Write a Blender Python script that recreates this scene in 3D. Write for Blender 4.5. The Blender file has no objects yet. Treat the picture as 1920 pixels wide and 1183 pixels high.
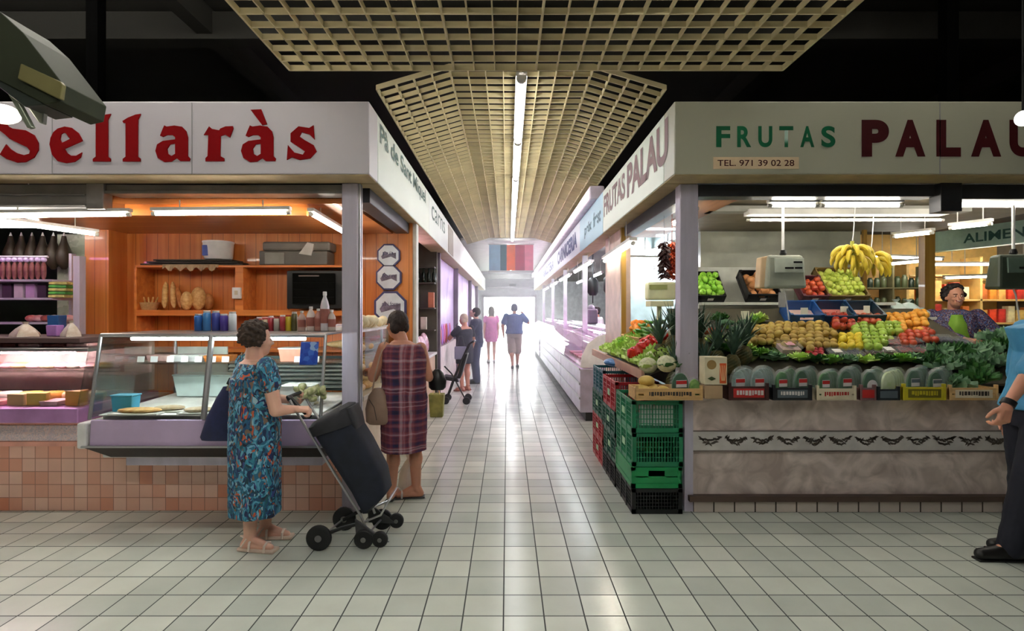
import bpy, bmesh, math, random
from mathutils import Vector, Matrix, Euler
R = random.Random(7)
PI = math.pi
sc = bpy.context.scene
COL = sc.collection
# ---------------- camera ----------------
F = 1025.0; CX = 951.0; CY = 585.0; H = 1.5
cd = bpy.data.cameras.new('camera'); cam = bpy.data.objects.new('camera', cd); COL.objects.link(cam)
cam.location = (0, 0, H); cam.rotation_euler = (PI/2, 0, 0)
cd.sensor_width = 36; cd.lens = F/1920*36; cd.shift_x = 9/1920; cd.shift_y = -6.5/1920
cd.clip_start = 0.05; cd.clip_end = 200
sc.camera = cam
# ---------------- world, daylight, exposure ----------------
w = bpy.data.worlds.new('world'); sc.world = w; w.use_nodes = True
bg = w.node_tree.nodes['Background']; bg.inputs[0].default_value = (0.93, 0.97, 1.0, 1); bg.inputs[1].default_value = 18.0
sc.view_settings.view_transform = 'Standard'; sc.view_settings.look = 'None'
sc.view_settings.exposure = 0.9; sc.view_settings.gamma = 1; sc.view_settings.use_curve_mapping = False
pl = bpy.data.lights.new('door_daylight', 'AREA'); pl.shape = 'RECTANGLE'; pl.size = 2.6; pl.size_y = 2.5
pl.cycles.is_portal = True
po = bpy.data.objects.new('door_daylight', pl); COL.objects.link(po); po.location = (0.1, 26.2, 1.2); po.rotation_euler = (-PI/2, 0, 0)
try:
    sc.cycles.use_denoising = True; sc.cycles.max_bounces = 6; sc.cycles.diffuse_bounces = 4; sc.cycles.glossy_bounces = 3
    sc.cycles.transmission_bounces = 6; sc.cycles.transparent_max_bounces = 12; sc.cycles.caustics_refractive = False; sc.cycles.caustics_reflective = False
    sc.cycles.sample_clamp_indirect = 6
except Exception: pass
TUBE = 22.0       # emission of the fluorescent tubes

def X(px, d): return (px-CX)*d/F
def Z(py, d): return H-(py-CY)*d/F
def W(px, py, d): return Vector((X(px, d), d, Z(py, d)))
# slope of the fruit display: z = .86+.45*(y-4.05)
def slope(y): return .86+.45*(y-4.05)
def S(px, py, h=0):
    dz = -(py-CY)/F
    y = (H-.86+.45*4.05-h)/(.45-dz)
    return Vector(((px-CX)/F*y, y, slope(y)+h))

# ---------------- materials ----------------
def lin(c):
    c = c/255 if c > 1 else c
    return c/12.92 if c <= 0.04045 else ((c+0.055)/1.055)**2.4
def rgb(c): return (lin(c[0]), lin(c[1]), lin(c[2]), 1)
MATS = {}
def mat(name, col, rough=.6, metal=0, var=.12, nscale=6, bump=0, col2=None, stretch=None, coat=0, alpha=None, spec=None):
    if name in MATS: return MATS[name]
    m = bpy.data.materials.new(name); m.use_nodes = True; MATS[name] = m
    nt = m.node_tree; N = nt.nodes; L = nt.links; b = N['Principled BSDF']
    tc = N.new('ShaderNodeTexCoord'); mp = N.new('ShaderNodeMapping'); L.new(tc.outputs['Object'], mp.inputs[0])
    if stretch: mp.inputs['Scale'].default_value = stretch
    nz = N.new('ShaderNodeTexNoise'); nz.inputs['Scale'].default_value = nscale; nz.inputs['Detail'].default_value = 4
    L.new(mp.outputs[0], nz.inputs['Vector'])
    c1 = rgb(col)
    if col2: a, c = c1, rgb(col2)
    else:
        a = tuple(min(1, v*(1+var)) for v in c1[:3])+(1,); c = tuple(v*(1-var) for v in c1[:3])+(1,)
    rp = N.new('ShaderNodeValToRGB'); rp.color_ramp.elements[0].color = a; rp.color_ramp.elements[1].color = c
    rp.color_ramp.elements[0].position = .35; rp.color_ramp.elements[1].position = .65
    L.new(nz.outputs[0], rp.inputs[0]); L.new(rp.outputs[0], b.inputs['Base Color'])
    b.inputs['Roughness'].default_value = rough; b.inputs['Metallic'].default_value = metal
    if coat: b.inputs['Coat Weight'].default_value = coat
    if alpha is not None: b.inputs['Alpha'].default_value = alpha
    if spec is not None: b.inputs['Specular IOR Level'].default_value = spec
    if bump:
        bp = N.new('ShaderNodeBump'); bp.inputs['Strength'].default_value = bump; bp.inputs['Distance'].default_value = .01
        L.new(nz.outputs[0], bp.inputs['Height']); L.new(bp.outputs[0], b.inputs['Normal'])
    return m
def emit(name, col, s):
    if name in MATS: return MATS[name]
    m = mat(name, col, .5)
    b = m.node_tree.nodes['Principled BSDF']; b.inputs['Emission Color'].default_value = rgb(col); b.inputs['Emission Strength'].default_value = s
    return m
def glass(name, tint=(250, 253, 252), refl=.10):
    if name in MATS: return MATS[name]
    m = bpy.data.materials.new(name); m.use_nodes = True; MATS[name] = m
    N = m.node_tree.nodes; L = m.node_tree.links; N.remove(N['Principled BSDF']); out = N['Material Output']
    t = N.new('ShaderNodeBsdfTransparent'); t.inputs[0].default_value = rgb(tint)
    g = N.new('ShaderNodeBsdfGlossy'); g.inputs['Roughness'].default_value = .03
    fr = N.new('ShaderNodeFresnel'); fr.inputs[0].default_value = 1.45
    ma = N.new('ShaderNodeMath'); ma.operation = 'MULTIPLY_ADD'; ma.inputs[1].default_value = .6; ma.inputs[2].default_value = refl*.1
    L.new(fr.outputs[0], ma.inputs[0])
    mx = N.new('ShaderNodeMixShader'); L.new(ma.outputs[0], mx.inputs[0]); L.new(t.outputs[0], mx.inputs[1]); L.new(g.outputs[0], mx.inputs[2])
    L.new(mx.outputs[0], out.inputs[0]); return m
def grid_mat(name, col, col2, grout, sx, sy, sz, ox, oy, oz, gw=.03, rough=.3, var=.5, bump=.3, coat=0):
    """tiles of size s* (None = that axis is not divided), one tone per tile"""
    m = bpy.data.materials.new(name); m.use_nodes = True; MATS[name] = m
    N = m.node_tree.nodes; L = m.node_tree.links; b = N['Principled BSDF']
    geo = N.new('ShaderNodeNewGeometry'); sep = N.new('ShaderNodeSeparateXYZ'); L.new(geo.outputs['Position'], sep.inputs[0])
    def M(op, a, bb=None, c=None):
        n = N.new('ShaderNodeMath'); n.operation = op
        for i, v in enumerate((a, bb, c)):
            if v is None: continue
            if isinstance(v, (int, float)): n.inputs[i].default_value = v
            else: L.new(v, n.inputs[i])
        return n.outputs[0]
    masks = []; cells = []
    for i, (s, o) in enumerate(((sx, ox), (sy, oy), (sz, oz))):
        if not s: continue
        t = M('DIVIDE', M('SUBTRACT', sep.outputs[i], o), s)
        f = M('FRACT', t); e = M('ABSOLUTE', M('SUBTRACT', f, .5))
        masks.append(M('GREATER_THAN', e, .5-gw/2)); cells.append(M('FLOOR', t))
    mk = masks[0] if len(masks) == 1 else M('MAXIMUM', masks[0], masks[1])
    cb = N.new('ShaderNodeCombineXYZ')
    for i, c in enumerate(cells): L.new(c, cb.inputs[i])
    wn = N.new('ShaderNodeTexWhiteNoise'); wn.noise_dimensions = '3D'; L.new(cb.outputs[0], wn.inputs[0])
    pw = M('POWER', wn.outputs[0], 1/var if var else 1)
    mx = N.new('ShaderNodeMix'); mx.data_type = 'RGBA'; mx.inputs['A'].default_value = rgb(col); mx.inputs['B'].default_value = rgb(col2)
    L.new(pw, mx.inputs['Factor'])
    nz = N.new('ShaderNodeTexNoise'); nz.inputs['Scale'].default_value = 3; nz.inputs['Detail'].default_value = 5; L.new(geo.outputs['Position'], nz.inputs['Vector'])
    mr = N.new('ShaderNodeMapRange'); mr.inputs['To Min'].default_value = .82; mr.inputs['To Max'].default_value = 1.12; L.new(nz.outputs[0], mr.inputs[0])
    vm = N.new('ShaderNodeVectorMath'); vm.operation = 'SCALE'; L.new(mx.outputs['Result'], vm.inputs[0]); L.new(mr.outputs[0], vm.inputs['Scale'])
    m2 = N.new('ShaderNodeMix'); m2.data_type = 'RGBA'; L.new(mk, m2.inputs['Factor']); L.new(vm.outputs[0], m2.inputs['A']); m2.inputs['B'].default_value = rgb(grout)
    L.new(m2.outputs['Result'], b.inputs['Base Color'])
    rr = M('MULTIPLY_ADD', mk, .6, rough); L.new(rr, b.inputs['Roughness'])
    if coat: b.inputs['Coat Weight'].default_value = coat
    if bump:
        bp = N.new('ShaderNodeBump'); bp.inputs['Strength'].default_value = bump; bp.inputs['Distance'].default_value = .004
        L.new(M('SUBTRACT', 1, mk), bp.inputs['Height']); L.new(bp.outputs[0], b.inputs['Normal'])
    return m
def wood_mat(name, c1, c2, rough=.4, axis=2, plank=.0):
    if name in MATS: return MATS[name]
    st = [14, 14, 14]; st[axis] = .9
    m = mat(name, c1, rough, nscale=1.0, col2=c2, stretch=tuple(st), bump=.05, coat=.2)
    nz = [n for n in m.node_tree.nodes if n.type == 'TEX_NOISE'][0]; nz.inputs['Detail'].default_value = 6; nz.inputs['Distortion'].default_value = .6
    if plank:
        N = m.node_tree.nodes; L = m.node_tree.links; b = N['Principled BSDF']
        src = b.inputs['Base Color'].links[0].from_socket
        geo = N.new('ShaderNodeNewGeometry'); sp = N.new('ShaderNodeSeparateXYZ'); L.new(geo.outputs['Position'], sp.inputs[0])
        d = N.new('ShaderNodeMath'); d.operation = 'DIVIDE'; d.inputs[1].default_value = plank; L.new(sp.outputs[0], d.inputs[0])
        f = N.new('ShaderNodeMath'); f.operation = 'FRACT'; L.new(d.outputs[0], f.inputs[0])
        g = N.new('ShaderNodeMath'); g.operation = 'LESS_THAN'; g.inputs[1].default_value = .04; L.new(f.outputs[0], g.inputs[0])
        mx = N.new('ShaderNodeMix'); mx.data_type = 'RGBA'; L.new(g.outputs[0], mx.inputs['Factor']); L.new(src, mx.inputs['A'])
        mx.inputs['B'].default_value = tuple(v*.35 for v in rgb(c2)[:3])+(1,)
        L.new(mx.outputs['Result'], b.inputs['Base Color'])
    return m
def voro_mat(name, cols, scale=20, rough=.6, stretch=None, distort=.0, feature='F1', bump=0):
    """patches of several colours (printed cloth, marble clouds, mixed food)"""
    if name in MATS: return MATS[name]
    m = bpy.data.materials.new(name); m.use_nodes = True; MATS[name] = m
    N = m.node_tree.nodes; L = m.node_tree.links; b = N['Principled BSDF']
    tc = N.new('ShaderNodeTexCoord'); mp = N.new('ShaderNodeMapping'); L.new(tc.outputs['Object'], mp.inputs[0])
    if stretch: mp.inputs['Scale'].default_value = stretch
    v = N.new('ShaderNodeTexVoronoi'); v.inputs['Scale'].default_value = scale
    if distort:
        nz = N.new('ShaderNodeTexNoise'); nz.inputs['Scale'].default_value = scale*.6; L.new(mp.outputs[0], nz.inputs['Vector'])
        vs = N.new('ShaderNodeVectorMath'); vs.operation = 'MULTIPLY_ADD'; vs.inputs[1].default_value = (distort,)*3
        L.new(nz.outputs['Color'], vs.inputs[0]); L.new(mp.outputs[0], vs.inputs[2]); L.new(vs.outputs[0], v.inputs['Vector'])
    else: L.new(mp.outputs[0], v.inputs['Vector'])
    sp = N.new('ShaderNodeSeparateColor'); L.new(v.outputs['Color'], sp.inputs[0])
    rp = N.new('ShaderNodeValToRGB'); rp.color_ramp.interpolation = 'CONSTANT'
    els = rp.color_ramp.elements
    while len(els) < len(cols): els.new(.5)
    for i, c in enumerate(cols): els[i].position = i/len(cols); els[i].color = rgb(c)
    L.new(sp.outputs[0], rp.inputs[0]); L.new(rp.outputs[0], b.inputs['Base Color']); b.inputs['Roughness'].default_value = rough
    if bump:
        bp = N.new('ShaderNodeBump'); bp.inputs['Strength'].default_value = bump; bp.inputs['Distance'].default_value = .01
        L.new(v.outputs['Distance'], bp.inputs['Height']); L.new(bp.outputs[0], b.inputs['Normal'])
    return m

def film_mat(name, col, a=.2, rough=.15):
    if name in MATS: return MATS[name]
    m = bpy.data.materials.new(name); m.use_nodes = True; MATS[name] = m
    N = m.node_tree.nodes; L = m.node_tree.links; b = N['Principled BSDF']; out = N['Material Output']
    b.inputs['Base Color'].default_value = rgb(col); b.inputs['Roughness'].default_value = rough
    t = N.new('ShaderNodeBsdfTransparent'); lw = N.new('ShaderNodeLayerWeight'); lw.inputs['Blend'].default_value = .35
    mr = N.new('ShaderNodeMapRange'); mr.inputs['To Min'].default_value = a; mr.inputs['To Max'].default_value = min(1, a+.3); L.new(lw.outputs['Facing'], mr.inputs[0])
    tc = N.new('ShaderNodeTexCoord'); nz = N.new('ShaderNodeTexNoise'); nz.inputs['Scale'].default_value = 14; L.new(tc.outputs['Object'], nz.inputs['Vector'])
    bp = N.new('ShaderNodeBump'); bp.inputs['Strength'].default_value = .5; bp.inputs['Distance'].default_value = .01; L.new(nz.outputs[0], bp.inputs['Height']); L.new(bp.outputs[0], b.inputs['Normal'])
    mx = N.new('ShaderNodeMixShader'); L.new(mr.outputs[0], mx.inputs[0]); L.new(t.outputs[0], mx.inputs[1]); L.new(b.outputs[0], mx.inputs[2]); L.new(mx.outputs[0], out.inputs[0]); return m

# ---------------- mesh building ----------------
class MB:
    def __init__(s): s.v = []; s.f = []
    def add(s, vs, fs):
        o = len(s.v); s.v += [tuple(v) for v in vs]; s.f += [tuple(i+o for i in f) for f in fs]; return s
    def box(s, x0, x1, y0, y1, z0, z1):
        vs = [(x, y, z) for x in (x0, x1) for y in (y0, y1) for z in (z0, z1)]
        return s.add(vs, [(0, 1, 3, 2), (4, 6, 7, 5), (0, 4, 5, 1), (2, 3, 7, 6), (0, 2, 6, 4), (1, 5, 7, 3)])
    def obox(s, c, size, rot=(0, 0, 0)):
        M = Matrix.Translation(c) @ Euler(rot).to_matrix().to_4x4()
        h = [k/2 for k in size]
        vs = [M @ Vector((x, y, z)) for x in (-h[0], h[0]) for y in (-h[1], h[1]) for z in (-h[2], h[2])]
        return s.add(vs, [(0, 1, 3, 2), (4, 6, 7, 5), (0, 4, 5, 1), (2, 3, 7, 6), (0, 2, 6, 4), (1, 5, 7, 3)])
    def hexa(s, p):  # 8 points: bottom 4 then top 4
        return s.add(p, [(0, 3, 2, 1), (4, 5, 6, 7), (0, 1, 5, 4), (1, 2, 6, 5), (2, 3, 7, 6), (3, 0, 4, 7)])
    def rings(s, rs, caps=True):
        n = len(rs[0]); vs = [p for r in rs for p in r]; fs = []
        for i in range(len(rs)-1):
            for j in range(n):
                k = (j+1) % n; fs.append((i*n+j, i*n+k, (i+1)*n+k, (i+1)*n+j))
        if caps: fs.append(tuple(range(n-1, -1, -1))); fs.append(tuple((len(rs)-1)*n+j for j in range(n)))
        return s.add(vs, fs)
    def cone(s, p0, p1, r0, r1=None, n=12):
        r1 = r0 if r1 is None else r1; p0 = Vector(p0); p1 = Vector(p1); q = (p1-p0).to_track_quat('Z', 'Y')
        rs = [[p+q @ Vector((r*math.cos(2*PI*j/n), r*math.sin(2*PI*j/n), 0)) for j in range(n)] for p, r in ((p0, r0), (p1, r1))]
        return s.rings(rs)
    def tube(s, pts, r, n=8):
        pts = [Vector(p) for p in pts]; rs = []; rr = r if isinstance(r, (list, tuple)) else [r]*len(pts)
        up = Vector((0, 0, 1)); prev = None
        for i, p in enumerate(pts):
            t = (pts[min(i+1, len(pts)-1)]-pts[max(i-1, 0)]).normalized()
            if prev is None:
                a = t.cross(up) if abs(t.z) < .95 else t.cross(Vector((1, 0, 0)))
            else: a = prev-t*prev.dot(t)
            a.normalize(); prev = a; b = t.cross(a)
            rs.append([p+a*rr[i]*math.cos(2*PI*j/n)+b*rr[i]*math.sin(2*PI*j/n) for j in range(n)])
        return s.rings(rs)
    def ell(s, c, r, rot=None, nu=14, nv=9):
        c = Vector(c); r = (r, r, r) if isinstance(r, (int, float)) else r
        M = Euler(rot).to_matrix() if rot else Matrix.Identity(3)
        vs = [c+M @ Vector((0, 0, -r[2]))]
        for i in range(1, nv):
            a = -PI/2+PI*i/nv
            for j in range(nu):
                b = 2*PI*j/nu; vs.append(c+M @ Vector((r[0]*math.cos(a)*math.cos(b), r[1]*math.cos(a)*math.sin(b), r[2]*math.sin(a))))
        vs.append(c+M @ Vector((0, 0, r[2]))); fs = []
        for j in range(nu):
            k = (j+1) % nu; fs.append((0, 1+k, 1+j)); fs.append((len(vs)-1, len(vs)-1-nu+j, len(vs)-1-nu+k))
            for i in range(nv-2): fs.append((1+i*nu+j, 1+i*nu+k, 1+(i+1)*nu+k, 1+(i+1)*nu+j))
        return s.add(vs, fs)
    def lathe(s, prof, c=(0, 0, 0), n=16, axis='Z', lob=0, k=4):
        c = Vector(c); rs = []
        for r, h in prof:
            ring = []
            for j in range(n):
                a = 2*PI*j/n; q = r*(1+lob*math.cos(k*a)); x, y = q*math.cos(a), q*math.sin(a)
                ring.append(c+Vector({'Z': (x, y, h), 'Y': (x, h, -y), 'X': (h, x, y)}[axis]))
            rs.append(ring)
        return s.rings(rs)
    def prism(s, poly, c, u, v, depth):
        """polygon of (a,b) in plane c+a*u+b*v, extruded by depth vector"""
        c = Vector(c); u = Vector(u); v = Vector(v); dv = Vector(depth)
        a = [c+u*p[0]+v*p[1] for p in poly]; b = [p+dv for p in a]; n = len(a)
        return s.add(a+b, [tuple(range(n-1, -1, -1)), tuple(range(n, 2*n))]+[(j, (j+1) % n, n+(j+1) % n, n+j) for j in range(n)])
    def limb(s, pts, rad, n=12):
        for i in range(len(pts)-1):
            s.cone(pts[i], pts[i+1], rad[i], rad[i+1], n)
        for p, r in zip(pts, rad): s.ell(p, r, nu=12, nv=8)
        return s
def col_to(o, parent):
    COL.objects.link(o)
    if parent is not None: o.parent = parent
def tag(o, label=None, cat=None, group=None, kind=None):
    if label: o['label'] = label
    if cat: o['category'] = cat
    if group: o['group'] = group
    if kind: o['kind'] = kind
    return o
def mk(name, mb, material, parent=None, smooth=False, bevel=0, label=None, rel=True):
    """one mesh object; when parent is an empty with a location, coordinates are world ones and are made local"""
    me = bpy.data.meshes.new(name)
    off = wpos(parent) if (parent is not None and rel) else Vector((0, 0, 0))
    me.from_pydata([tuple(Vector(v)-off) for v in mb.v], [], mb.f)
    bm = bmesh.new(); bm.from_mesh(me); bmesh.ops.recalc_face_normals(bm, faces=bm.faces)
    if smooth:
        for f in bm.faces: f.smooth = True
        for e in bm.edges:
            if len(e.link_faces) == 2 and e.calc_face_angle(0) > .75: e.smooth = False
    bm.to_mesh(me); bm.free()
    if material: me.materials.append(material)
    o = bpy.data.objects.new(name, me); col_to(o, parent)
    if bevel:
        b = o.modifiers.new('b', 'BEVEL'); b.width = bevel; b.segments = 2; b.limit_method = 'ANGLE'; b.angle_limit = .6
    if label: o['label'] = label
    return o
def wpos(o):
    p = Vector((0, 0, 0))
    while o is not None: p += o.location; o = o.parent
    return p
def thing(name, label, cat, loc, group=None):
    o = bpy.data.objects.new(name, None); COL.objects.link(o); o.location = loc; o.empty_display_size = .1
    return tag(o, label, cat, group)
def solid(name, mb, material, label, cat, group=None, **k):
    """a thing that is one mesh; origin moved to its base"""
    xs = [v[0] for v in mb.v]; ys = [v[1] for v in mb.v]; zs = [v[2] for v in mb.v]
    c = Vector(((min(xs)+max(xs))/2, (min(ys)+max(ys))/2, min(zs)))
    mb.v = [tuple(Vector(v)-c) for v in mb.v]
    o = mk(name, mb, material, **k); o.location = c
    return tag(o, label, cat, group)
def struct(name, mb, material, parent=None, **k):
    o = mk(name, mb, material, parent, **k); o['kind'] = 'structure'; return o
KIDS = {}
def dup(o, loc, rot=(0, 0, 0), scale=1, label=None, group=None):
    c = o.copy(); COL.objects.link(c); c.location = loc; c.rotation_euler = rot
    c.scale = (scale,)*3 if isinstance(scale, (int, float)) else scale
    if label: c['label'] = label
    if group: c['group'] = group
    for ch in o.children:
        if ch.parent is o:
            d = ch.copy(); COL.objects.link(d); d.parent = c
            for g in ch.children:
                e = g.copy(); COL.objects.link(e); e.parent = d
    return c
bpy.context.view_layer.update()
def text(name, s, material, pos, ux, height, width=None, parent=None, ext=.003, bold=0, up=(0, 0, 1), space=1.0, thing_tag=None):
    """lettering: pos = lower left corner, ux = reading direction"""
    cu = bpy.data.curves.new(name, 'FONT'); cu.body = s; cu.size = 1; cu.extrude = 0; cu.offset = bold; cu.space_character = space
    o = bpy.data.objects.new(name, cu); COL.objects.link(o)
    bpy.context.view_layer.update()
    bb = [Vector(b) for b in o.bound_box]; x0 = min(b.x for b in bb); x1 = max(b.x for b in bb); y0 = min(b.y for b in bb); y1 = max(b.y for b in bb)
    sy = height/(y1-y0); sx = width/(x1-x0) if width else sy
    me = bpy.data.meshes.new_from_object(o); bpy.data.objects.remove(o)
    ux = Vector(ux).normalized(); up = Vector(up); n = ux.cross(up)
    off = wpos(parent) if parent is not None else Vector((0, 0, 0))
    for v in me.vertices:
        p = Vector(pos)+ux*((v.co.x-x0)*sx)+up*((v.co.y-y0)*sy)+n*ext
        v.co = p-off
    me.materials.clear(); me.materials.append(material)
    o = bpy.data.objects.new(name, me); col_to(o, parent); return o
# ================= SETTING =================
white = mat('white_paint', (225, 228, 222), .6)
steel = mat('brushed_steel', (188, 186, 190), .33, .85, .08, 20, stretch=(1, 1, .1))
alu = mat('aluminium', (190, 190, 192), .3, .9, .05)
dark = mat('dark_metal', (40, 40, 40), .5, .3)
black = mat('black_plastic', (16, 16, 18), .4)
clear = glass('clear_glass')
tube_w = emit('tube_white', (255, 250, 236), TUBE)
tube_c = emit('tube_cool', (240, 248, 255), TUBE)
tube_p = emit('tube_pink', (240, 150, 235), TUBE*.8)
floor_m = grid_mat('floor_tiles', (214, 218, 206), (188, 194, 184), (58, 62, 60), .2, .2, None, -.0184, 2.698, 0, .035, .2, 1.2, .25)
struct('floor', MB().box(-9, 9, -3, 26, -.1, 0), floor_m)
dark_c = mat('dark_ceiling', (30, 29, 25), .9, nscale=2)
struct('ceiling', MB().box(-9, 9, -3, 26.2, 4.6, 4.7), dark_c)
for x in (-6.2, -3.1, 3.1, 6.2): struct('trim_beam', MB().box(x-.08, x+.08, -3, 26, 4.35, 4.6), dark_c)
struct('trim_beam', MB().box(-9, 9, 5.6, 5.8, 4.3, 4.58), dark_c)
struct('wall_back', MB().box(-9, 9, -3.1, -3, 0, 4.6), mat('hall_wall', (120, 118, 110), .8))
struct('wall_left', MB().box(-9.1, -9, -3, 26, 0, 4.6), MATS['hall_wall'])
struct('wall_right', MB().box(9, 9.1, -3, 26, 0, 4.6), MATS['hall_wall'])
far = mat('far_wall_white', (232, 236, 238), .6)
f = MB(); f.box(-9, -1.15, 26, 26.15, 0, 4.6); f.box(1.35, 9, 26, 26.15, 0, 4.6); f.box(-1.15, 1.35, 26, 26.15, 2.25, 4.6)
struct('wall_far', f, far)
d = struct('door_1', MB().box(-1.15, 1.35, 25.94, 25.99, 2.2, 2.32).box(-1.2, -1.1, 25.94, 25.99, 0, 2.32).box(1.3, 1.4, 25.94, 25.99, 0, 2.32), alu)
struct('trim_1', MB().box(-1.2, 1.4, 25.9, 26, 2.62, 2.68), alu)
struct('trim_2', MB().box(-1.2, 1.4, 24.6, 24.7, 3.0, 3.2), mat('grey_beam', (150, 152, 148), .6))
struct('floor_outside', MB().box(-12, 12, 26.15, 45, -.12, -.02), mat('pavement', (200, 200, 196), .8))
# dark hangers behind the signs
for x in (X(180, 4.7), X(1778, 4.7)):
    struct('trim_hanger', MB().box(x-.05, x+.05, 4.65, 4.75, 2.9, 4.6), mat('black_steel', (4, 4, 4), 1, spec=0))
# roofs of the stall blocks (dark, above the signs)
roof_m = mat('stall_roof', (48, 44, 38), .9)
struct('ceiling_left_stalls', MB().box(-9, -1.25, 4.2, 24.4, 2.86, 2.92), roof_m)
struct('ceiling_right_stalls', MB().box(1.45, 9, 4.2, 24.4, 2.86, 2.92), roof_m)

# ---------- suspended grid ceilings ----------
grid_m = mat('cream_slats', (205, 190, 148), .6, var=.1, nscale=3)
def slat_grid(name, xs, y0, y1, zf, pitch, h=.038, t=.007):
    m = MB()
    for i, x in enumerate(xs):
        tt = t*1.7 if i % 4 == 0 else t
        m.box(x-tt/2, x+tt/2, y0, y1, zf(x), zf(x)+h)
    n = int(round((y1-y0)/pitch))
    for k in range(n+1):
        y = y0+(y1-y0)*k/n
        tt = t*1.7 if k in (0, n) or k % 8 == 0 else t
        for a, b in zip(xs[:-1], xs[1:]):
            za, zb = zf(a), zf(b)
            m.hexa([(a, y-tt/2, za), (b, y-tt/2, zb), (b, y+tt/2, zb), (a, y+tt/2, za),
                    (a, y-tt/2, za+h), (b, y-tt/2, zb+h), (b, y+tt/2, zb+h), (a, y+tt/2, za+h)])
    return struct(name, m, grid_m)
xs = [-1.525+3.455*i/24 for i in range(25)]
slat_grid('ceiling_grid_front', xs, -.95, 3.83, lambda x: 3.19, .1445)
xa = [-1.02+2.26*i/16 for i in range(17)]
def zvault(x):
    x = x-.11
    return 3.4-max(0, abs(x)-.565)/.565*.165
slat_grid('ceiling_grid_aisle', xa, 4.27, 14.0, zvault, .141)
# plain white panel that closes the ceiling of the far end
struct('ceiling_far_end', MB().box(-1.2, 1.45, 14.05, 24.6, 3.34, 3.4), white)
# ---------- shop signs ----------
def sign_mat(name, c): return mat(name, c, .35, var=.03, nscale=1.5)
sgL_dim = sign_mat('sign_face_left_dim', (196, 189, 196)); sgR_dim = sign_mat('sign_face_right_dim', (172, 170, 150)); under = mat('sign_underside', (170, 150, 112), .7)  # front sign colours lowered to stand for dim light, the right one more
seam = mat('seam', (150, 148, 150), .6)
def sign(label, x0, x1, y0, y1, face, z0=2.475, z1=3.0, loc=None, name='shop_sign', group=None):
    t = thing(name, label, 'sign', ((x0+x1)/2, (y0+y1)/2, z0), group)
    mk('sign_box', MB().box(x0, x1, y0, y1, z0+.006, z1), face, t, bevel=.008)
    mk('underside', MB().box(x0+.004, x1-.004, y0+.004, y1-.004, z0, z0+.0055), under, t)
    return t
T = sign('long white sign box with red Sellaràs lettering over the bakery', -8.9, -.983, 3.89, 4.15, sgL_dim)
for px in (360, 98): mk('seam', MB().box(X(px, 3.89)-.003, X(px, 3.89)+.003, 3.887, 3.8895, 2.48, 2.99), seam, T)
red = mat('red_vinyl', (132, 0, 6), .6, var=.04, spec=.1)
def zx(p, dx=0): return ((p[0]+dx)/3.696, 160+p[1]/3.696)
GL = {
 'S': ([(35, 340), (-30, 290), (-50, 240), (-20, 195), (60, 170), (150, 180), (190, 215), (150, 235), (100, 215), (40, 215), (30, 245), (60, 285), (90, 300), (180, 312), (240, 345), (268, 400), (268, 450), (238, 500), (180, 532), (120, 536), (50, 512), (0, 480), (45, 408), (75, 442), (120, 470), (170, 484), (205, 474), (210, 455), (190, 430), (130, 402), (70, 372)], None, 0),
 'e': ([(345, 410), (352, 365), (372, 325), (402, 300), (450, 286), (500, 295), (545, 330), (575, 385), (450, 440), (468, 470), (495, 488), (530, 488), (570, 465), (560, 500), (520, 530), (460, 540), (400, 525), (362, 480)], [(425, 340), (440, 330), (458, 332), (486, 372), (430, 400), (418, 375)], 0),
 'l': ([(643, 248), (680, 225), (735, 203), (770, 198), (750, 240), (750, 495), (768, 508), (768, 528), (645, 528), (645, 510), (665, 495), (665, 262), (650, 262)], None, 0),
 'a': ([(1110, 350), (1126, 310), (1140, 278), (1158, 286), (1210, 279), (1262, 287), (1292, 318), (1303, 360), (1303, 490), (1320, 508), (1315, 525), (1250, 525), (1225, 505), (1190, 528), (1140, 532), (1095, 505), (1078, 455), (1090, 410), (1130, 385), (1215, 375), (1215, 360), (1195, 345), (1160, 345), (1130, 358)], [(1215, 405), (1180, 410), (1160, 440), (1165, 475), (1190, 490), (1215, 475)], 0),
 'r': ([(1413, 345), (1450, 285), (1470, 302), (1520, 312), (1528, 300), (1565, 285), (1615, 283), (1618, 300), (1595, 362), (1560, 342), (1530, 352), (1528, 490), (1555, 505), (1555, 526), (1425, 526), (1425, 505), (1440, 490), (1445, 345)], None, 0)}
sS = [(545, 250), (560, 237), (580, 240), (588, 235), (590, 262), (580, 252), (566, 248), (562, 256), (572, 263), (588, 272), (594, 284), (582, 297), (562, 300), (547, 295), (538, 300), (540, 272), (552, 286), (568, 290), (572, 284), (560, 276), (545, 266)]
acc = [(470, 206), (490, 205), (501, 233), (492, 235)]
def glyph(polys, name='lettering'):
    cu = bpy.data.curves.new(name, 'CURVE'); cu.dimensions = '2D'; cu.fill_mode = 'BOTH'; cu.extrude = .004
    for poly in polys:
        sp = cu.splines.new('POLY'); sp.points.add(len(poly)-1); sp.use_cyclic_u = True
        for i, (a, b) in enumerate(poly): sp.points[i].co = (X(a, 3.885), Z(b, 3.885), 0, 1)
    o = bpy.data.objects.new(name, cu); COL.objects.link(o); bpy.context.view_layer.update()
    me = bpy.data.meshes.new_from_object(o); bpy.data.objects.remove(o)
    off = T.location
    for v in me.vertices: v.co = Vector((v.co.x, 3.885+v.co.z, v.co.y))-off
    me.materials.clear(); me.materials.append(red)
    o = bpy.data.objects.new(name, me); col_to(o, T); return o
for key, dx in (('S', 0), ('e', 0), ('l', 0), ('l', 207), ('a', 0), ('r', 0), ('a', 593)):
    o_, h_, _ = GL[key]; ps = [[zx(p, dx) for p in o_]]
    if h_: ps.append([zx(p, dx) for p in h_])
    if key == 'a' and dx: ps.append(acc)
    glyph(ps)
glyph([sS])
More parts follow.
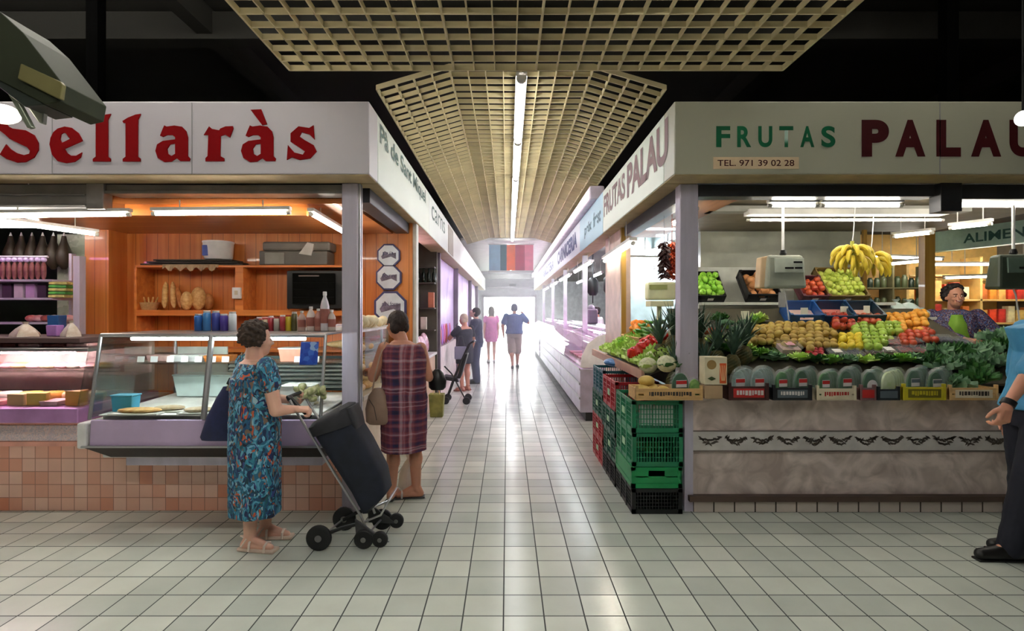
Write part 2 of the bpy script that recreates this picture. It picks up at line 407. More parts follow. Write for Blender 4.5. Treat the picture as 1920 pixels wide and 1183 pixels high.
T = sign('cream sign box, dimmed in colour for weak light, with green FRUTAS and maroon PALAU lettering', 1.19, 8.9, 3.89, 4.15, sgR_dim)
green = mat('green_vinyl', (14, 96, 62), .4); maroon = mat('maroon_vinyl', (66, 16, 20), .6, spec=.2); dgreen = mat('dark_green_vinyl', (30, 80, 66), .5)
fw = (2.34-1.486)
for i, c in enumerate('FRUTAS'):
    text('lettering', c, green, (1.486+i*.1495, 3.89, 2.672), (1, 0, 0), .15, .10, T, bold=.03)
for i, c in enumerate('PALAU'):
    x0 = X((1615, 1678, 1755, 1820, 1892)[i], 3.89); ww = (.195, .215, .175, .215, .2)[i]
    text('lettering', c, maroon, (x0, 3.89, 2.605), (1, 0, 0), .262, ww, T, bold=.055)
mk('phone_plaque', MB().box(X(1337, 3.89), X(1497, 3.89), 3.883, 3.8895, Z(317, 3.89), Z(295, 3.89)), mat('plaque_cream', (222, 196, 160), .5), T)
text('phone_number', 'TEL. 971 39 02 28', maroon, (X(1345, 3.883), 3.883, Z(311.5, 3.883)), (1, 0, 0), .044, .545, T, bold=.008)
mk('seam', MB().box(X(1762, 3.89)-.003, X(1762, 3.89)+.003, 3.887, 3.8895, 2.48, 2.99), seam, T)
# side signs along the aisle, left
side_w = sign_mat('side_sign_white', (218, 226, 214))
LS = [4.155, 6.88, 9.0, 11.4, 13.8, 17.4, 21.0, 24.4]
LT = ['white aisle sign with green Pà de Sant Miquel lettering beside the bakery', 'pale aisle sign with faint green lettering after the bakery sign', 'white aisle sign with a brown picture panel on the left row',
      'blank white aisle sign fourth along the left row', 'cream aisle sign fifth along the left row', 'yellowish aisle sign sixth along the left row', 'last aisle sign of the left row by the far door']
cols = [(218, 226, 214), (220, 228, 220), (226, 226, 218), (230, 232, 226), (236, 232, 214), (238, 230, 200), (236, 236, 232)]
for i in range(7):
    m = sign_mat('side_sign_l%d' % i, cols[i])
    t = sign(LT[i], -1.24, -.983, LS[i], LS[i+1]-.012, m)
    if i == 0: text('lettering', 'Pà de Sant Miquel', dgreen, (-.983, 4.22, 2.76), (0, 1, 0), .2, 2.35, t, bold=.02); mk('sign_box_end', MB().box(-1.236, -.985, 4.151, 4.156, 2.48, 2.998), m, t)
    if i == 1: text('lettering', 'carns', dgreen, (-.983, 7.1, 2.72), (0, 1, 0), .18, 1.5, t)
    if i == 2: mk('picture_panel', MB().box(-.982, -.976, 9.1, 9.9, 2.5, 2.96), mat('brown_panel', (150, 140, 122), .5), t)
# right
pale = sign_mat('side_sign_palau', (216, 224, 208)); blue_s = sign_mat('side_sign_blue', (150, 196, 214))
t = sign('white aisle sign with maroon FRUTAS PALAU lettering', 1.19, 1.45, 4.155, 6.8, pale)
mar2 = mat('faded_maroon_vinyl', (112, 66, 66), .5)
text('lettering', 'FRUTAS', mar2, (1.19, 6.72, 2.66), (0, -1, 0), .26, 1.2, t, bold=.03)
text('lettering', 'PALAU', mar2, (1.19, 5.42, 2.62), (0, -1, 0), .33, 1.38, t, bold=.04)
t = sign('light blue aisle sign with dark lettering after the fruit stall', 1.19, 1.45, 6.81, 8.95, blue_s)
text('lettering', 'peix', mat('teal_vinyl', (60, 104, 120), .5), (1.19, 8.4, 2.62), (0, -1, 0), .2, .7, t, bold=.03)
text('lettering', 'fresc', MATS['teal_vinyl'], (1.19, 7.55, 2.66), (0, -1, 0), .2, .6, t, bold=.03)
navy_v = mat('navy_vinyl', (40, 56, 120), .5)
t = sign('white aisle sign with big navy blue lettering on the right row', 1.19, 1.45, 8.96, 13.2, sign_mat('side_sign_r2', (214, 220, 232)))
text('lettering', 'CARNICERIA', navy_v, (1.19, 12.9, 2.6), (0, -1, 0), .3, 3.6, t, bold=.05)
t = sign('white aisle sign with small blue lettering farther along the right row', 1.19, 1.45, 13.21, 18.5, sign_mat('side_sign_r3', (226, 230, 238)))
text('lettering', 'XARCUTERIA', navy_v, (1.19, 18, 2.62), (0, -1, 0), .26, 4.0, t, bold=.03)
sign('last aisle sign of the right row by the far door', 1.19, 1.45, 18.51, 24.4, MATS['side_sign_r3'])
# raised lit canopy strip over the right row
t = thing('canopy_strip', 'pinkish white raised light strip above the right aisle signs', 'canopy', (1.2, 15.6, 3.0))
mk('canopy_box', MB().box(1.1, 1.3, 7.3, 24, 3.004, 3.19), mat('canopy_pink', (226, 208, 220), .4), t, bevel=.02)
for k, z in enumerate((3.05, 3.12)): mk('strip_tube', MB().cone((1.085, 7.35, z), (1.085, 24, z), .012, n=8), emit('strip_soft', (255, 236, 250), 2.0), t)
# ---------- shutter boxes under the signs, posts ----------
shut = mat('shutter_grey', (128, 124, 122), .45, .5)
def box_thing(name, label, cat, args, m, group=None, bevel=.004):
    mb = MB()
    for a in (args if isinstance(args[0], (tuple, list)) else [args]): mb.box(*a)
    return solid(name, mb, m, label, cat, group, bevel=bevel)
box_thing('shutter_box', 'grey roller shutter box over the bakery front', 'shutter', [(-3.05, -1.25, 4.16, 4.32, 2.40, 2.47), (-3.1, -1.25, 4.152, 4.17, 2.40, 2.425)], shut)
box_thing('shutter_box', 'deep grey roller shutter box over the deli front on the left', 'shutter', [(-8, -3.2, 4.155, 4.34, 2.3, 2.47), (-8, -3.2, 4.14, 4.16, 2.385, 2.40), (-8, -3.2, 4.14, 4.16, 2.305, 2.32)], shut)
box_thing('shutter_post', 'grey bracket post between the two left shutter boxes', 'post', (-3.19, -3.06, 4.14, 4.24, 2.28, 2.474), mat('bracket_grey', (140, 134, 132), .5, .4))
box_thing('shutter_box', 'dark roller shutter box over the fruit stall front', 'shutter', [(1.46, 3.25, 4.16, 4.3, 2.38, 2.47)], mat('shutter_dark', (52, 52, 56), .45, .4))
box_thing('shutter_box', 'dark roller shutter box right of the grey bracket on the fruit stall', 'shutter', [(3.45, 6.5, 4.16, 4.3, 2.36, 2.47)], MATS['shutter_dark'])
box_thing('shutter_post', 'dark grey bracket under the PALAU lettering', 'post', (3.27, 3.43, 4.12, 4.24, 2.26, 2.474), MATS['shutter_dark'])
box_thing('shutter_box', 'dark shutter rail along the aisle edge of the bakery', 'shutter', [(-1.22, -1.08, 4.3, 6.0, 2.36, 2.474)], MATS['shutter_dark'])
box_thing('shutter_box', 'dark shutter rail along the aisle edge of the fruit stall', 'shutter', [(1.33, 1.45, 4.3, 6.2, 2.36, 2.474)], MATS['shutter_dark'])
def post(label, x0, x1, y0, y1, z0, z1, m, groove=True):
    t = thing('corner_post', label, 'post', ((x0+x1)/2, (y0+y1)/2, z0))
    mk('post_body', MB().box(x0, x1, y0, y1, z0, z1), m, t, bevel=.006)
    if groove: mk('guide_channel', MB().box(x1, x1+.014, y0+.02, y0+.045, z0, z1).box(x1, x1+.014, y1-.045, y1-.02, z0, z1), alu, t)
    mk('foot_plate', MB().box(x0-.012, x1+.012, y0-.012, y1+.012, z0, z0+.03), m, t)
    return t
steel_l = mat('post_steel', (196, 188, 204), .45, .15, .08, 14, stretch=(1, 1, .15))
post('brushed steel corner post of the bakery by the shopping trolley', -1.25, -1.13, 4.13, 4.24, 0, 2.474, steel_l)
post('brushed steel corner post of the fruit stall behind the pineapples', 1.315, 1.455, 4.16, 4.28, 0, 2.474, steel_l, False)
# ================= TUBE LIGHTS =================
body_m = mat('fixture_white', (214, 210, 204), .5)
def tube_light(label, a, b, m=tube_w, body=True, w_=.05, group=None, r=.014, up=.045):
    a = Vector(a); b = Vector(b); t = thing('tube_light', label, 'light', (a+b)/2, group); dv = (b-a).normalized(); n = Vector((-dv.y, dv.x, 0))
    if body:
        h = Vector((0, 0, up*.45)); u = Vector((0, 0, up)); e = n*w_/2
        mk('fixture', MB().hexa([a-e+h, b-e+h, b+e+h, a+e+h, a-e+u, b-e+u, b+e+u, a+e+u]), body_m, t)
    mk('tube', MB().cone(a+dv*.03, b-dv*.03, r, n=10), m, t)
    x_, y_, z_ = (a+b)/2
    top = 4.6 if z_ > 3.9 else 0 if z_ > 3 else 2.36 if (x_ < -1.26 and x_ > -4.4 and y_ < 6) else 2.47 if (1.46 < x_ < 5.1 and y_ < 6.5) else 2.474 if (-1.24 < x_ < -.98 or 1.19 < x_ < 1.45) else 2.86
    if top > z_+up+.005:
        for f_ in (.2, .8): p_ = a.lerp(b, f_); mk('hanger', MB().cone((p_.x, p_.y, p_.z+up*.9), (p_.x, p_.y, top), .005, n=6), body_m, t)
    mk('end_cap', MB().cone(a, a+dv*.03, r*1.15, n=10), body_m, t); mk('end_cap', MB().cone(b-dv*.03, b, r*1.15, n=10), body_m, t)
    return t
n = 6
for i in range(n):
    y0 = 4.3+i*1.63; o = tube_light(['nearest tube of the long ceiling light strip over the aisle', 'second tube of the aisle ceiling light strip', 'third tube of the aisle ceiling light strip', 'fourth tube of the aisle ceiling light strip', 'fifth tube of the aisle ceiling light strip', 'farthest tube of the aisle strip by the banner'][i],
        (.113+i*.003, y0, 3.345), (.116+i*.003, y0+1.6, 3.345), r=.036, w_=.09, group='ceiling light strip over the aisle', m=emit('tube_strip', (250, 252, 255), TUBE*.55))
tube_light('white tube light under the bakery ceiling nearest the post', (X(285, 4.2), 4.2, 2.255), (X(545, 4.2), 4.2, 2.265))
tube_light('white tube light under the bakery front at the left', (X(-20, 4.2), 4.2, 2.235), (X(245, 4.2), 4.2, 2.25))
tube_light('tube light running back into the bakery behind the post', (-1.53, 4.25, 2.265), (-1.56, 5.5, 2.25))
tube_light('sloping tube light over the deli at far left', (X(-60, 4.3), 4.3, Z(407, 4.3)), (X(185, 4.9), 4.9, Z(440, 4.9)))
tube_light('added fill tube light at the back of the deli before the marble strip', (-5.2, 5.3, 2.33), (-4.5, 5.3, 2.33))  # tube added to lift the dark back of the deli
tube_light('deli tube light out past the left of the hanging lamp', (-6.4, 4.25, 2.2), (-4.9, 4.25, 2.2), m=tube_p)
# fruit stall
tube_light('left tube light high inside the fruit stall front', (2.08, 4.36, 2.35), (2.48+.0, 4.36, 2.35), up=.05)
tube_light('middle tube light high inside the fruit stall front', (2.5, 4.36, 2.35), (3.15, 4.36, 2.35), up=.05)
tube_light('right tube light high inside the fruit stall front', (3.4, 4.36, 2.35), (4.7, 4.36, 2.35), up=.05)
tube_light('tube light under the grey channel above the hanging scale', (X(1400, 4.9), 4.9, 2.325), (X(1770, 4.9), 4.9, 2.325), r=.010, w_=.12, up=.09)
tube_light('angled tube light right of the bananas', (X(1675, 5.6), 5.6, Z(444, 5.6)), (X(1750, 5.2), 5.2, Z(436, 5.2)))
tube_light('angled tube light over the seller', (X(1780, 4.9), 4.9, Z(428, 4.9)), (X(1860, 4.6), 4.6, Z(419, 4.6)))
tube_light('tube light running back along the aisle edge of the fruit stall', (1.52, 4.4, 2.3), (1.52, 5.0, 2.3))
tube_light('tube light low behind the bananas', (X(1655, 7.5), 7.5, Z(497, 7.5)), (X(1735, 7.2), 7.2, Z(489, 7.2)))
tube_light('long white tube light under the PALAU aisle sign', (1.28, 5.55, 2.2), (1.3, 7.3, 2.18), r=.02, w_=.08, up=.06)
for k, (x, y, z) in enumerate(((1.6, 7.2, 2.2), (2.2, 8.2, 2.15), (2.6, 8.3, 1.9))):
    tube_light(['cool tube light in the fish stall seen past the red chillies', 'back tube light of the fish stall high up', 'lower back tube light of the fish stall'][k], (x, y, z), (x+1.1, y+.1, z), m=tube_c)
for k, y in enumerate((9.6, 12.6, 15.6, 18.6)):
    tube_light('tube light under the right aisle signs '+['over the nearest meat counter', 'over the second meat counter', 'beyond the hanging scales', 'close to the far door'][k], (1.36, y-.8, 2.3), (1.36, y+1.4, 2.3), m=tube_c, w_=.08, r=.02)
for k, y in enumerate((7.0, 9.6, 12.4, 15.2, 18.6)):
    tube_light(['pink tube light over the snack counter of the left row', 'pink tube light over the first lilac panel', 'pink tube light over the second lilac panel', 'pink tube light on the left row beyond the banner', 'last pink tube light of the left row'][k], (-1.32, y-.6, 2.38), (-1.32, y+.9, 2.38), m=emit('tube_pinkish', (255, 205, 250), TUBE), r=.016)
# hall lights above and behind the viewpoint
hall_t = emit('tube_hall', (255, 250, 238), TUBE*1.25)
for k, (x, y) in enumerate(((-7.2, 4.05), (-5.4, 4.05), (-3.6, 4.05), (-2.1, 4.05), (-6.2, 3.3), (-4.5, 3.3), (-2.8, 3.3), (-3.6, -.5), (-2.0, -.5), (3.0, 3.6))):
    tube_light('hall tube light hanging under the dark ceiling', (x-.75, y, 4.3), (x+.75, y, 4.3), m=hall_t, w_=.12, r=.03, group='hall tube lights above the cross aisle')
for k in range(5):  # tubes added past the banner to brighten the far end
    tube_light(['first', 'second', 'third', 'fourth', 'last'][k]+' added fill tube behind the banner towards the far door', (.15, 14.7+k*1.95, 3.29), (.15, 16.5+k*1.95, 3.29), m=emit('tube_far_fill', (250, 252, 255), TUBE*1.6), w_=.09, r=.036)
for k, y in enumerate((-.8, .8)):  # out-of-view tubes added to light the foreground floor and counters
    tube_light(['added fill tube below the front slat panel, rear one', 'added fill tube below the front slat panel, front one'][k], (.12, y, 3.12), (.12, y+1.5, 3.12), m=emit('tube_near_fill', (250, 252, 250), TUBE*2.0), w_=.09, r=.03)
for k, y in enumerate((8.6, 11.5, 14.5, 18)):  # tubes added to brighten the stall interiors of the right row
    tube_light('added fill tube inside the right row stalls '+['nearest the fruit stall', 'behind the second counter', 'behind the third counter', 'near the far door'][k], (2.4, y-.7, 2.5), (2.4, y+.7, 2.5), m=emit('tube_row_fill', (246, 244, 255), TUBE*4.5), r=.03)
# ================= BAKERY SHELL =================
pine = wood_mat('orange_pine', (218, 136, 66), (198, 108, 44), .38, 2, plank=.12)
pine_h = wood_mat('orange_pine_flat', (224, 136, 62), (196, 104, 42), .38, 0)
struct('wall_bakery_back', MB().box(X(195, 6.0), -1.04, 6.0, 6.08, 0, 2.86), pine)
struct('ceiling_bakery', MB().box(X(195, 6.0)+.0, -1.26, 4.34, 6.0, 2.36, 2.40), wood_mat('pine_ceiling', (196, 120, 62), (170, 94, 44), .4, 0))
struct('trim_bakery_valance', MB().box(-3.05, -1.6, 4.36, 4.40, 2.27, 2.36), pine_h)
struct('trim_bakery_left_jamb', MB().box(-4.50, -4.42, 5.9, 6.0, 0, 2.36), mat('jamb_grey', (110, 104, 108), .5, .3))
struct('trim_bakery_pilaster', MB().box(-4.42, -4.17, 5.72, 6.0, 0, 2.36), pine)
struct('wall_deli_marble', MB().box(-4.98, -4.5, 6.05, 6.12, 0, 2.36), voro_mat('pale_green_marble', [(212, 220, 198), (200, 210, 186), (220, 226, 208), (194, 204, 180)], 9, .3, distort=.8))
struct('trim_deli_lamp_shelf', MB().box(-4.95, -4.52, 5.95, 6.04, 2.0, 2.05), mat('teal_trim', (100, 130, 128), .5))
struct('wall_deli_back', MB().box(-9, -4.9, 6.5, 6.6, 0, 2.86), mat('deli_dark_green', (20, 32, 22), .3, nscale=4, var=.5))
tile_m = grid_mat('terracotta_tiles', (248, 204, 184), (232, 150, 118), (176, 124, 106), .0985, None, .0985, -.02, 0, 0, .05, .25, .45, .3)
struct('wall_bakery_front', MB().box(-9, -1.25, 4.13, 4.25, 0, .66), tile_m)
deco = voro_mat('grey_flower_tiles', [(244, 224, 222), (226, 210, 214), (240, 214, 210), (214, 200, 206)], 26, .3, distort=.6)
struct('trim_flower_band', MB().box(-9, -2.93, 4.118, 4.13, .53, .645), deco)
struct('trim_pink_band', MB().box(-9, -2.93, 4.112, 4.13, .655, .69).box(-9, -2.93, 4.112, 4.13, .49, .525), mat('pink_trim', (236, 170, 150), .4))
marble_b = mat('beige_marble', (222, 208, 180), .3, nscale=3, col2=(190, 166, 124))
struct('wall_bakery_side', MB().box(-1.25, -1.14, 4.25, 6.0, 0, .8), marble_b)
struct('trim_white_post', MB().box(-1.09, -1.0, 6.02, 6.16, 0, 2.474), mat('post_white', (205, 205, 198), .5))
# left row beyond the bakery
struct('wall_left_partition', MB().box(-4.4, -1.14, 8.85, 8.95, 0, 2.8), mat('partition_dark', (86, 84, 74), .6))
struct('wall_left_row_far', MB().box(-4.6, -4.5, 6.1, 24.4, 0, 2.86), mat('lilac_wall', (214, 196, 226), .5))
lil = voro_mat('lilac_poster', [(212, 188, 232), (206, 182, 230), (218, 196, 236), (190, 162, 216), (214, 190, 234), (222, 202, 240)], 2.4, .4, distort=1.0)
for k, (a, b, l) in enumerate(((9.0, 12.2, 'first'), (12.3, 16.8, 'second'), (17.2, 20.4, 'third'))):
    struct('wall_lilac_panel_'+l, MB().box(-1.3, -1.2, a, b, 1.05, 2.46), lil)
for k, y in enumerate((8.97, 12.22, 16.9, 20.6)):
    struct('trim_row_post', MB().box(-1.2, -1.1, y, y+.1, 0, 2.474), mat('post_lilac_grey', (120, 108, 124), .5))
struct('wall_left_row_base', MB().box(-1.3, -1.14, 9.1, 24.3, 0, .9), mat('pale_pink_tiles', (226, 206, 204), .4))
# ================= FRUIT STALL SHELL =================
def marble():
    m = mat('brown_marble_tiles', (226, 208, 200), .28, nscale=5, col2=(176, 158, 150))
    nz = [n for n in m.node_tree.nodes if n.type == 'TEX_NOISE'][0]; nz.inputs['Distortion'].default_value = 1.2; nz.inputs['Detail'].default_value = 3
    return m
mr = marble()
struct('wall_fruit_front', MB().box(1.40, 4.45, 4.13, 4.3, .09, .86), mr)
struct('trim_fruit_steel_edge', MB().box(1.335, 1.40, 4.115, 4.3, 0, .86), steel_l)
struct('baseboard_fruit', MB().box(1.40, 4.45, 4.10, 4.28, 0, .085), grid_mat('base_tiles', (214, 200, 190), (200, 186, 176), (70, 60, 54), .155, None, None, 0, 0, 0, .07, .3))
struct('trim_fruit_rail', MB().box(1.36, 4.5, 4.07, 4.13, .085, .125), mat('brown_rail', (84, 66, 58), .5))
t = struct('trim_leaf_band', MB().box(1.40, 4.45, 4.12, 4.13, .455, .60), mat('band_white', (206, 200, 196), .35))
lf = MB()
for i in range(16):
    x0 = 1.44+i*.196
    if x0 > 4.3: break
    # swag: a chain of small leaves and berries
    for k in range(22):
        s_ = k/21; x = x0+.014+s_*.15; z = .556-.05*math.sin(s_*PI)*(1 if k % 2 else .45)+R.uniform(-.006, .006)
        a = R.uniform(-1, 1); L_ = .017+.006*R.random()
        lf.prism([(L_*math.cos(a), L_*math.sin(a)), (L_*.4*math.cos(a+1.6), L_*.4*math.sin(a+1.6)), (-L_*math.cos(a), -L_*math.sin(a)), (L_*.4*math.cos(a-1.6), L_*.4*math.sin(a-1.6))], (x, 4.119, z), (1, 0, 0), (0, 0, 1), (0, -.0015, 0))
struct('trim_leaf_band_leaves', lf, mat('leaf_print', (84, 74, 66), .5))
struct('trim_leaf_band_edge', MB().box(1.40, 4.45, 4.112, 4.13, .447, .458).box(1.4, 4.45, 4.114, 4.13, .60, .606), mat('band_edge', (120, 108, 102), .5))
struct('wall_fruit_side', MB().box(1.335, 1.42, 4.3, 6.3, 0, .84), mr)
gm = mat('grey_green_marble', (174, 174, 156), .35, nscale=3, col2=(148, 150, 134))
struct('wall_fruit_back', MB().box(2.3, 4.2, 6.5, 6.6, 0, 2.46), gm)
struct('ceiling_fruit', MB().box(1.46, 5.1, 4.32, 6.6, 2.47, 2.50), mat('fruit_ceiling', (126, 116, 96), .6))
struct('trim_fruit_soffit', MB().box(1.46, 1.85, 4.32, 6.6, 2.40, 2.468), wood_mat('soffit_wood', (150, 96, 50), (120, 70, 34), .5, 1))
gold = wood_mat('ochre_wood', (176, 136, 60), (142, 104, 40), .4, 2)
struct('trim_gold_post', MB().box(1.315, 1.37, 6.3, 6.36, 0, 2.474), gold)
struct('wall_pink_pillar', MB().box(1.33, 1.45, 6.42, 7.4, 0, 2.474), mat('pinkish_panel', (216, 192, 180), .5))
struct('trim_gold_column', MB().box(4.86, 4.98, 6.36, 6.46, 0, 2.5), gold)
struct('trim_thin_post', MB().box(4.20, 4.24, 6.44, 6.48, 0, 2.47), gold)
struct('trim_ceiling_channel', MB().box(1.8, 4.15, 4.88, 5.02, 2.40, 2.45), mat('channel_grey', (150, 148, 140), .5, .2))
# right row beyond
struct('wall_right_row_far', MB().box(4.9, 5.0, 9.1, 24.4, 0, 2.86), mat('right_row_white', (226, 224, 230), .5))
struct('wall_fish_back', MB().box(1.9, 4.2, 9.0, 9.1, 0, 2.86), mat('fish_wall', (176, 200, 196), .35))
for k, y in enumerate((9.4, 12.6, 16.0, 20.0)):
    struct('trim_right_row_post', MB().box(1.3, 1.38, y, y+.08, 0, 2.474), mat('post_pale', (196, 194, 200), .5))
# neighbouring stall at far right
struct('wall_grocery_back', MB().box(4.3, 9, 9.6, 9.7, 0, 2.86), mat('warm_yellow_wall', (232, 190, 110), .5))
struct('wall_dark_side', MB().box(8.6, 8.7, 4.3, 9.6, 0, 2.86), MATS['hall_wall'])
# ================= BAKERY =================
lilac_st = mat('lilac_steel', (206, 184, 218), .35, .25, .05)
paper = mat('white_paper', (232, 230, 222), .7)
plastic_w = mat('white_plastic', (228, 226, 224), .35)
C = thing('display_case', 'glass display case with a lilac steel front on the bakery counter', 'display case', (-2.07, 4.3, .40))
mk('case_body', MB().box(-2.86, -1.30, 3.86, 4.10, .47, .775).box(-2.86, -1.30, 4.10, 4.80, .668, .775), plastic_w, C, bevel=.01)
mk('front_panel', MB().hexa([(-2.87, 3.752, .575), (-1.28, 3.752, .575), (-1.28, 3.80, .575), (-2.87, 3.80, .575), (-2.87, 3.765, .755), (-1.28, 3.765, .755), (-1.28, 3.80, .755), (-2.87, 3.80, .755)]), lilac_st, C, bevel=.006)
mk('bumper', MB().hexa([(-2.80, 3.86, .475), (-1.28, 3.86, .475), (-1.28, 3.92, .475), (-2.80, 3.92, .475), (-2.90, 3.735, .572), (-1.26, 3.735, .572), (-1.26, 3.90, .572), (-2.90, 3.90, .572)]), black, C, bevel=.006)
mk('bumper_trim', MB().box(-2.91, -1.26, 3.728, 3.75, .572, .584), alu, C)
mk('lower_tray', MB().box(-2.72, -1.32, 3.9, 4.12, .405, .47), steel_l, C, bevel=.004)
mk('end_bracket', MB().box(-2.95, -2.88, 3.74, 4.1, .56, .74), plastic_w, C, bevel=.015)
mk('deck', MB().hexa([(-2.84, 3.80, .778), (-1.31, 3.80, .778), (-1.31, 4.72, .80), (-2.84, 4.72, .80), (-2.84, 3.80, .785), (-1.31, 3.80, .785), (-1.31, 4.72, .81), (-2.84, 4.72, .81)]), paper, C)
for a, b in ((-2.87, -2.10), (-2.08, -1.29)):
    mk('glass_pane', MB().hexa([(a, 3.765, .76), (b, 3.765, .76), (b, 3.771, .76), (a, 3.771, .76), (a, 3.87, 1.33), (b, 3.87, 1.33), (b, 3.876, 1.33), (a, 3.876, 1.33)]), clear, C)
mk('side_glass', MB().hexa([(-2.875, 3.77, .77), (-2.869, 3.77, .77), (-2.869, 4.74, .77), (-2.875, 4.74, .77), (-2.875, 3.88, 1.33), (-2.869, 3.88, 1.33), (-2.869, 4.74, 1.33), (-2.875, 4.74, 1.33)]), clear, C)
for x in (-2.875, -2.09, -1.285): mk('frame_bar', MB().tube([(x, 3.762, .76), (x, 3.868, 1.335)], .012 if x != -2.09 else .02, 8), alu, C, smooth=True)
mk('frame_bar', MB().tube([(-2.875, 3.868, 1.335), (-1.285, 3.868, 1.335)], .014), alu, C, smooth=True)
for x in (-2.875, -1.285): mk('frame_bar', MB().tube([(x, 4.74, .8), (x, 4.74, 1.33)], .012), alu, C, smooth=True)
mk('top_shelf', MB().box(-2.88, -1.28, 3.875, 4.55, 1.335, 1.35), alu, C, bevel=.003)
mk('inner_shelf', MB().box(-2.84, -1.31, 4.2, 4.62, 1.10, 1.108), clear, C)
mk('inner_light', MB().cone((-2.7, 3.93, 1.31), (-1.45, 3.93, 1.31), .012, n=8), emit('tube_case', (240, 250, 250), TUBE*1.9), C)
lv = MB()
for k in range(7): lv.obox((-1.86, 4.72, .86+k*.035), (1.08, .03, .012), (.5, 0, 0))
mk('vent_slats', lv, mat('vent_pale', (196, 208, 204), .4), C)
mk('back_panel', MB().box(-2.86, -2.43, 4.74, 4.76, .82, 1.2), mat('case_back_pale', (196, 204, 194), .5), C)
mk('vent_back', MB().box(-2.42, -1.31, 4.74, 4.76, .82, 1.12), mat('vent_dark', (60, 76, 74), .6), C)
# blue sticker on the right pane (flat)
t = thing('price_sticker', 'blue printed sheet on the right glass of the bakery case', 'sign', (-1.36, 3.84, 1.14))
mk('sheet', MB().hexa([(-1.455, 3.826, 1.13), (-1.33, 3.826, 1.13), (-1.33, 3.829, 1.13), (-1.455, 3.829, 1.13), (-1.455, 3.858, 1.29), (-1.33, 3.858, 1.29), (-1.33, 3.861, 1.29), (-1.455, 3.861, 1.29)]), voro_mat('blue_print', [(34, 84, 190), (26, 70, 176), (60, 110, 206), (34, 84, 190), (150, 184, 226)], 30, .4), t)
# goods inside the case
crust = mat('crust', (196, 142, 76), .6, nscale=30, col2=(226, 186, 120), bump=.3)
crust_d = mat('crust_dark', (158, 96, 44), .6, nscale=22, col2=(190, 126, 64), bump=.3)
def loaf(name, c, L_, r, rz, m, label, cat='bread', group=None, z=None):
    mb = MB(); n = 12; pts = [(-L_/2+L_*i/n) for i in range(n+1)]; rs = []
    for i, p in enumerate(pts):
        q = r*max(.12, math.sin(PI*(i+.3)/(n+.6))**.5)
        rs.append([Vector((p, q*math.cos(2*PI*j/12), q*.75*math.sin(2*PI*j/12)+r*.75)) for j in range(12)])
    mb.rings(rs); o = mk(name, mb, m, smooth=True); o.location = c; o.rotation_euler = (0, 0, rz); return tag(o, label, cat, group)
def deckz(y): return .787+(y-3.8)*.026
def tray_bread(px, py, w_, d_, label, m, seed):
    p = W(px, py, 1); dz = -(py-CY)/F; y = (H-.79)/(-dz); x = X(px, y); z = deckz(y)
    mb = MB(); mb.box(-w_/2, w_/2, -d_/2, d_/2, 0, .008); o = mk('paper_sheet', mb, paper); o.location = (x, y, z); tag(o, 'white paper under the '+label, 'paper')
    q = R.random; mb = MB(); rs = []
    for k, (s_, h) in enumerate(((.8, .0), (1, .010), (.95, .02), (.7, .026))):
        rs.append([Vector((w_*.45*s_*math.cos(a), d_*.42*s_*math.sin(a), h))*(1) for a in [2*PI*j/28 for j in range(28)]])
    mb.rings(rs); o = mk('flat_bread', mb, m, smooth=True); o.location = (x, y, z+.009); tag(o, label, 'bread')
tray_bread(262, 774, .34, .16, 'golden flat bread at the left of the bakery case deck', crust, 1)
tray_bread(318, 770, .24, .15, 'greyish floured flat bread beside the golden one', mat('floured', (196, 180, 150), .7, nscale=25, col2=(170, 146, 110)), 2)
tray_bread(372, 773, .22, .15, 'floured flat bread behind the blue tote bag', MATS['floured'], 3)
tray_bread(560, 762, .34, .18, 'pale pastry sheet at the right of the bakery case', mat('pale_pastry', (226, 210, 172), .6, nscale=18), 4)
def cont(name, label, cat, x, y, z, w_, d_, h, m, lid=None, rz=0, taper=.9):
    t = thing(name, label, cat, (x, y, z)); t.rotation_euler[2] = rz
    a, b = w_/2*taper, d_/2*taper
    mb = MB().hexa([(x-a, y-b, z), (x+a, y-b, z), (x+a, y+b, z), (x-a, y+b, z), (x-w_/2, y-d_/2, z+h), (x+w_/2, y-d_/2, z+h), (x+w_/2, y+d_/2, z+h), (x-w_/2, y+d_/2, z+h)])
    mk('tub', mb, m, t, bevel=.006)
    if lid: mk('lid', MB().box(x-w_/2-.004, x+w_/2+.004, y-d_/2-.004, y+d_/2+.004, z+h, z+h+.01), lid, t, bevel=.003)
    return t
sky = mat('sky_blue_plastic', (70, 168, 204), .35); cobalt = mat('cobalt_plastic', (36, 80, 178), .35)
cont('plastic_tub', 'light blue tub at the left end of the bakery case', 'tub', -2.74, 3.93, .79, .15, .1, .11, sky, mat('sky_lid', (110, 190, 214), .4))
cont('food_tray', 'orange cheese tray on the inner shelf of the bakery case', 'tray', -2.28, 4.35, 1.109, .2, .16, .05, mat('orange_food', (206, 112, 40), .5, nscale=20, col2=(224, 140, 70)), None)
cont('food_tray', 'white cream dish left of the orange cheese tray', 'tray', -2.52, 4.35, 1.109, .22, .16, .045, plastic_w, paper)
cont('food_tray', 'pale sliced ham tray at the left of the inner shelf', 'tray', -2.75, 4.38, 1.109, .2, .14, .05, mat('rose_food', (206, 150, 140), .5, nscale=20, col2=(226, 186, 176)), None)
cont('food_tray', 'salmon pink boxes on the inner shelf behind the glass right of the woman', 'tray', -1.66, 4.35, 1.109, .26, .16, .1, mat('salmon_box', (222, 156, 132), .5, nscale=9), paper)
cont('food_tray', 'white domed tub below the blue sheet in the case', 'tray', -1.55, 4.1, .80, .24, .2, .15, plastic_w, paper)
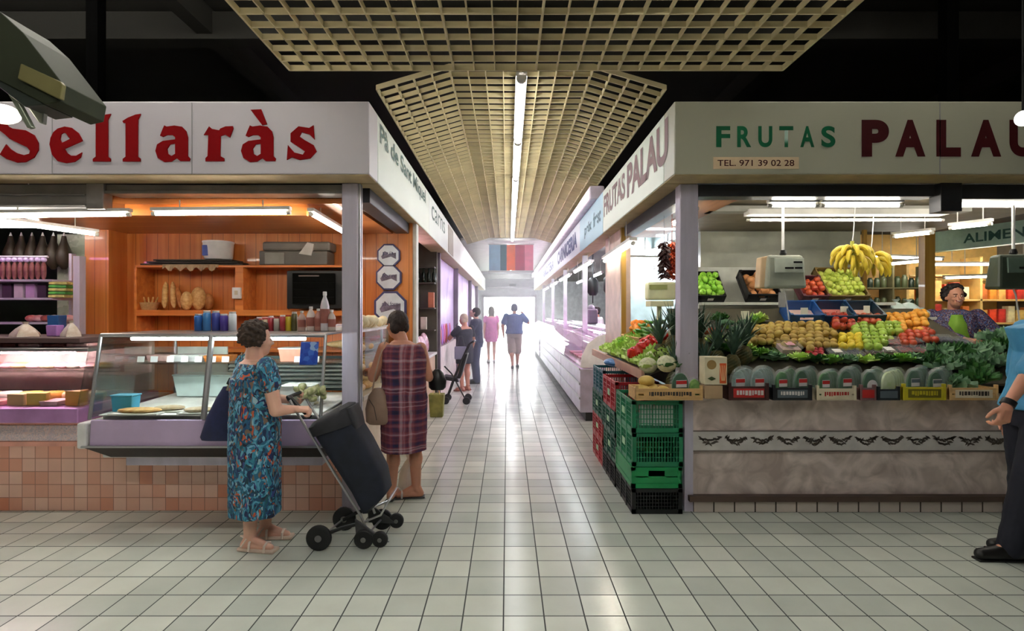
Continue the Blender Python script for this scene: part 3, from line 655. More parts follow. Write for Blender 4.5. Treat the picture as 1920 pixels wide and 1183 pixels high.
cont('food_tray', 'white box at the back of the case deck', 'tray', -2.45, 4.55, .81, .55, .2, .17, mat('cool_white_box', (206, 222, 218), .35), MATS['cool_white_box'])
for k, px in enumerate((232, 258, 290, 318, 345, 372, 398, 540, 575)):
    x = X(px, 4.05); o = mk('price_card', MB().obox((0, 0, .025), (.055, .003, .045), (-.2, 0, 0)), [paper, plastic_w][k % 2]); o.location = (x, 4.24, 1.109)
    tag(o, 'small white price card standing on the inner shelf of the bakery case', 'price card', 'price cards in the bakery case')
mk_ = mat('dark_sausage', (74, 40, 34), .4, nscale=20, col2=(110, 66, 50))
for k, px in enumerate((245, 275, 305, 335)):
    loaf('sausage', (X(px, 4.5), 4.5, 1.109), .13, .022, .3*(k-1.5), mk_, 'dark dry sausage lying on the inner shelf of the bakery case', 'sausage', 'dry sausages in the bakery case')
# bottles on top of the case
def bottle(name, label, x, y, z, h, r, m, capm, group=None, shape=0, lab=None):
    t = thing(name, label, 'bottle', (x, y, z), group)
    pr = [(r*.9, 0), (r, .01*h), (r, .62*h), (r*.75, .75*h), (r*.38, .86*h), (r*.36, .93*h)] if shape == 0 else [(r*.92, 0), (r, .02*h), (r, .84*h), (r*.8, .9*h), (r*.6, .92*h)]
    mb = MB().lathe(pr, (x, y, z), 14); mk('bottle_body', mb, m, t, smooth=True)
    mk('cap', MB().lathe([(r*.42, .9*h), (r*.45, .91*h), (r*.45, .99*h), (r*.36, h)] if shape == 0 else [(r*.8, .9*h), (r*.84, .91*h), (r*.84, .99*h), (r*.7, h)], (x, y, z), 12), capm, t, smooth=True)
    if lab: mk('bottle_label', MB().lathe([(r*1.01, .2*h), (r*1.015, .21*h), (r*1.015, .55*h), (r*1.01, .56*h)], (x, y, z), 14), lab, t, smooth=True)
    return t
bb = [(372, 32, (40, 96, 168), 'blue bottle leftmost on the bakery case'), (388, 38, (66, 132, 196), 'mid blue bottle second from the left on the bakery case'), (405, 38, (58, 70, 150), 'navy bottle third from the left on the bakery case'), (420, 32, (80, 60, 150), 'violet bottle fourth from the left on the bakery case'), (436, 36, (214, 222, 230), 'white bottle right of the violet one on the bakery case')]
for px, h, c, l in bb: bottle('drink_bottle', l, X(px, 4.3), 4.3, 1.352, h*4.3/F, .03, mat('bt%d' % px, c, .25), plastic_w, None, 1, None)
jars = [(486, 26, (150, 52, 50), 'red jar'), (497, 24, (196, 176, 150), 'cream jar'), (508, 28, (168, 46, 60), 'crimson jar'), (519, 26, (200, 190, 180), 'white labelled jar'), (530, 30, (176, 60, 66), 'rose jar'), (541, 30, (206, 180, 50), 'yellow jar'), (552, 36, (80, 76, 40), 'olive jar with a dark lid')]
for px, h, c, l in jars: bottle('sauce_jar', l+' in the row on the bakery case behind the woman', X(px, 4.28), 4.28, 1.352, h*4.28/F, .023, mat('jr%d' % px, c, .3), mat('jar_lid', (190, 60, 50), .4) if px % 2 else plastic_w, None, 1)
tall = [(566, 38, .03, (178, 150, 140)), (583, 46, .033, (214, 196, 186)), (597, 42, .03, (170, 120, 110)), (609, 74, .034, (206, 200, 206)), (622, 40, .03, (200, 186, 176))]
tl = ['brownish bottle with a white cap on the right of the bakery case', 'pale pink bottle left of the tallest one', 'rosy bottle just left of the tallest one', 'tallest clear white bottle on the bakery case', 'small pale bottle by the steel post']
for (px, h, r, c), l in zip(tall, tl): bottle('drink_bottle', l, X(px, 4.25), 4.25, 1.352, h*4.25/F, r, mat('tb%d' % px, c, .25), plastic_w, None, 0, mat('lb%d' % px, (150, 90, 80), .5))
o = solid('carton_box', MB().box(-1.98, -1.72, 4.38, 4.5, 1.352, 1.46), mat('pink_carton', (206, 140, 130), .6, nscale=8), 'pinkish carton with a white lid behind the woman head', 'box', bevel=.004)
# back shelf unit
U = thing('wall_shelf', 'orange pine shelf unit on the back wall of the bakery', 'shelf', (-2.95, 5.85, 1.1))
x0, x1 = X(256, 5.7), X(655, 5.7)
for z0, z1 in ((1.965, 1.99), (1.46, 1.52), (1.08, 1.12)): mk('shelf_board', MB().box(x0, x1, 5.7, 5.995, z0, z1), pine_h, U, bevel=.003)
mk('side_panel', MB().box(x0-.025, x0, 5.7, 5.995, 1.08, 1.99), pine_h, U)
mk('upright', MB().box(X(441, 5.7), X(456, 5.7), 5.7, 5.995, 1.52, 1.965), pine_h, U)
mk('upright', MB().box(X(655, 5.7), X(660, 5.7)+.02, 5.7, 5.995, 1.08, 1.99), pine_h, U)
t = thing('switch_box', 'white switch box on the upright of the pine shelf', 'switch', (X(445, 5.68), 5.69, 1.63))
mk('cover', MB().box(X(437, 5.69), X(453, 5.69), 5.665, 5.698, Z(560, 5.69), Z(539, 5.69)), plastic_w, t, bevel=.004); mk('rocker', MB().box(X(442, 5.69), X(448, 5.69), 5.66, 5.666, Z(553, 5.69), Z(545, 5.69)), mat('ivory', (206, 196, 170), .5), t)
t = thing('baking_tray', 'stack of dark baking trays on top of the pine shelf', 'tray', (X(360, 5.8), 5.82, 1.99))
for k in range(3): mk('tray_sheet', MB().box(X(272+k*12, 5.8), X(462-k*10, 5.8), 5.72, 5.97, 1.992+k*.022, 2.008+k*.022), mat('tray_dark', (58, 52, 46), .5, .5), t, bevel=.004)
t = thing('baking_cloth', 'floury cloth edge hanging over the top shelf board', 'cloth', (X(360, 5.69), 5.69, 1.93))
mb = MB(); n = 26; top = []; bot = []
for i in range(n+1):
    px = 305+105*i/n; top.append((X(px, 5.69), 5.692, 1.995)); bot.append((X(px, 5.69), 5.686+.008*math.sin(i*1.9), 1.945+.022*math.sin(i*1.3)))
vs = top+bot+[(a, b-.006, c) for a, b, c in top+bot]; m_ = n+1
fs = [(i, i+1, m_+i+1, m_+i) for i in range(n)]+[(2*m_+i+1, 2*m_+i, 3*m_+i, 3*m_+i+1) for i in range(n)]
mk('hem', MB().add(vs, fs), mat('flour_cloth', (176, 150, 118), .9, nscale=12), t)
t = thing('bucket', 'white bucket with a blue label on the trays of the top shelf', 'bucket', (X(406, 5.8), 5.84, 2.06))
mk('bucket_body', MB().lathe([(.125, 0), (.14, .02), (.15, .17), (.155, .175), (.155, .19), (.13, .19)], (X(406, 5.8), 5.84, 2.06), 24), plastic_w, t, smooth=True)
mk('bucket_label', MB().box(X(384, 5.7)-.03, X(384, 5.7)+.03, 5.70, 5.712, 2.09, 2.2), mat('blue_label', (70, 90, 170), .5, nscale=20), t, bevel=.003)
t = thing('storage_box', 'grey oven box with a crumpled bag on the top shelf', 'box', (X(555, 5.8), 5.85, 1.99))
mk('box_body', MB().box(X(492, 5.8), X(618, 5.8), 5.72, 5.97, 1.992, 2.14), mat('grey_box', (92, 88, 82), .5, .1), t, bevel=.01)
mk('box_lid', MB().box(X(496, 5.8), X(622, 5.8), 5.74, 5.97, 2.145, 2.24), mat('grey_box2', (112, 106, 98), .5), t, bevel=.02)
mk('box_front', MB().box(X(496, 5.7), X(532, 5.7), 5.705, 5.72, 2.0, 2.12), mat('grey_pale', (130, 128, 120), .5), t)
mk('crumpled_bag', MB().prism([(-.07, 0), (.06, -.02), (.09, .1), (.02, .12), (-.03, .05)], (X(572, 5.7), 5.71, 2.11), (1, 0, 0), (0, 0, 1), (0, .03, 0)), mat('clear_bag', (180, 176, 168), .3), t)
for k, (px, py, L_, lab) in enumerate(((300, 525, .30, 'thin baguette leaning at the left of the pine shelf'), (313, 528, .30, 'thick baguette leaning next to the thin one'), (322, 540, .24, 'short dark baguette leaning behind the thick one'))):
    mb = MB(); a = Vector((X(px, 5.8), 5.9, 1.525+L_)); b = Vector((X(px+6+k*5, 5.8), 5.82, 1.545))
    pts = [b.lerp(a, i/8) for i in range(9)]; mb.tube(pts, [.01, .024, .029, .03, .03, .03, .028, .022, .008], 12)
    o = solid('baguette', mb, crust if k < 2 else crust_d, lab, 'bread', smooth=True)
for k, (px, r, lab) in enumerate(((350, .10, 'small round loaf on the pine shelf'), (368, .125, 'large round loaf on the pine shelf'), (383, .09, 'dark round loaf at the right end of the loaves'))):
    mb = MB().ell((X(px, 5.8), 5.8+.04*k, 1.52+r), (r*.62, r*.45, r), nu=18, nv=12); solid('round_loaf', mb, (crust, crust, crust_d)[k], lab, 'bread', smooth=True)
t = thing('bread_basket', 'small basket with bread sticks at the left of the pine shelf', 'basket', (X(272, 5.8), 5.83, 1.52))
mk('basket', MB().lathe([(.07, 0), (.1, .07), (.105, .08), (.09, .08), (.06, .01)], (X(276, 5.8), 5.83, 1.522), 18), mat('wicker', (196, 156, 104), .8, nscale=60, bump=.6), t, smooth=True)
for k in range(4): mk('bread_stick', MB().cone((X(272+4*k, 5.8), 5.83, 1.56), (X(268+8*k, 5.8), 5.81+.01*k, 1.66), .009, n=8), crust, t)
t = thing('wall_oven', 'black glass door oven at the right of the pine shelf', 'oven', (X(590, 5.6), 5.8, 1.52))
mk('oven_body', MB().box(X(536, 5.62), X(652, 5.62), 5.64, 5.96, 1.535, 1.93), mat('oven_black', (20, 20, 22), .3), t, bevel=.008)
mk('oven_door', MB().box(X(548, 5.62), X(628, 5.62), 5.62, 5.64, 1.58, 1.90), glass('dark_glass', (40, 44, 46), .3), t, bevel=.004)
mk('handle', MB().cone((X(560, 5.6), 5.6, 1.87), (X(598, 5.6), 5.6, 1.87), .007, n=8), alu, t)
for z in (1.65, 1.73, 1.80): mk('rack', MB().box(X(550, 5.63), X(626, 5.63), 5.634, 5.64, z, z+.008), alu, t)
# octagonal plaques on the pine wall
def octa(px, py, r, label, k):
    c = Vector((X(px, 5.98), 5.965, Z(py, 5.98))); t = thing('octagonal_plaque', label, 'plaque', c)
    oc = lambda q: [(q*math.cos(PI/8+i*PI/4), q*math.sin(PI/8+i*PI/4)) for i in range(8)]
    mk('plaque_rim', MB().prism(oc(r), c+Vector((0, .005, 0)), (1, 0, 0), (0, 0, 1), (0, .028, 0)), mat('navy_rim', (58, 56, 104), .5), t)
    mk('plaque_face', MB().prism(oc(r*.87), c, (1, 0, 0), (0, 0, 1), (0, .006, 0)), mat('plaque_white', (216, 222, 232), .4), t)
    mk('painted_picture', MB().prism([(-.6*r, -.1*r), (-.3*r, .35*r), (-.05*r, .1*r), (.6*r, .22*r), (.6*r, -.3*r), (.2*r, -.1*r), (-.5*r, -.3*r)], c+Vector((0, -.002, 0)), (1, 0, 0), (0, 0, 1), (0, .002, 0)), mat('plaque_blue', (110, 130, 176) if k else (110, 100, 120), .5, nscale=20, var=.4), t)
    text('lettering', ('pa', 'forn', 'pa i forn')[k], mat('plaque_ink', (60, 60, 90), .5), c+Vector((-.45*r, -.004, -.02+.12*r)), (1, 0, 0), .3*r, .9*r, t)
octa(729, 479, .135, 'smallest octagonal plaque at the top of the pine wall', 0)
octa(729, 520, .15, 'middle octagonal plaque with a blue painting on the pine wall', 1)
octa(732, 576, .19, 'largest octagonal plaque lowest on the pine wall', 2)
# bread counter on the aisle side
B = thing('bread_counter', 'glass topped bread counter on the aisle side of the bakery', 'display case', (-1.5, 5.1, .8))
mk('counter_top', MB().box(-1.85, -1.12, 4.87, 5.95, .80, .84).box(-1.262, -1.12, 4.27, 4.87, .80, .84), mat('cream_top', (214, 204, 180), .4), B, bevel=.005)
for z in (1.0, 1.16): mk('glass_shelf', MB().box(-1.8, -1.2, 4.88, 5.9, z, z+.008).box(-1.26, -1.15, 4.28, 4.88, z, z+.008), clear, B)
mk('top_board', MB().box(-1.82, -1.17, 4.87, 5.92, 1.34, 1.36).box(-1.262, -1.15, 4.28, 4.87, 1.34, 1.36), plastic_w, B)
mk('front_glass', MB().box(-1.172, -1.168, 4.5, 5.9, .97, 1.34), clear, B)
p_ = MB()
for y in (4.3, 5.1, 5.9): p_.box(-1.18, -1.16, y-.01, y+.01, .84, 1.34)
mk('counter_frame', p_, alu, B)
pale_b = mat('pale_bread', (222, 200, 150), .6, nscale=20, col2=(200, 160, 100), bump=.2)
k = 0
for z in (.842, 1.009, 1.169):
    for y in (4.44, 4.71, 5.0, 5.22, 5.44, 5.66):
        nr = y < 4.87; loaf('bread_loaf', (-1.207 if nr else -1.45, y, z), .25 if nr else .42, .05 if nr else (.065 if z < 1 else .05), PI/2 if nr else R.uniform(-.15, .15), [pale_b, crust, pale_b][k % 3], 'long pale loaf lying in the bread counter by the aisle', 'bread', 'loaves in the bread counter'); k += 1
for k in range(16):
    r = R.uniform(.04, .06); a = R.uniform(0, 6)
    mb = MB().ell((0, 0, r), (r, r*.9, r), (R.random(), R.random(), a), 10, 7)
    o = mk('pastry_puff', mb, mat('meringue', (236, 226, 196), .6, nscale=20, col2=(222, 200, 150)), smooth=True); o.location = (-1.21, 4.34+.105*k, 1.362) if k < 6 else (-1.36+.1*(k % 3)-.06, 4.96+.13*((k//3) % 4), 1.362)
    tag(o, 'cream coloured puff in the heap on top of the bread counter', 'pastry', 'puffs on the bread counter')
# ================= DELI AT THE LEFT =================
D = thing('display_case', 'deli display case full of cheese and meat at the left edge', 'display case', (-5, 4.2, .69))
mk('case_base', MB().box(-8, -3.12, 3.97, 4.9, .692, .80), mat('lilac_front', (190, 140, 196), .35, .4), D, bevel=.008)
mk('top_ledge', MB().box(-8, -3.3, 4.22, 4.95, 1.26, 1.30), mat('ledge_brown', (84, 62, 60), .5), D, bevel=.004)
mk('middle_shelf', MB().box(-8, -3.16, 4.12, 4.75, 1.20, 1.225), alu, D, bevel=.004)
mk('glass_shelf', MB().box(-8, -3.16, 4.35, 4.75, 1.02, 1.03), clear, D)
mk('front_glass', MB().hexa([(-8, 4.0, .81), (-3.14, 4.0, .81), (-3.14, 4.006, .81), (-8, 4.006, .81), (-8, 4.11, 1.2), (-3.14, 4.11, 1.2), (-3.14, 4.116, 1.2), (-8, 4.116, 1.2)]), clear, D)
mk('side_glass', MB().hexa([(-3.146, 4.0, .81), (-3.14, 4.0, .81), (-3.14, 4.8, .81), (-3.146, 4.8, .81), (-3.146, 4.11, 1.24), (-3.14, 4.11, 1.24), (-3.14, 4.8, 1.24), (-3.146, 4.8, 1.24)]), clear, D)
mk('back_panel', MB().box(-8, -3.16, 4.86, 4.9, .81, 1.25), mat('pink_back', (230, 206, 190), .5), D)
mk('inner_tube', MB().cone((-7.5, 4.3, 1.185), (-3.4, 4.3, 1.185), .012, n=8), emit('tube_case_pink', (255, 214, 226), TUBE*3.5), D)
cheese = [mat('cheese%d' % i, c, .5, nscale=6) for i, c in enumerate([(232, 190, 96), (240, 222, 170), (226, 160, 70), (244, 236, 214), (214, 176, 120)])]
meat = [mat('meat%d' % i, c, .4, nscale=14, col2=d) for i, (c, d) in enumerate([((186, 70, 76), (220, 160, 150)), ((214, 130, 136), (236, 190, 186)), ((120, 46, 44), (170, 90, 80)), ((230, 170, 170), (240, 210, 205))])]
def wedge(c, r, h, a0, m, label, group):
    pl_ = [(0, 0)]+[(r*math.cos(a), r*math.sin(a)) for a in [.0, .25, .5, .75, 1.0]]
    o = mk('cheese_wedge', MB().prism(pl_, (0, 0, 0), (1, 0, 0), (0, 1, 0), (0, 0, h)), m, bevel=.003); o.location = c; o.rotation_euler[2] = a0; return tag(o, label, 'cheese', group)
for i in range(13):
    x = -5.0+i*.145
    if i % 3 == 2:
        o = mk('food_tray', MB().hexa([(-.06, -.07, 0), (.06, -.07, 0), (.06, .07, 0), (-.06, .07, 0), (-.07, -.08, .035), (.07, -.08, .035), (.07, .08, .035), (-.07, .08, .035)]), meat[i % 4], bevel=.004); o.location = (x, 4.13, .802); tag(o, 'small tray of sliced meat among the cheeses of the deli case', 'tray', 'meat trays in the deli case')
    else: wedge((x-.04, 4.08, .802), .14, .08+.05*R.random(), R.uniform(-.4, .4), cheese[i % 5], 'cheese wedge in the front row of the deli case', 'front row cheeses of the deli case')
for i in range(11):
    x = -5.0+i*.17
    mb = MB().lathe([(.07, 0), (.078, .01), (.078, .05), (.07, .06)], (0, 0, 0), 16); o = mk('round_cheese', mb, cheese[(i*2+1) % 5], smooth=True); o.location = (x, 4.38, .802); tag(o, 'small whole cheese in the second row of the deli case', 'cheese', 'second row cheeses of the deli case')
for i in range(16):
    x = -5.0+i*.112
    o = mk('ham_piece', MB().ell((0, 0, .028), (.08, .06, .028), None, 12, 8), ([meat[(i+1) % 4], cheese[i % 5]])[i % 2], smooth=True); o.location = (x, 4.5, 1.032); o.rotation_euler[2] = R.uniform(-.5, .5); tag(o, 'piece of cured meat on the glass shelf of the deli case', 'meat', 'cured meats on the deli glass shelf')
for i in range(9):
    x = -4.9+i*.19
    o = mk('ham_piece', MB().obox((0, 0, .014), (.17, .12, .028)), meat[i % 2+1], bevel=.01); o.location = (x, 4.35, 1.226); tag(o, 'flat slab of pink meat under the ledge of the deli case', 'meat', 'pink meat slabs on the deli case shelf')
# things on the ledge
def bag_cone(c, r, h, m, label):
    mb = MB().lathe([(r, 0), (r*.95, h*.2), (r*.6, h*.55), (r*.15, h*.85), (r*.25, h)], (0, 0, 0), 14, lob=.12, k=5); o = mk('food_bag', mb, m, smooth=True); o.location = c; return tag(o, label, 'bag')
bagm = mat('cream_bag', (216, 206, 196), .4, nscale=16, col2=(190, 168, 150))
bag_cone((X(48, 4.4), 4.4, 1.302), .10, .12, bagm, 'knotted cream bag on the deli ledge')
bag_cone((X(134, 4.4), 4.4, 1.302), .07, .13, bagm, 'knotted pinkish bag at the right end of the deli ledge')
cont('storage_jar', 'purple box on the deli ledge beside the pinkish bag', 'box', X(103, 4.5), 4.5, 1.302, .09, .08, .09, mat('purple_box', (180, 130, 210), .4))
cont('storage_jar', 'dark blue jar behind the purple box in the deli', 'jar', X(107, 4.85), 4.85, 1.302, .1, .1, .17, mat('blue_jar', (40, 84, 140), .35))
R_ = thing('goods_rack', 'steel goods rack behind the deli case', 'rack', (-5.1, 5.5, 0))
mk('rack_column', MB().box(X(137, 5.3), X(149, 5.3), 5.3, 5.38, 0, Z(480, 5.3)), steel_l, R_)
for z in (1.38, 1.62, 1.80): mk('rack_board', MB().box(-8, X(105, 5.4), 5.35, 5.65, z, z+.02), mat('rack_white', (190, 180, 200), .4), R_)
mk('hook_rail', MB().cone((-8, 5.45, 2.05), (X(90, 5.45), 5.45, 2.05), .012, n=8), steel_l, R_)
mk('rack_column', MB().box(-7.6, -7.54, 5.6, 5.66, 0, 2.36), steel_l, R_); mk('rack_column', MB().box(X(104, 5.4)-.03, X(104, 5.4), 5.6, 5.66, 0, 2.1), steel_l, R_)
saus_m = mat('hanging_sausage', (108, 50, 58), .5, nscale=20, col2=(150, 90, 90)); tip = mat('lilac_string', (206, 180, 226), .6)
for i in range(14):
    x = X(82, 5.45)-.058*i; t = thing('hanging_sausage', 'dry sausage with a pale top hanging in the deli', 'sausage', (x, 5.45, 1.83), 'sausages hanging in the deli')
    if i == 0:
        a = mk('sausage_body', MB().tube([(x, 5.45, 2.0-k*.03) for k in range(7)], [.008, .02, .023, .024, .023, .02, .008], 10), saus_m, t, smooth=True)
        b = mk('string_top', MB().ell((x, 5.45, 2.02), (.028, .025, .026), None, 8, 6), tip, t, smooth=True)
    else:
        for s_ in (a, b): c = s_.copy(); COL.objects.link(c); c.parent = t
for i in range(6):
    x = X(20+20*i, 5.9); t = thing('hanging_ham', 'dark cured ham with a white drip cup hanging at the back of the deli', 'ham', (x, 5.9, 1.9), 'hams hanging in the deli')
    if i == 0:
        a = mk('ham_body', MB().tube([(x, 5.9, 2.32-k*.06) for k in range(7)], [.02, .03, .05, .07, .075, .06, .02], 12), mat('ham_dark', (52, 40, 28), .5, nscale=10, var=.4), t, smooth=True)
        b = mk('ham_hook', MB().cone((x, 5.9, 2.3), (x, 5.9, 2.36), .02, .004, 8), plastic_w, t)
    else:
        for s_ in (a, b): c = s_.copy(); COL.objects.link(c); c.parent = t
for i in range(5):
    o = mk('food_packet', MB().obox((0, 0, .015), (.16, .14, .028), (0, 0, .05*i)), mat('packet%d' % (i % 2), [(206, 196, 120), (90, 170, 80)][i % 2], .4, nscale=12, var=.4), bevel=.006)
    o.location = (X(108, 5.4), 5.45, 1.642+i*.032); tag(o, ['lowest', 'second', 'middle', 'fourth', 'topmost'][i]+' green and yellow packet in the stack on the deli rack', 'packet')
for i in range(6):
    o = mk('meat_packet', MB().ell((0, 0, .035), (.06, .05, .035), None, 10, 7), meat[i % 4], smooth=True); o.location = (X(52+14*i, 5.45), 5.5, 1.402); tag(o, 'wrapped piece of meat on the lower deli rack board', 'meat', 'wrapped meats on the deli rack')
for i in range(5):
    o = mk('food_carton', MB().obox((0, 0, .07), (.09, .1, .14)), mat('carton%d' % (i % 3), [(190, 150, 196), (60, 40, 60), (206, 190, 200)][i % 3], .5), bevel=.004); o.location = (X(-10+22*i, 5.45), 5.5, 1.642); tag(o, 'upright carton on the middle deli rack board', 'box', 'cartons on the deli rack')
# ================= FRUIT STALL =================
board = mat('display_board', (74, 70, 56), .6)
t = thing('display_stand', 'sloping produce stand rising behind the marble fruit counter', 'stand', (3, 4.7, .9))
def sl(x0, x1, y0, y1, th=.02):
    return MB().hexa([(x0, y0, slope(y0)-th), (x1, y0, slope(y0)-th), (x1, y1, slope(y1)-th), (x0, y1, slope(y1)-th), (x0, y0, slope(y0)), (x1, y0, slope(y0)), (x1, y1, slope(y1)), (x0, y1, slope(y1))])
mk('stand_board', sl(1.62, 4.12, 4.24, 5.55), board, t); mk('stand_board', sl(4.12, 4.46, 4.24, 4.8), board, t)
mk('back_support', MB().box(1.66, 4.10, 5.5, 5.54, .0, slope(5.5)-.03), board, t)
for x in (1.7, 4.05): mk('side_support', MB().hexa([(x, 4.4, 0), (x+.03, 4.4, 0), (x+.03, 5.5, 0), (x, 5.5, 0), (x, 4.4, slope(4.4)-.03), (x+.03, 4.4, slope(4.4)-.03), (x+.03, 5.5, slope(5.5)-.03), (x, 5.5, slope(5.5)-.03)]), board, t)
def s2(x): return 1.0+.4*(x-1.1)
def S2(px, py, h=0):
    kx = (px-CX)/F; dz = -(py-CY)/F; y = (.94-h)/(.4*kx-dz); return Vector((kx*y, y, s2(kx*y)+h))
t = thing('display_ledge', 'wood edged vegetable ledge along the aisle side of the fruit stall', 'stand', (1.35, 5.5, .9))
mk('ledge_board', MB().hexa([(1.1, 4.36, .98), (1.6, 4.36, 1.18), (1.6, 6.28, 1.18), (1.1, 6.28, .98), (1.1, 4.36, 1.0), (1.6, 4.36, 1.2), (1.6, 6.28, 1.2), (1.1, 6.28, 1.0)]), board, t)
mk('ledge_edge', MB().box(1.07, 1.098, 4.36, 6.9, .958, 1.035), mat('ledge_pinkwood', (186, 146, 124), .5), t, bevel=.004)
mk('ledge_support', MB().box(1.45, 1.55, 4.5, 6.2, .845, 1.1), board, t)
# ---- stacked plastic crates
def crate_mesh(w_, d_, h, mesh=True, t_=.012, bottom=True):
    m = MB(); X0, X1, Y0, Y1 = -w_/2, w_/2, -d_/2, d_/2
    for (x, y) in ((X0, Y0), (X1-.03, Y0), (X0, Y1-.03), (X1-.03, Y1-.03)): m.box(x, x+.03, y, y+.03, 0, h)
    for z0, z1 in ((0, .035), (h-.03, h-.004)):
        m.box(X0, X1, Y0, Y0+t_, z0, z1); m.box(X0, X1, Y1-t_, Y1, z0, z1); m.box(X0, X0+t_, Y0, Y1, z0, z1); m.box(X1-t_, X1, Y0, Y1, z0, z1)
    if bottom: m.box(X0+.005, X1-.005, Y0+.005, Y1-.005, .002, .012)
    if mesh:
        n = int(w_/.022)
        for i in range(1, n): x = X0+w_*i/n; m.box(x-.003, x+.003, Y0+.002, Y0+.008, .03, h-.03); m.box(x-.003, x+.003, Y1-.008, Y1-.002, .03, h-.03)
        n = int(d_/.026)
        for i in range(1, n): y = Y0+d_*i/n; m.box(X0+.002, X0+.008, y-.003, y+.003, .03, h-.03); m.box(X1-.008, X1-.002, y-.003, y+.003, .03, h-.03)
        for k in range(1, 5):
            z = .03+(h-.06)*k/5; m.box(X0, X1, Y0+.001, Y0+.008, z-.0025, z+.0025); m.box(X0+.001, X0+.008, Y0, Y1, z-.0025, z+.0025)
        for y in (Y0+d_*.33, Y0+d_*.66): m.box(X0-.004, X0+.01, y-.015, y+.015, 0, h-.004)
    else:
        m.box(X0+.004, X1-.004, Y0+.004, Y0+.01, .02, h*.55); m.box(X0+.004, X0+.01, Y0+.004, Y1-.004, .02, h-.02); m.box(X1-.01, X1-.004, Y0, Y1, .02, h-.02); m.box(X0, X1, Y1-.01, Y1-.004, .02, h-.02)
        m.box(X0+.004, -.06, Y0+.004, Y0+.01, h*.5, h-.02); m.box(.06, X1-.004, Y0+.004, Y0+.01, h*.5, h-.02)
    return m
cg = {'g': mat('crate_green', (30, 122, 84), .4), 'b': mat('crate_bright_green', (20, 138, 78), .4), 'k': mat('crate_black', (18, 20, 22), .45), 'r': mat('crate_red', (170, 36, 44), .4), 't': mat('crate_teal', (30, 92, 104), .4), 'd': mat('crate_dark_green', (18, 84, 66), .4)}
stk = [(4.06, [('k', .19, True, 'black crate at the bottom of the nearest crate stack'), ('b', .16, False, 'bright green solid crate second from the bottom of the nearest stack'), ('g', .25, True, 'green mesh crate in the middle of the nearest stack'), ('g', .24, True, 'green mesh crate with white paper at the top of the nearest stack')]),
       (4.68, [('k', .19, True, 'black crate under the second crate stack'), ('d', .23, True, 'dark green crate above the black one of the second stack'), ('d', .22, True, 'upper dark green crate of the second stack'), ('r', .26, True, 'red mesh crate on top of the second stack')]),
       (5.30, [('r', .23, True, 'red crate at the bottom of the farthest stack'), ('r', .22, True, 'second red crate of the farthest stack'), ('d', .24, True, 'dark green crate of the farthest stack'), ('t', .24, True, 'teal crate on top of the farthest stack')])]
for y0, L_ in stk:
    z = 0
    for c, h, ms, lab in L_:
        dx = R.uniform(-.006, .006); o = mk('crate', crate_mesh(.375, .6, h, ms), cg[c]); o.location = (1.1125+dx, y0+.3, z); tag(o, lab, 'crate'); z += h+.001
        if ms and c in 'gdr': 
            l = MB(); l.box(-.1905, -.188, -.05, .05, h*.4, h*.62); mk('crate_label', l, mat('crate_label_pale', (150, 190, 150), .5), o, rel=False)
t = solid('paper_sheet', MB().box(.99, 1.08, 4.085, 4.10, .655, .82).box(1.09, 1.24, 4.085, 4.1, .65, .80), plastic_w, 'white paper seen through the top crate of the nearest stack', 'paper')
o = solid('crate_filling', MB().ell((1.11, 4.3, .46), (.12, .12, .055), None, 14, 8), mat('greens_in_crate', (64, 110, 50), .6, nscale=20, var=.4), 'green vegetable inside the middle crate of the nearest stack', 'vegetable', smooth=True)
o = solid('blue_bag', MB().ell((1.12, 5.6, .985), (.13, .2, .045), None, 14, 8), mat('blue_film', (60, 110, 170), .3, nscale=10), 'blue plastic bag on top of the farthest crate stack', 'bag', smooth=True)
# ---- front row crates with wrapped vegetables
film = film_mat('film', (226, 236, 232), .05)
def open_crate(px0, px1, pyb, h, m, label, mark=None, y0=3.95, dep=.24, z0=.862, slat=False, markm=None):
    x0, x1 = X(px0, y0), X(px1, y0); t = thing('produce_crate', label, 'crate', ((x0+x1)/2, y0+dep/2, z0)); th = .008
    mb = MB().box(x0, x1, y0, y0+dep, z0, z0+th).box(x0, x1, y0+dep-th, y0+dep, z0+th, z0+h).box(x0, x0+th, y0, y0+dep, z0+th, z0+h).box(x1-th, x1, y0, y0+dep, z0+th, z0+h)
    if slat: mb.box(x0, x1, y0, y0+th, z0+th, z0+h*.42).box(x0, x1, y0, y0+th, z0+h*.55, z0+h); 
    else: mb.box(x0, x1, y0, y0+th, z0+th, z0+h)
    for x in (x0, x1-.02): mb.box(x, x+.02, y0-.002, y0+.02, z0, z0+h*1.25)
    mk('crate_body', mb, m, t, bevel=.002)
    if mark:
        k = MB(); w_ = x1-x0
        k.box(x0+w_*.12, x1-w_*.12, y0-.0025, y0-.0005, z0+h*.2, z0+h*.85); mk('printed_band', k, mark, t)
        if markm:
            q = MB(); x = x0+w_*.2
            while x < x1-w_*.2: ww = R.uniform(.008, .02); q.box(x, x+ww, y0-.0035, y0-.0026, z0+h*(.35+.1*R.random()), z0+h*.72); x += ww+.006
            mk('print', q, markm, t)
    return t
wood_c = mat('crate_wood', (204, 164, 108), .7, nscale=8, stretch=(1, 6, 6)); choc = mat('crate_brown', (64, 30, 26), .6); orange = mat('crate_orange', (204, 92, 40), .6); blackc = mat('carton_black', (24, 26, 30), .5); yel = mat('crate_yellow', (196, 180, 36), .5); cream_c = mat('crate_cream', (220, 206, 176), .6)
redp = mat('print_red', (186, 40, 38), .5); whitep = mat('print_white', (216, 210, 206), .5); darkp = mat('print_dark', (60, 50, 44), .5)
open_crate(1192, 1318, 745, .085, wood_c, 'light wooden crate jutting out at the corner of the fruit counter', wood_c, slat=True, markm=darkp)
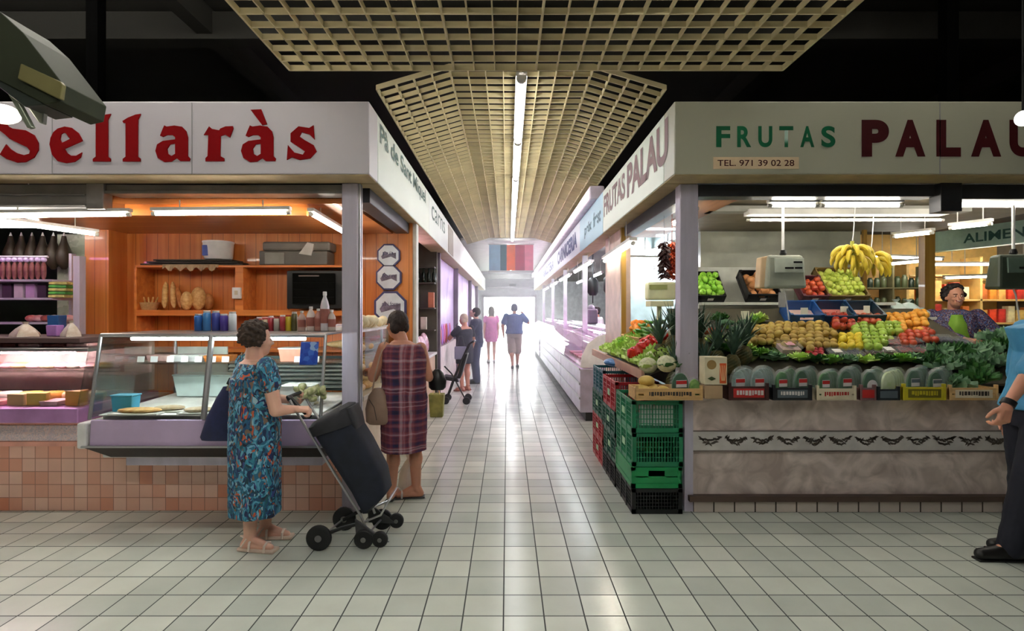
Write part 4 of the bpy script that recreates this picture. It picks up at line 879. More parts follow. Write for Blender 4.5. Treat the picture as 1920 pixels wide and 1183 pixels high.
open_crate(1366, 1442, 748, .10, choc, 'brown crate with orange side holding white topped packs', redp, markm=whitep)
open_crate(1449, 1523, 748, .09, blackc, 'black crate right of the brown one with a grey print', mat('print_grey', (90, 100, 106), .5), markm=whitep)
open_crate(1531, 1606, 750, .085, cream_c, 'cream wooden crate with red printing on the fruit counter', cream_c, slat=True, markm=redp)
open_crate(1613, 1643, 748, .09, mat('crate_mauve', (120, 84, 84), .6), 'small mauve crate between the cream and black crates', redp)
open_crate(1645, 1688, 748, .08, blackc, 'black carton under the pale lettuce pack', MATS['print_grey'])
open_crate(1693, 1774, 752, .095, yel, 'yellow crate holding two clear dark green packs', mat('print_olive', (110, 100, 24), .5), markm=yel)
open_crate(1780, 1872, 748, .09, wood_c, 'dull wooden crate with dark printing under the herbs', cream_c, slat=True, markm=darkp)
veg_d = mat('leaf_dark', (30, 66, 40), .5, nscale=14, col2=(52, 96, 60)); veg_m = mat('leaf_mid', (72, 124, 60), .5, nscale=16, col2=(44, 92, 44)); veg_p = mat('leaf_pale', (190, 208, 140), .5, nscale=14, col2=(220, 228, 190)); veg_w = mat('pale_white_veg', (176, 188, 190), .5, nscale=12, col2=(110, 136, 126)); spr = mat('sprouts', (150, 190, 90), .5, nscale=24, col2=(90, 150, 60))
def arch(w_, h): return [(-w_/2, 0)]+[(-w_/2*math.cos(a)*(1 if a < PI/2 else 1), h*.55+h*.45*math.sin(a)) for a in [PI*i/10 for i in range(11)]]+[(w_/2, 0)]
def pack(px, w_, h, m, y, z, label, lab=None, group=None, dep=.055, rz=0, shell=film):
    x = X(px, y); t = thing('wrapped_vegetable', label, 'vegetable pack', (x, y, z), group); t.rotation_euler[2] = rz
    a = arch(w_*.86, h*.9); rs = []
    for k, s_ in ((-.4, .8), (-.25, .97), (0, 1), (.25, .97), (.4, .8)): rs.append([Vector((x+p[0]*s_, y+k*dep, z+.004+p[1]*s_)) for p in a])
    mk('contents', MB().rings(rs), m, t, smooth=True)
    a = arch(w_, h); rs = []
    for k, s_ in ((-.5, .9), (-.42, 1), (.42, 1), (.5, .9)): rs.append([Vector((x+p[0]*s_, y+k*dep, z+p[1]*s_)) for p in a])
    mk('film', MB().rings(rs), shell, t, smooth=True)
    if lab:
        mk('pack_label', MB().box(x-w_*.28, x+w_*.28, y-dep*.5-.003, y-dep*.5-.001, z+h*.40, z+h*.66), lab[0], t)
        mk('label_band', MB().box(x-w_*.28, x+w_*.28, y-dep*.5-.004, y-dep*.5-.0031, z+h*.52, z+h*.64), lab[1], t)
    return t
RW = (whitep, redp); z0 = .872
packs = [(1275, .15, .2, veg_d, 'dark green arched pack in the corner wooden crate', RW), (1302, .10, .15, spr, 'small sprout pack beside the arched pack at the corner', None),
 (1385, .13, .22, veg_w, 'whitish pack with a red label in the brown crate, left one', RW), (1421, .13, .22, veg_w, 'whitish pack with a red label in the brown crate, right one', RW),
 (1465, .12, .21, veg_m, 'green striped pack with a red label in the black crate', RW), (1502, .12, .22, veg_d, 'dark pack with a tall white label in the black crate', RW),
 (1545, .11, .20, veg_m, 'green pack at the left of the cream crate', RW), (1585, .13, .22, veg_d, 'very dark green arched pack in the cream crate', RW),
 (1630, .13, .21, veg_d, 'dark green pack with a round white sticker', None), (1665, .13, .21, veg_p, 'pale lettuce pack over the black carton', None),
 (1712, .13, .22, veg_d, 'left dark green clear pack in the yellow crate', (whitep, MATS['print_grey'])), (1753, .14, .21, veg_d, 'right dark green clear pack in the yellow crate', (whitep, MATS['print_grey']))]
for px, w_, h, m, lab, lb in packs:
    pack(px, w_, h, m, 3.995, z0, lab, lb, dep=.034, rz=.22)
t = [o for o in bpy.data.objects if o.get('label', '').startswith('dark green pack with a round')][0]
mk('round_sticker', MB().lathe([(.045, 0), (.045, .002)], (t.location.x, 3.968, z0+.09), 20, 'Y'), whitep, t)
gi = 0
for y in (4.035, 4.075, 4.115, 4.155):
    for px, w_, h, m, lab, lb in packs[2:]:
        pack(px+(y-3.995)*110, w_, h*R.uniform(.96, 1.06), m, y, z0, 'wrapped vegetable standing in a row behind the front packs', None, 'wrapped vegetables in the second rows of the front crates', dep=.034, rz=.22)
# carton with carrots and cauliflower
t = thing('vegetable_carton', 'upright cream carton printed with carrots at the counter corner', 'carton', (X(1340, 3.98), 3.99, .862))
xa_, xb_ = X(1321, 3.96), X(1362, 3.96)
mk('carton_base', MB().box(xa_, xb_-.03, 3.95, 4.06, .872, .97), mat('carton_tan', (176, 146, 112), .7), t, bevel=.004)
mk('carton_body', MB().box(xa_-.005, xb_, 3.945, 4.06, .975, 1.175), mat('carton_cream', (212, 202, 170), .6), t, bevel=.004)
mk('printed_panel', MB().box(xb_-.055, xb_-.008, 3.942, 3.9445, .985, 1.13), mat('carrot_orange', (206, 84, 32), .5), t)
for k in range(4): mk('printed_carrot', MB().obox((xb_-.048+.011*k, 3.94, 1.06), (.005, .002, .11), (0, .08*(k-1.5), 0)), mat('carrot_pale', (226, 180, 130), .5), t)
mk('round_picture', MB().lathe([(.034, 0), (.034, .002)], (xa_+.045, 3.941, 1.12), 18, 'Y'), mat('picture_brown', (150, 120, 70), .5), t)
mk('picture_leaf', MB().prism([(-.03, 0), (0, .015), (.03, 0), (0, -.015)], (xa_+.045, 3.943, 1.02), (1, 0, 0), (0, 0, 1), (0, -.002, 0)), mat('picture_green', (60, 80, 40), .5), t)
# ---- round fruit prototypes
def fruit_mesh(kind, r):
    m = MB()
    if kind == 'apple': m.lathe([(0.02*r, -.80*r), (.35*r, -.9*r), (.75*r, -.6*r), (.98*r, -.05*r), (.93*r, .45*r), (.62*r, .82*r), (.3*r, .86*r), (.05*r, .68*r)], n=12)
    elif kind == 'kiwi': m.ell((0, 0, 0), (r*1.2, r*.92, r*.85), None, 12, 8)
    elif kind == 'lemon': m.lathe([(.05*r, -1.25*r), (.2*r, -1.12*r), (.65*r, -.85*r), (.95*r, -.3*r), (1*r, .1*r), (.8*r, .65*r), (.35*r, 1.02*r), (.16*r, 1.2*r), (.03*r, 1.25*r)], n=12)
    elif kind == 'round': m.lathe([(.05*r, -.93*r), (.5*r, -.85*r), (.9*r, -.4*r), (1*r, .05*r), (.85*r, .55*r), (.45*r, .88*r), (.05*r, .92*r)], n=12)
    elif kind == 'pear': m.lathe([(.1*r, -1*r), (.7*r, -.8*r), (1*r, -.2*r), (.85*r, .35*r), (.5*r, .85*r), (.3*r, 1.3*r), (.05*r, 1.42*r)], n=12)
    elif kind == 'pepper': m.lathe([(.1*r, -1.15*r), (.6*r, -1.1*r), (.85*r, -.6*r), (.98*r, .2*r), (.95*r, .7*r), (.5*r, .95*r), (.12*r, .75*r)], n=20, lob=.09, k=4)
    return m
stem_m = mat('stem_brown', (70, 60, 30), .8); stem_g = mat('stem_green', (60, 110, 50), .6)
def proto(name, kind, r, m, stem=None):
    o = mk(name, fruit_mesh(kind, r), m, smooth=True); COL.objects.unlink(o)
    st = None
    if stem: st = mk('stem', MB().cone((0, 0, r*.7), (r*.1, 0, r*1.15), r*.07, r*.05, 6), stem, None); COL.objects.unlink(st)
    return (o, st, name)
def put(pr, loc, rot, label, cat, group=None, sc_=1):
    o = pr[0].copy(); COL.objects.link(o); o.location = loc; o.rotation_euler = rot; o.scale = (sc_,)*3; tag(o, label, cat, group)
    if pr[1]: s_ = pr[1].copy(); COL.objects.link(s_); s_.parent = o
    return o
def inpoly(px, py, poly):
    c = False; j = len(poly)-1
    for i in range(len(poly)):
        a, b = poly[i], poly[j]
        if (a[1] > py) != (b[1] > py) and px < (b[0]-a[0])*(py-a[1])/(b[1]-a[1])+a[0]: c = not c
        j = i
    return c
def heap(pr, poly, r, label, cat, group, layers=2, sfun=slope, fx=None, step=1.9, rj=.5, tiltall=True, xr=(1.5, 4.5), yr=(4.25, 5.6), mx=400):
    """a pile lying on the sloping stand, inside an area of the stand"""
    n = 0
    for L_ in range(layers):
        h = r*(.9+1.35*L_); y = yr[0]+L_*r; row = 0
        while y < yr[1]:
            x = xr[0]+(row % 2)*r+L_*r*.8
            while x < xr[1]:
                z = sfun(x, y)+h; px = CX+F*x/y; py = CY-F*(z-H)/y
                if inpoly(px, py, poly) and (L_ == 0 or R.random() < .8) and n < mx:
                    put(pr, (x+R.uniform(-.12, .12)*r, y+R.uniform(-.12, .12)*r, z+R.uniform(-.1, .1)*r), (R.uniform(-rj, rj), R.uniform(-rj, rj), R.uniform(0, 6)), label, cat, group, R.uniform(.92, 1.05)); n += 1
                x += r*step
            y += r*step*.9; row += 1
    return n
sf = lambda x, y: slope(y)
f_kiwi = proto('brown_pear', 'kiwi', .037, mat('brown_pear_skin', (150, 118, 52), .6, nscale=12, col2=(190, 166, 84)))
f_lem = proto('lemon', 'lemon', .035, mat('lemon_skin', (220, 196, 50), .5, nscale=30, bump=.1))
f_gap = proto('green_apple', 'apple', .039, mat('green_apple_skin', (148, 184, 64), .35, nscale=4, col2=(180, 200, 90)), stem_m)
f_or = proto('orange', 'round', .037, mat('orange_skin', (226, 150, 44), .5, nscale=4, col2=(230, 176, 70), bump=.1))
f_tom = proto('tomato', 'round', .035, mat('tomato_skin', (186, 62, 40), .3, nscale=4, col2=(206, 96, 62)), stem_g)
f_rap = proto('red_apple', 'apple', .038, mat('red_apple_skin', (176, 36, 40), .3, nscale=5, col2=(206, 110, 70)), stem_m)
f_pear = proto('yellow_pear', 'round', .034, mat('pear_skin', (176, 196, 70), .4, nscale=6, col2=(200, 206, 100)), stem_m)
f_on = proto('onion', 'round', .042, mat('onion_skin', (176, 112, 62), .5, nscale=6, col2=(206, 150, 100)))
f_nec = proto('nectarine', 'round', .034, mat('nectarine_skin', (206, 96, 50), .4, nscale=5, col2=(170, 46, 40)))
cnt = {}
cnt['kiwi'] = heap(f_kiwi, [(1400, 618), (1440, 608), (1500, 604), (1545, 608), (1566, 622), (1562, 650), (1520, 654), (1440, 646), (1402, 640)], .037, 'brownish russet fruit in the heap left of the lemons', 'fruit', 'russet fruit heaped on the stand', 2, sf)
cnt['lem'] = heap(f_lem, [(1568, 630), (1612, 626), (1618, 654), (1568, 654)], .035, 'yellow lemon in the heap between russet fruit and green apples', 'fruit', 'lemons on the stand', 2, sf)
cnt['gap'] = heap(f_gap, [(1590, 620), (1600, 610), (1640, 606), (1688, 604), (1690, 620), (1668, 638), (1650, 652), (1620, 652), (1616, 628)], .039, 'green apple in the heap right of the lemons', 'fruit', 'green apples on the stand', 2, sf)
cnt['or'] = heap(f_or, [(1655, 592), (1690, 588), (1734, 584), (1738, 612), (1725, 622), (1692, 620), (1660, 604)], .037, 'golden orange fruit in the heap beside the seller', 'fruit', 'golden oranges on the stand', 2, sf)
cnt['tom'] = heap(f_tom, [(1680, 628), (1740, 616), (1756, 628), (1750, 642), (1690, 644)], .035, 'orange red tomato in the small heap under the oranges', 'tomato', 'tomatoes on the stand', 2, sf)
cnt['rap'] = heap(f_rap, [(1545, 590), (1600, 590), (1612, 612), (1570, 616)], .038, 'red apple in the sloping heap in front of the blue crates', 'fruit', 'red apples before the blue crates', 2, sf)
cnt['nec2'] = heap(f_nec, [(1606, 592), (1655, 592), (1655, 606), (1612, 612)], .034, 'reddish peach between the apples and the oranges', 'fruit', 'peaches on the stand', 2, sf)
# clear punnets
pun_lid = film_mat('punnet_clear', (190, 200, 200), .04)
berry = voro_mat('berries', [(96, 20, 30), (130, 30, 40), (60, 16, 30), (150, 40, 44)], 60, .3, bump=.6); berry2 = voro_mat('dark_berries', [(30, 26, 50), (44, 34, 60), (20, 20, 30), (60, 50, 70)], 60, .3, bump=.6); cher = voro_mat('brown_dates', [(90, 50, 40), (120, 80, 60), (150, 120, 110), (70, 36, 30)], 50, .4, bump=.6)
def punnet(px, py, m, label, group=None, w_=.15, d_=.12, h=.07, lm=None):
    p = S(px, py, 0); y = max(p.y, 4.27); z = slope(y)+.002; x = X(px, y)
    t = thing('fruit_punnet', label, 'punnet', (x, y, z), group); a = math.atan(.45)
    def q(mb): return mb
    c = Vector((x, y, z))
    def tilt(v): v = Vector(v)-c; return c+Matrix.Rotation(a, 3, 'X') @ v
    for nm, mb, mm in (('punnet_fruit', MB().box(x-w_/2+.006, x+w_/2-.006, y-d_/2+.006, y+d_/2-.006, z+.004, z+h*.72), m), ('punnet_box', MB().hexa([(x-w_/2+.01, y-d_/2+.01, z), (x+w_/2-.01, y-d_/2+.01, z), (x+w_/2-.01, y+d_/2-.01, z), (x-w_/2+.01, y+d_/2-.01, z), (x-w_/2, y-d_/2, z+h), (x+w_/2, y-d_/2, z+h), (x+w_/2, y+d_/2, z+h), (x-w_/2, y+d_/2, z+h)]), pun_lid)):
        mb.v = [tuple(tilt(v)) for v in mb.v]; mk(nm, mb, mm, t)
    if lm:
        mb = MB().box(x-.035, x+.035, y-.03, y+.03, z+h+.001, z+h+.003); mb.v = [tuple(tilt(v)) for v in mb.v]; mk('punnet_label', mb, lm, t)
PN = [(1566, 672, berry2, 'dark grape punnet with a white label right of the mushrooms', whitep), (1597, 672, berry2, 'second dark grape punnet', None), (1630, 668, cher, 'brown date punnet in the lower row', None), (1662, 668, cher, 'brown date punnet second in the lower row', whitep), (1694, 664, berry, 'red berry punnet at the right of the lower row', None),
      (1640, 650, cher, 'date punnet in the upper row left', None), (1672, 650, berry, 'red berry punnet in the upper row left', None), (1704, 648, berry, 'red berry punnet in the upper row right', None), (1736, 646, berry2, 'blue black punnet in the upper row', None), (1768, 646, berry2, 'blue black punnet below the seller', None), (1800, 650, berry2, 'blue black punnet by the green herbs', None), (1728, 666, berry, 'red berry punnet beside the herbs', None)]
for px, py, m, l, lm in PN: punnet(px, py, m, l, None, lm=lm)
punnet(1476, 664, mat('mushroom', (206, 176, 170), .6, nscale=30), 'white wrapped mushroom tray with a pink label', w_=.17, d_=.13, h=.1, lm=mat('pink_label', (210, 150, 160), .5))
# radishes
f_rad = proto('radish', 'round', .026, mat('radish_skin', (170, 24, 40), .35), stem_g)
heap(f_rad, [(1508, 650), (1545, 648), (1550, 666), (1515, 668)], .026, 'small red radish right of the mushroom tray', 'vegetable', 'radishes on the stand', 2, sf)
# corn / cucumbers
cuc = mat('cucumber_skin', (74, 110, 40), .4, nscale=20, col2=(40, 76, 30)); corn = mat('corn_husk', (150, 176, 84), .5, nscale=16, col2=(200, 204, 130))
def stick(name, px, py, L_, r, rz, m, label, cat, group=None, tip=.3, bend=.0, sfun=None, h=None, ppos=None):
    p = ppos if ppos is not None else S(px, py, r)
    mb = MB(); pts = []; rr = []
    for i in range(9):
        u = i/8-.5; pts.append(Vector((u*L_*math.cos(rz), u*L_*math.sin(rz), u*L_*math.sin(rz)*(.45 if ppos is None else 0)+bend*(u*u-.08)*L_))); rr.append(r*max(tip, (1-abs(2*u)**4))**.7)
    mb.tube(pts, rr, 10); o = mk(name, mb, m, smooth=True); o.location = p; return tag(o, label, cat, group)
for k in range(7): stick('cucumber', 1428+9*k, 664-2*(k % 2), .2, .02, 1.4+.06*k, cuc, 'dark green cucumber lying left of the mushroom tray', 'vegetable', 'cucumbers on the stand')
for k in range(5): stick('corn_cob', 1384+8*k, 655+3*k, .2, .026, 1.2-.1*k, corn, 'pale green corn cob behind the whitish packs', 'vegetable', 'corn cobs on the stand')
for k in range(5): stick('parsnip', 1530+8*k, 672, .16, .016, 1.2+.2*k, mat('parsnip_skin', (216, 206, 150), .6), 'pale root vegetable between radishes and grape punnets', 'vegetable', 'pale roots on the stand')
stick('papaya', 1408, 645, .18, .045, .6, mat('papaya_skin', (206, 150, 50), .4, nscale=5, col2=(170, 150, 60)), 'yellow orange papaya left of the russet fruit', 'fruit')
# leafy things
def leaf_clump(n, r, h, seed, curl=.5, wl=.5, ruff=.15, up=.8):
    q = random.Random(seed); mb = MB()
    for i in range(n):
        a = 2.4*i+q.uniform(-.3, .3); f = (i+.5)/n; lean = .25+1.1*f; L_ = r*(.75+.5*f)
        N_, M_ = 5, 3; vs = []
        for u in range(N_+1):
            t_ = u/N_; rad = L_*t_*math.sin(lean*(1-.3*t_)+curl*t_*.6); zz = h*(up)*(t_*math.cos(lean*.8)-.25*t_*t_*f)+.02
            for v in range(-M_, M_+1):
                s_ = v/M_; wd = wl*L_*math.sin(PI*min(1, .12+.8*t_))*s_
                vs.append((rad*math.cos(a)-wd*math.sin(a), rad*math.sin(a)+wd*math.cos(a), zz+ruff*L_*math.sin(5*s_+3*t_+i)*.5+abs(s_)*.15*L_))
        k = 2*M_+1; fs = [(u*k+v, u*k+v+1, (u+1)*k+v+1, (u+1)*k+v) for u in range(N_) for v in range(k-1)]
        mb.add(vs, fs)
    return mb
let_l = mat('lettuce_light', (176, 216, 90), .5, nscale=9, col2=(214, 236, 150)); let_m = mat('lettuce_mid', (120, 182, 66), .5, nscale=9, col2=(140, 190, 84)); herb = mat('herb_green', (96, 140, 98), .5, nscale=12, col2=(150, 184, 150))
def clump(name, p, r, h, m, label, cat='vegetable', group=None, n=16, seed=0, **k):
    o = mk(name, leaf_clump(n, r, h, seed, **k), m, smooth=True); o.location = p; o.rotation_euler[2] = seed; return tag(o, label, cat, group)
t = thing('produce_crate', 'tilted wooden crate holding peppers at the far end of the aisle ledge', 'crate', (1.47, 5.75, s2(1.47)+.012)); t.rotation_euler[1] = -math.atan(.4)
mk('crate_body', crate_mesh(.28, .85, .15, False), wood_c, t, rel=False)
k = 0
for yy in (4.55, 4.78, 5.0, 5.24, 5.48, 5.72, 5.96, 6.18):
    for xx in (1.16, 1.27):
        clump('endive', Vector((xx+.03*(k % 2), yy, s2(xx)+(.02 if xx > 1.2 else 0))), .11, .13, let_l, 'pale frilly endive along the edge of the aisle side ledge', 'vegetable', 'endives along the aisle ledge', n=20, seed=300+k, ruff=.35); k += 1
i = 0
for px, py in ((1135, 632), (1150, 618), (1165, 632), (1178, 612), (1150, 648), (1172, 650), (1195, 632), (1205, 612), (1140, 655), (1190, 604), (1212, 640), (1192, 664), (1222, 622)):
    p = S2(px, py+10, 0)
    if p.y > 6.05: p = Vector((1.2+.07*(i % 5), 5.75+.08*(i % 4), 0)); p.z = s2(p.x)
    clump('lettuce', p, .14 if p.y < 6 else .17, .17, [let_l, let_m][i % 2] if py < 640 else let_l, 'leafy green lettuce among the heads on the aisle side ledge', group='lettuces on the aisle ledge', seed=i, n=22); i += 1
for k, (px, py) in enumerate(((1225, 672), (1240, 660), (1215, 685), (1250, 682))):
    p = S2(px, py, .06); t = thing('cauliflower', ['cauliflower in front of the red peppers', 'cauliflower behind the front pair beside the pineapples', 'cauliflower nearest the ledge edge', 'cauliflower next to the corner crate'][k], 'vegetable', p)
    mk('head', MB().ell(p, (.075, .075, .065), None, 14, 9), mat('cauli', (214, 214, 176), .7, nscale=40, bump=.8), t, smooth=True)
    lm_ = leaf_clump(9, .11, .1, 40+k, curl=.2); lm_.v = [tuple(Vector(v)*1.0+p-Vector((0, 0, .06))) for v in lm_.v]; mk('leaves', lm_, MATS['leaf_mid'] if k % 2 else let_l, t, smooth=True)
f_rp = proto('red_pepper', 'pepper', .045, mat('red_pepper_skin', (206, 42, 34), .25, nscale=4), stem_g); f_op = proto('orange_pepper', 'pepper', .045, mat('orange_pepper_skin', (232, 120, 30), .25, nscale=4, col2=(238, 150, 50)), stem_g)
for k in range(13):
    f_ = k/12; px = 1184+60*f_+R.uniform(-3, 3); py = 662-36*f_+R.uniform(-4, 4)
    put(f_rp, S2(px, py, .14), (R.uniform(-1.2, 1.2), R.uniform(-1, 1), R.uniform(0, 6)), 'glossy red pepper in the diagonal row across the green vegetables', 'vegetable', 'red peppers on the aisle ledge', 1)
for k in range(8):
    put(f_op, Vector((1.40+.05*(k % 3), 6.0+.04*(k % 4)-.1, s2(1.45)+.17+.05*(k // 4))), (R.uniform(-1, 1), R.uniform(-1, 1), R.uniform(0, 6)), 'orange pepper in the small heap above the lettuces', 'vegetable', 'orange peppers on the aisle ledge', 1.1)
gb = mat('green_pepper_skin', (96, 158, 40), .35, nscale=6, col2=(60, 120, 30))
for k in range(26):
    px = 1226+R.uniform(0, 44); py = 596+R.uniform(0, 40); x_ = R.uniform(1.38, 1.56); p = Vector((x_, R.uniform(5.3, 5.85), s2(x_)+.13+R.uniform(0, .13)))
    stick('green_pepper', 0, 0, .17, .018, R.uniform(.6, 2.4), gb, 'long green pepper in the heap beside the stall post', 'vegetable', 'long green peppers on the aisle ledge', tip=.15, bend=.5, ppos=p)
# pineapples
pine_skin = mat('pineapple_skin', (96, 84, 40), .7, nscale=20, col2=(60, 66, 34)); pine_y = mat('pineapple_yellow', (186, 160, 60), .7, nscale=18, col2=(120, 110, 40)); crown = mat('pineapple_crown', (52, 78, 62), .5, nscale=8, col2=(84, 112, 92))
def pineapple(p, r, hgt, m, label, seed, lean=(0, 0), ch=.26):
    q = random.Random(seed); t = thing('pineapple', label, 'pineapple', p); mb = MB(); rs = []; n = 20; K = 12
    for i in range(K+1):
        v = i/K; rr = r*math.sin(PI*(.10+.82*v))**.6; rs.append([Vector((rr*(1+.05*((j+i) % 2))*math.cos(2*PI*j/n), rr*(1+.05*((j+i) % 2))*math.sin(2*PI*j/n), hgt*v))+p for j in range(n)])
    mk('fruit_body', mb.rings(rs), m, t)
    lf = MB(); c = p+Vector((0, 0, hgt*.97))
    for i in range(30):
        a = 2.4*i; f_ = i/30; L_ = ch*(1-.35*f_)*q.uniform(.85, 1.1); sp = .15+1.0*f_; w_ = .016
        pr_ = []
        for u in range(5):
            s_ = u/4; rad = L_*s_*math.sin(sp*(.4+.6*s_)); z_ = L_*s_*math.cos(sp*(.3+.5*s_)); ww = w_*(1-s_)**.6
            pr_ += [c+Vector((rad*math.cos(a)-ww*math.sin(a), rad*math.sin(a)+ww*math.cos(a), z_)), c+Vector((rad*math.cos(a)+ww*math.sin(a), rad*math.sin(a)-ww*math.cos(a), z_))]
        lf.add(pr_, [(2*u, 2*u+1, 2*u+3, 2*u+2) for u in range(4)])
    mk('crown', lf, crown, t, smooth=True)
    t.rotation_euler = (lean[0], lean[1], 0); return t
PA = [(1262, 712, 4.32, 'pineapple in the shade left of the carton', pine_skin), (1296, 668, 4.5, 'yellow ripe pineapple standing behind the others by the post', pine_y), (1320, 700, 4.3, 'dark pineapple with a blue green crown behind the corner packs', pine_skin), (1345, 690, 4.42, 'dark pineapple right of the blue green crown', pine_skin), (1370, 690, 4.36, 'dark pineapple behind the upright carton', pine_skin), (1262, 676, 4.75, 'pineapple behind the steel post', pine_skin), (1392, 690, 4.5, 'pineapple farthest right behind the whitish packs', pine_skin), (1312, 690, 4.62, 'pineapple at the back of the pineapple group', pine_skin), (1240, 690, 4.55, 'leftmost pineapple beside the cauliflowers', pine_skin)]
for k, (px, py, y, l, m) in enumerate(PA):
    z = (slope(y) if X(px, y) > 1.62 else max(.865, s2(X(px, y)) if y > 4.36 else .865))+.003; pineapple(Vector((X(px, y), y, z)), .065, .16, m, l, k, (0, R.uniform(-.12, .12)), .32)
# broccoli
br_m = mat('broccoli_head', (58, 96, 66), .8, nscale=50, col2=(84, 120, 84), bump=.8)
for k, (px, py) in enumerate(((1380, 625), (1395, 612), (1362, 612), (1372, 640), (1392, 634))):
    p = S(px, py, .03); t = thing('broccoli', ['front broccoli left of the papaya', 'broccoli under the white price card', 'broccoli under the red tomatoes basket', 'lowest broccoli behind the pineapples', 'broccoli nearest the papaya'][k], 'vegetable', p); mb = MB(); q = random.Random(k)
    for i in range(16): a = 2.4*i; rr = .055*math.sqrt(i/16); mb.ell(p+Vector((rr*math.cos(a), rr*math.sin(a), .05-.3*rr)), .022, None, 8, 6)
    mk('florets', mb, br_m, t, smooth=True); mk('stalk', MB().cone(p-Vector((0, 0, .02)), p+Vector((0, 0, .04)), .02, .035, 10), let_m, t)
for k in range(9): put(f_tom, S(1316+4*k, 622-3*(k % 2), .06+.03*(k % 2)), (R.random(), R.random(), 0), 'red tomato in the small heap on top of the pineapple shelf', 'tomato', 'tomatoes by the stall post', .8)
for k, (px, py) in enumerate(((1350, 600), (1412, 606), (1398, 660), (1420, 600))): clump('salad_head', S(px, py+8, 0), .10, .12, [veg_m, let_m, let_l, let_l][k], ['dark salad head behind the broccoli', 'pale celery head with a pink tag', 'light green salad head behind the whitish packs', 'pale green head behind the russet fruit'][k], seed=60+k, n=14)
# herbs
i = 0
for k, (px, py) in enumerate(((1400, 676), (1424, 672), (1450, 680), (1500, 682), (1528, 684), (1556, 686), (1590, 686), (1622, 686), (1655, 684), (1690, 684), (1715, 682), (1340, 648), (1356, 664), (1380, 668))):
    clump('leafy_greens', S(px, py, 0) if S(px, py, 0).y > 4.27 else Vector((X(px, 4.27), 4.27, slope(4.27))), .10, .09, [veg_m, let_m, herb, let_l][k % 4], 'leafy greens filling the row right behind the wrapped vegetable packs', 'vegetable', 'leafy greens behind the wrapped packs', n=16, seed=200+k)
for px, py in ((1745, 690), (1770, 700), (1795, 690), (1822, 702), (1848, 690), (1760, 672), (1790, 670), (1820, 672), (1850, 668), (1838, 715), (1785, 716), (1872, 690), (1880, 660), (1895, 640), (1865, 645)):
    p = S(px, py, 0)
    if p.y < 4.27: p = Vector((X(px, 4.12), 4.12, .90+.05*(i % 2)))
    clump('herb_bunch', p, .13, .13, herb if i % 3 else veg_m, 'leafy green herb bunch at the right end of the counter', 'herb', 'herb bunches at the right end of the counter', n=26, seed=80+i, wl=.16, ruff=.25); i += 1
# bananas / melons at corner
ban = mat('banana_skin', (224, 196, 50), .45, nscale=5, col2=(206, 184, 60)); ban_t = mat('banana_tip', (90, 84, 30), .7)
def bunch(c, n, label, rz=0, tiers=3):
    t = thing('banana_bunch', label, 'bananas', c)
    mk('crown', MB().cone(c+Vector((0, 0, -.13)), c+Vector((0, 0, .05)), .03, .014, 10), mat('banana_crown', (150, 150, 60), .7), t)
    for i in range(n):
        ti = i % tiers; a = rz+2*PI*(i//tiers)/(n//tiers)+.25*ti; dr = Vector((math.cos(a), math.sin(a), 0)); L_ = .2*R.uniform(.92, 1.08); p = c+Vector((0, 0, -.02-.035*ti))+dr*.012
        pts = [p]; rr = [.006]; th = .55-.18*ti
        for u in range(9):
            p = p+(dr*math.cos(th)+Vector((0, 0, math.sin(th))))*L_/9; th -= .24; pts.append(p.copy()); rr.append([.009, .014, .018, .0195, .02, .0195, .018, .013, .005][u])
        mk('banana', MB().tube(pts, rr, 8), ban, t, smooth=True)
    mk('cord', MB().tube([c+Vector((0, 0, .04)), c+Vector((.01, 0, .12)), (c.x+.03, c.y, 2.468)], .004, 6), plastic_w, t)
c1 = Vector((X(1598, 4.7), 4.7, Z(463, 4.7))); c2 = Vector((X(1633, 4.95), 4.95, Z(476, 4.95)))
bunch(c1, 27, 'left hanging banana bunch, the higher one, in the fruit stall', .2)
bunch(c2, 24, 'right hanging banana bunch, the lower one, in the fruit stall', 1.1)
mel = mat('yellow_melon_skin', (206, 170, 80), .5, nscale=8, col2=(226, 200, 120))
for k, (px, r) in enumerate(((1202, .05), (1222, .055), (1242, .045), (1212, .045))):
    x = X(px, 4.07); o = mk('yellow_melon', MB().ell((0, 0, 0), (r*1.35, r, r*.9), None, 16, 10), mel, smooth=True); o.location = (x, 4.05+.05*(k % 2)-(.03 if k == 3 else 0), .873+r*.9+(.075 if k == 3 else 0)); o.rotation_euler[2] = k; tag(o, ['yellow melon at the left end of the corner crate', 'largest yellow melon in the corner crate', 'small yellow melon at the right of the corner crate', 'yellow melon lying on top of the others in the corner crate'][k], 'fruit')
# ---- back shelf with tilted crates
sh = mat('shelf_white', (196, 198, 188), .4)
t = thing('back_shelf', 'white shelf with tilted crates at the back of the fruit stall', 'shelf', (2.7, 5.9, 0))
mk('shelf_top', MB().box(2.0, 4.0, 5.62, 6.1, 1.57, 1.60), sh, t, bevel=.004); mk('shelf_back', MB().box(2.06, 3.2, 6.1, 6.13, 1.60, 2.0), sh, t)
mk('shelf_upright', MB().box(2.0, 2.04, 5.7, 6.1, 0, 1.57), sh, t); mk('shelf_upright', MB().box(3.96, 4.0, 5.7, 6.1, 0, 1.57), sh, t); mk('lower_panel', MB().box(2.04, 3.96, 6.06, 6.1, 0.1, 1.5), mat('lower_dark', (60, 64, 60), .6), t)
mk('grey_panel', MB().box(2.15, 3.1, 6.44, 6.47, 1.95, 2.1), mat('panel_teal_grey', (134, 146, 138), .4), t) if False else None
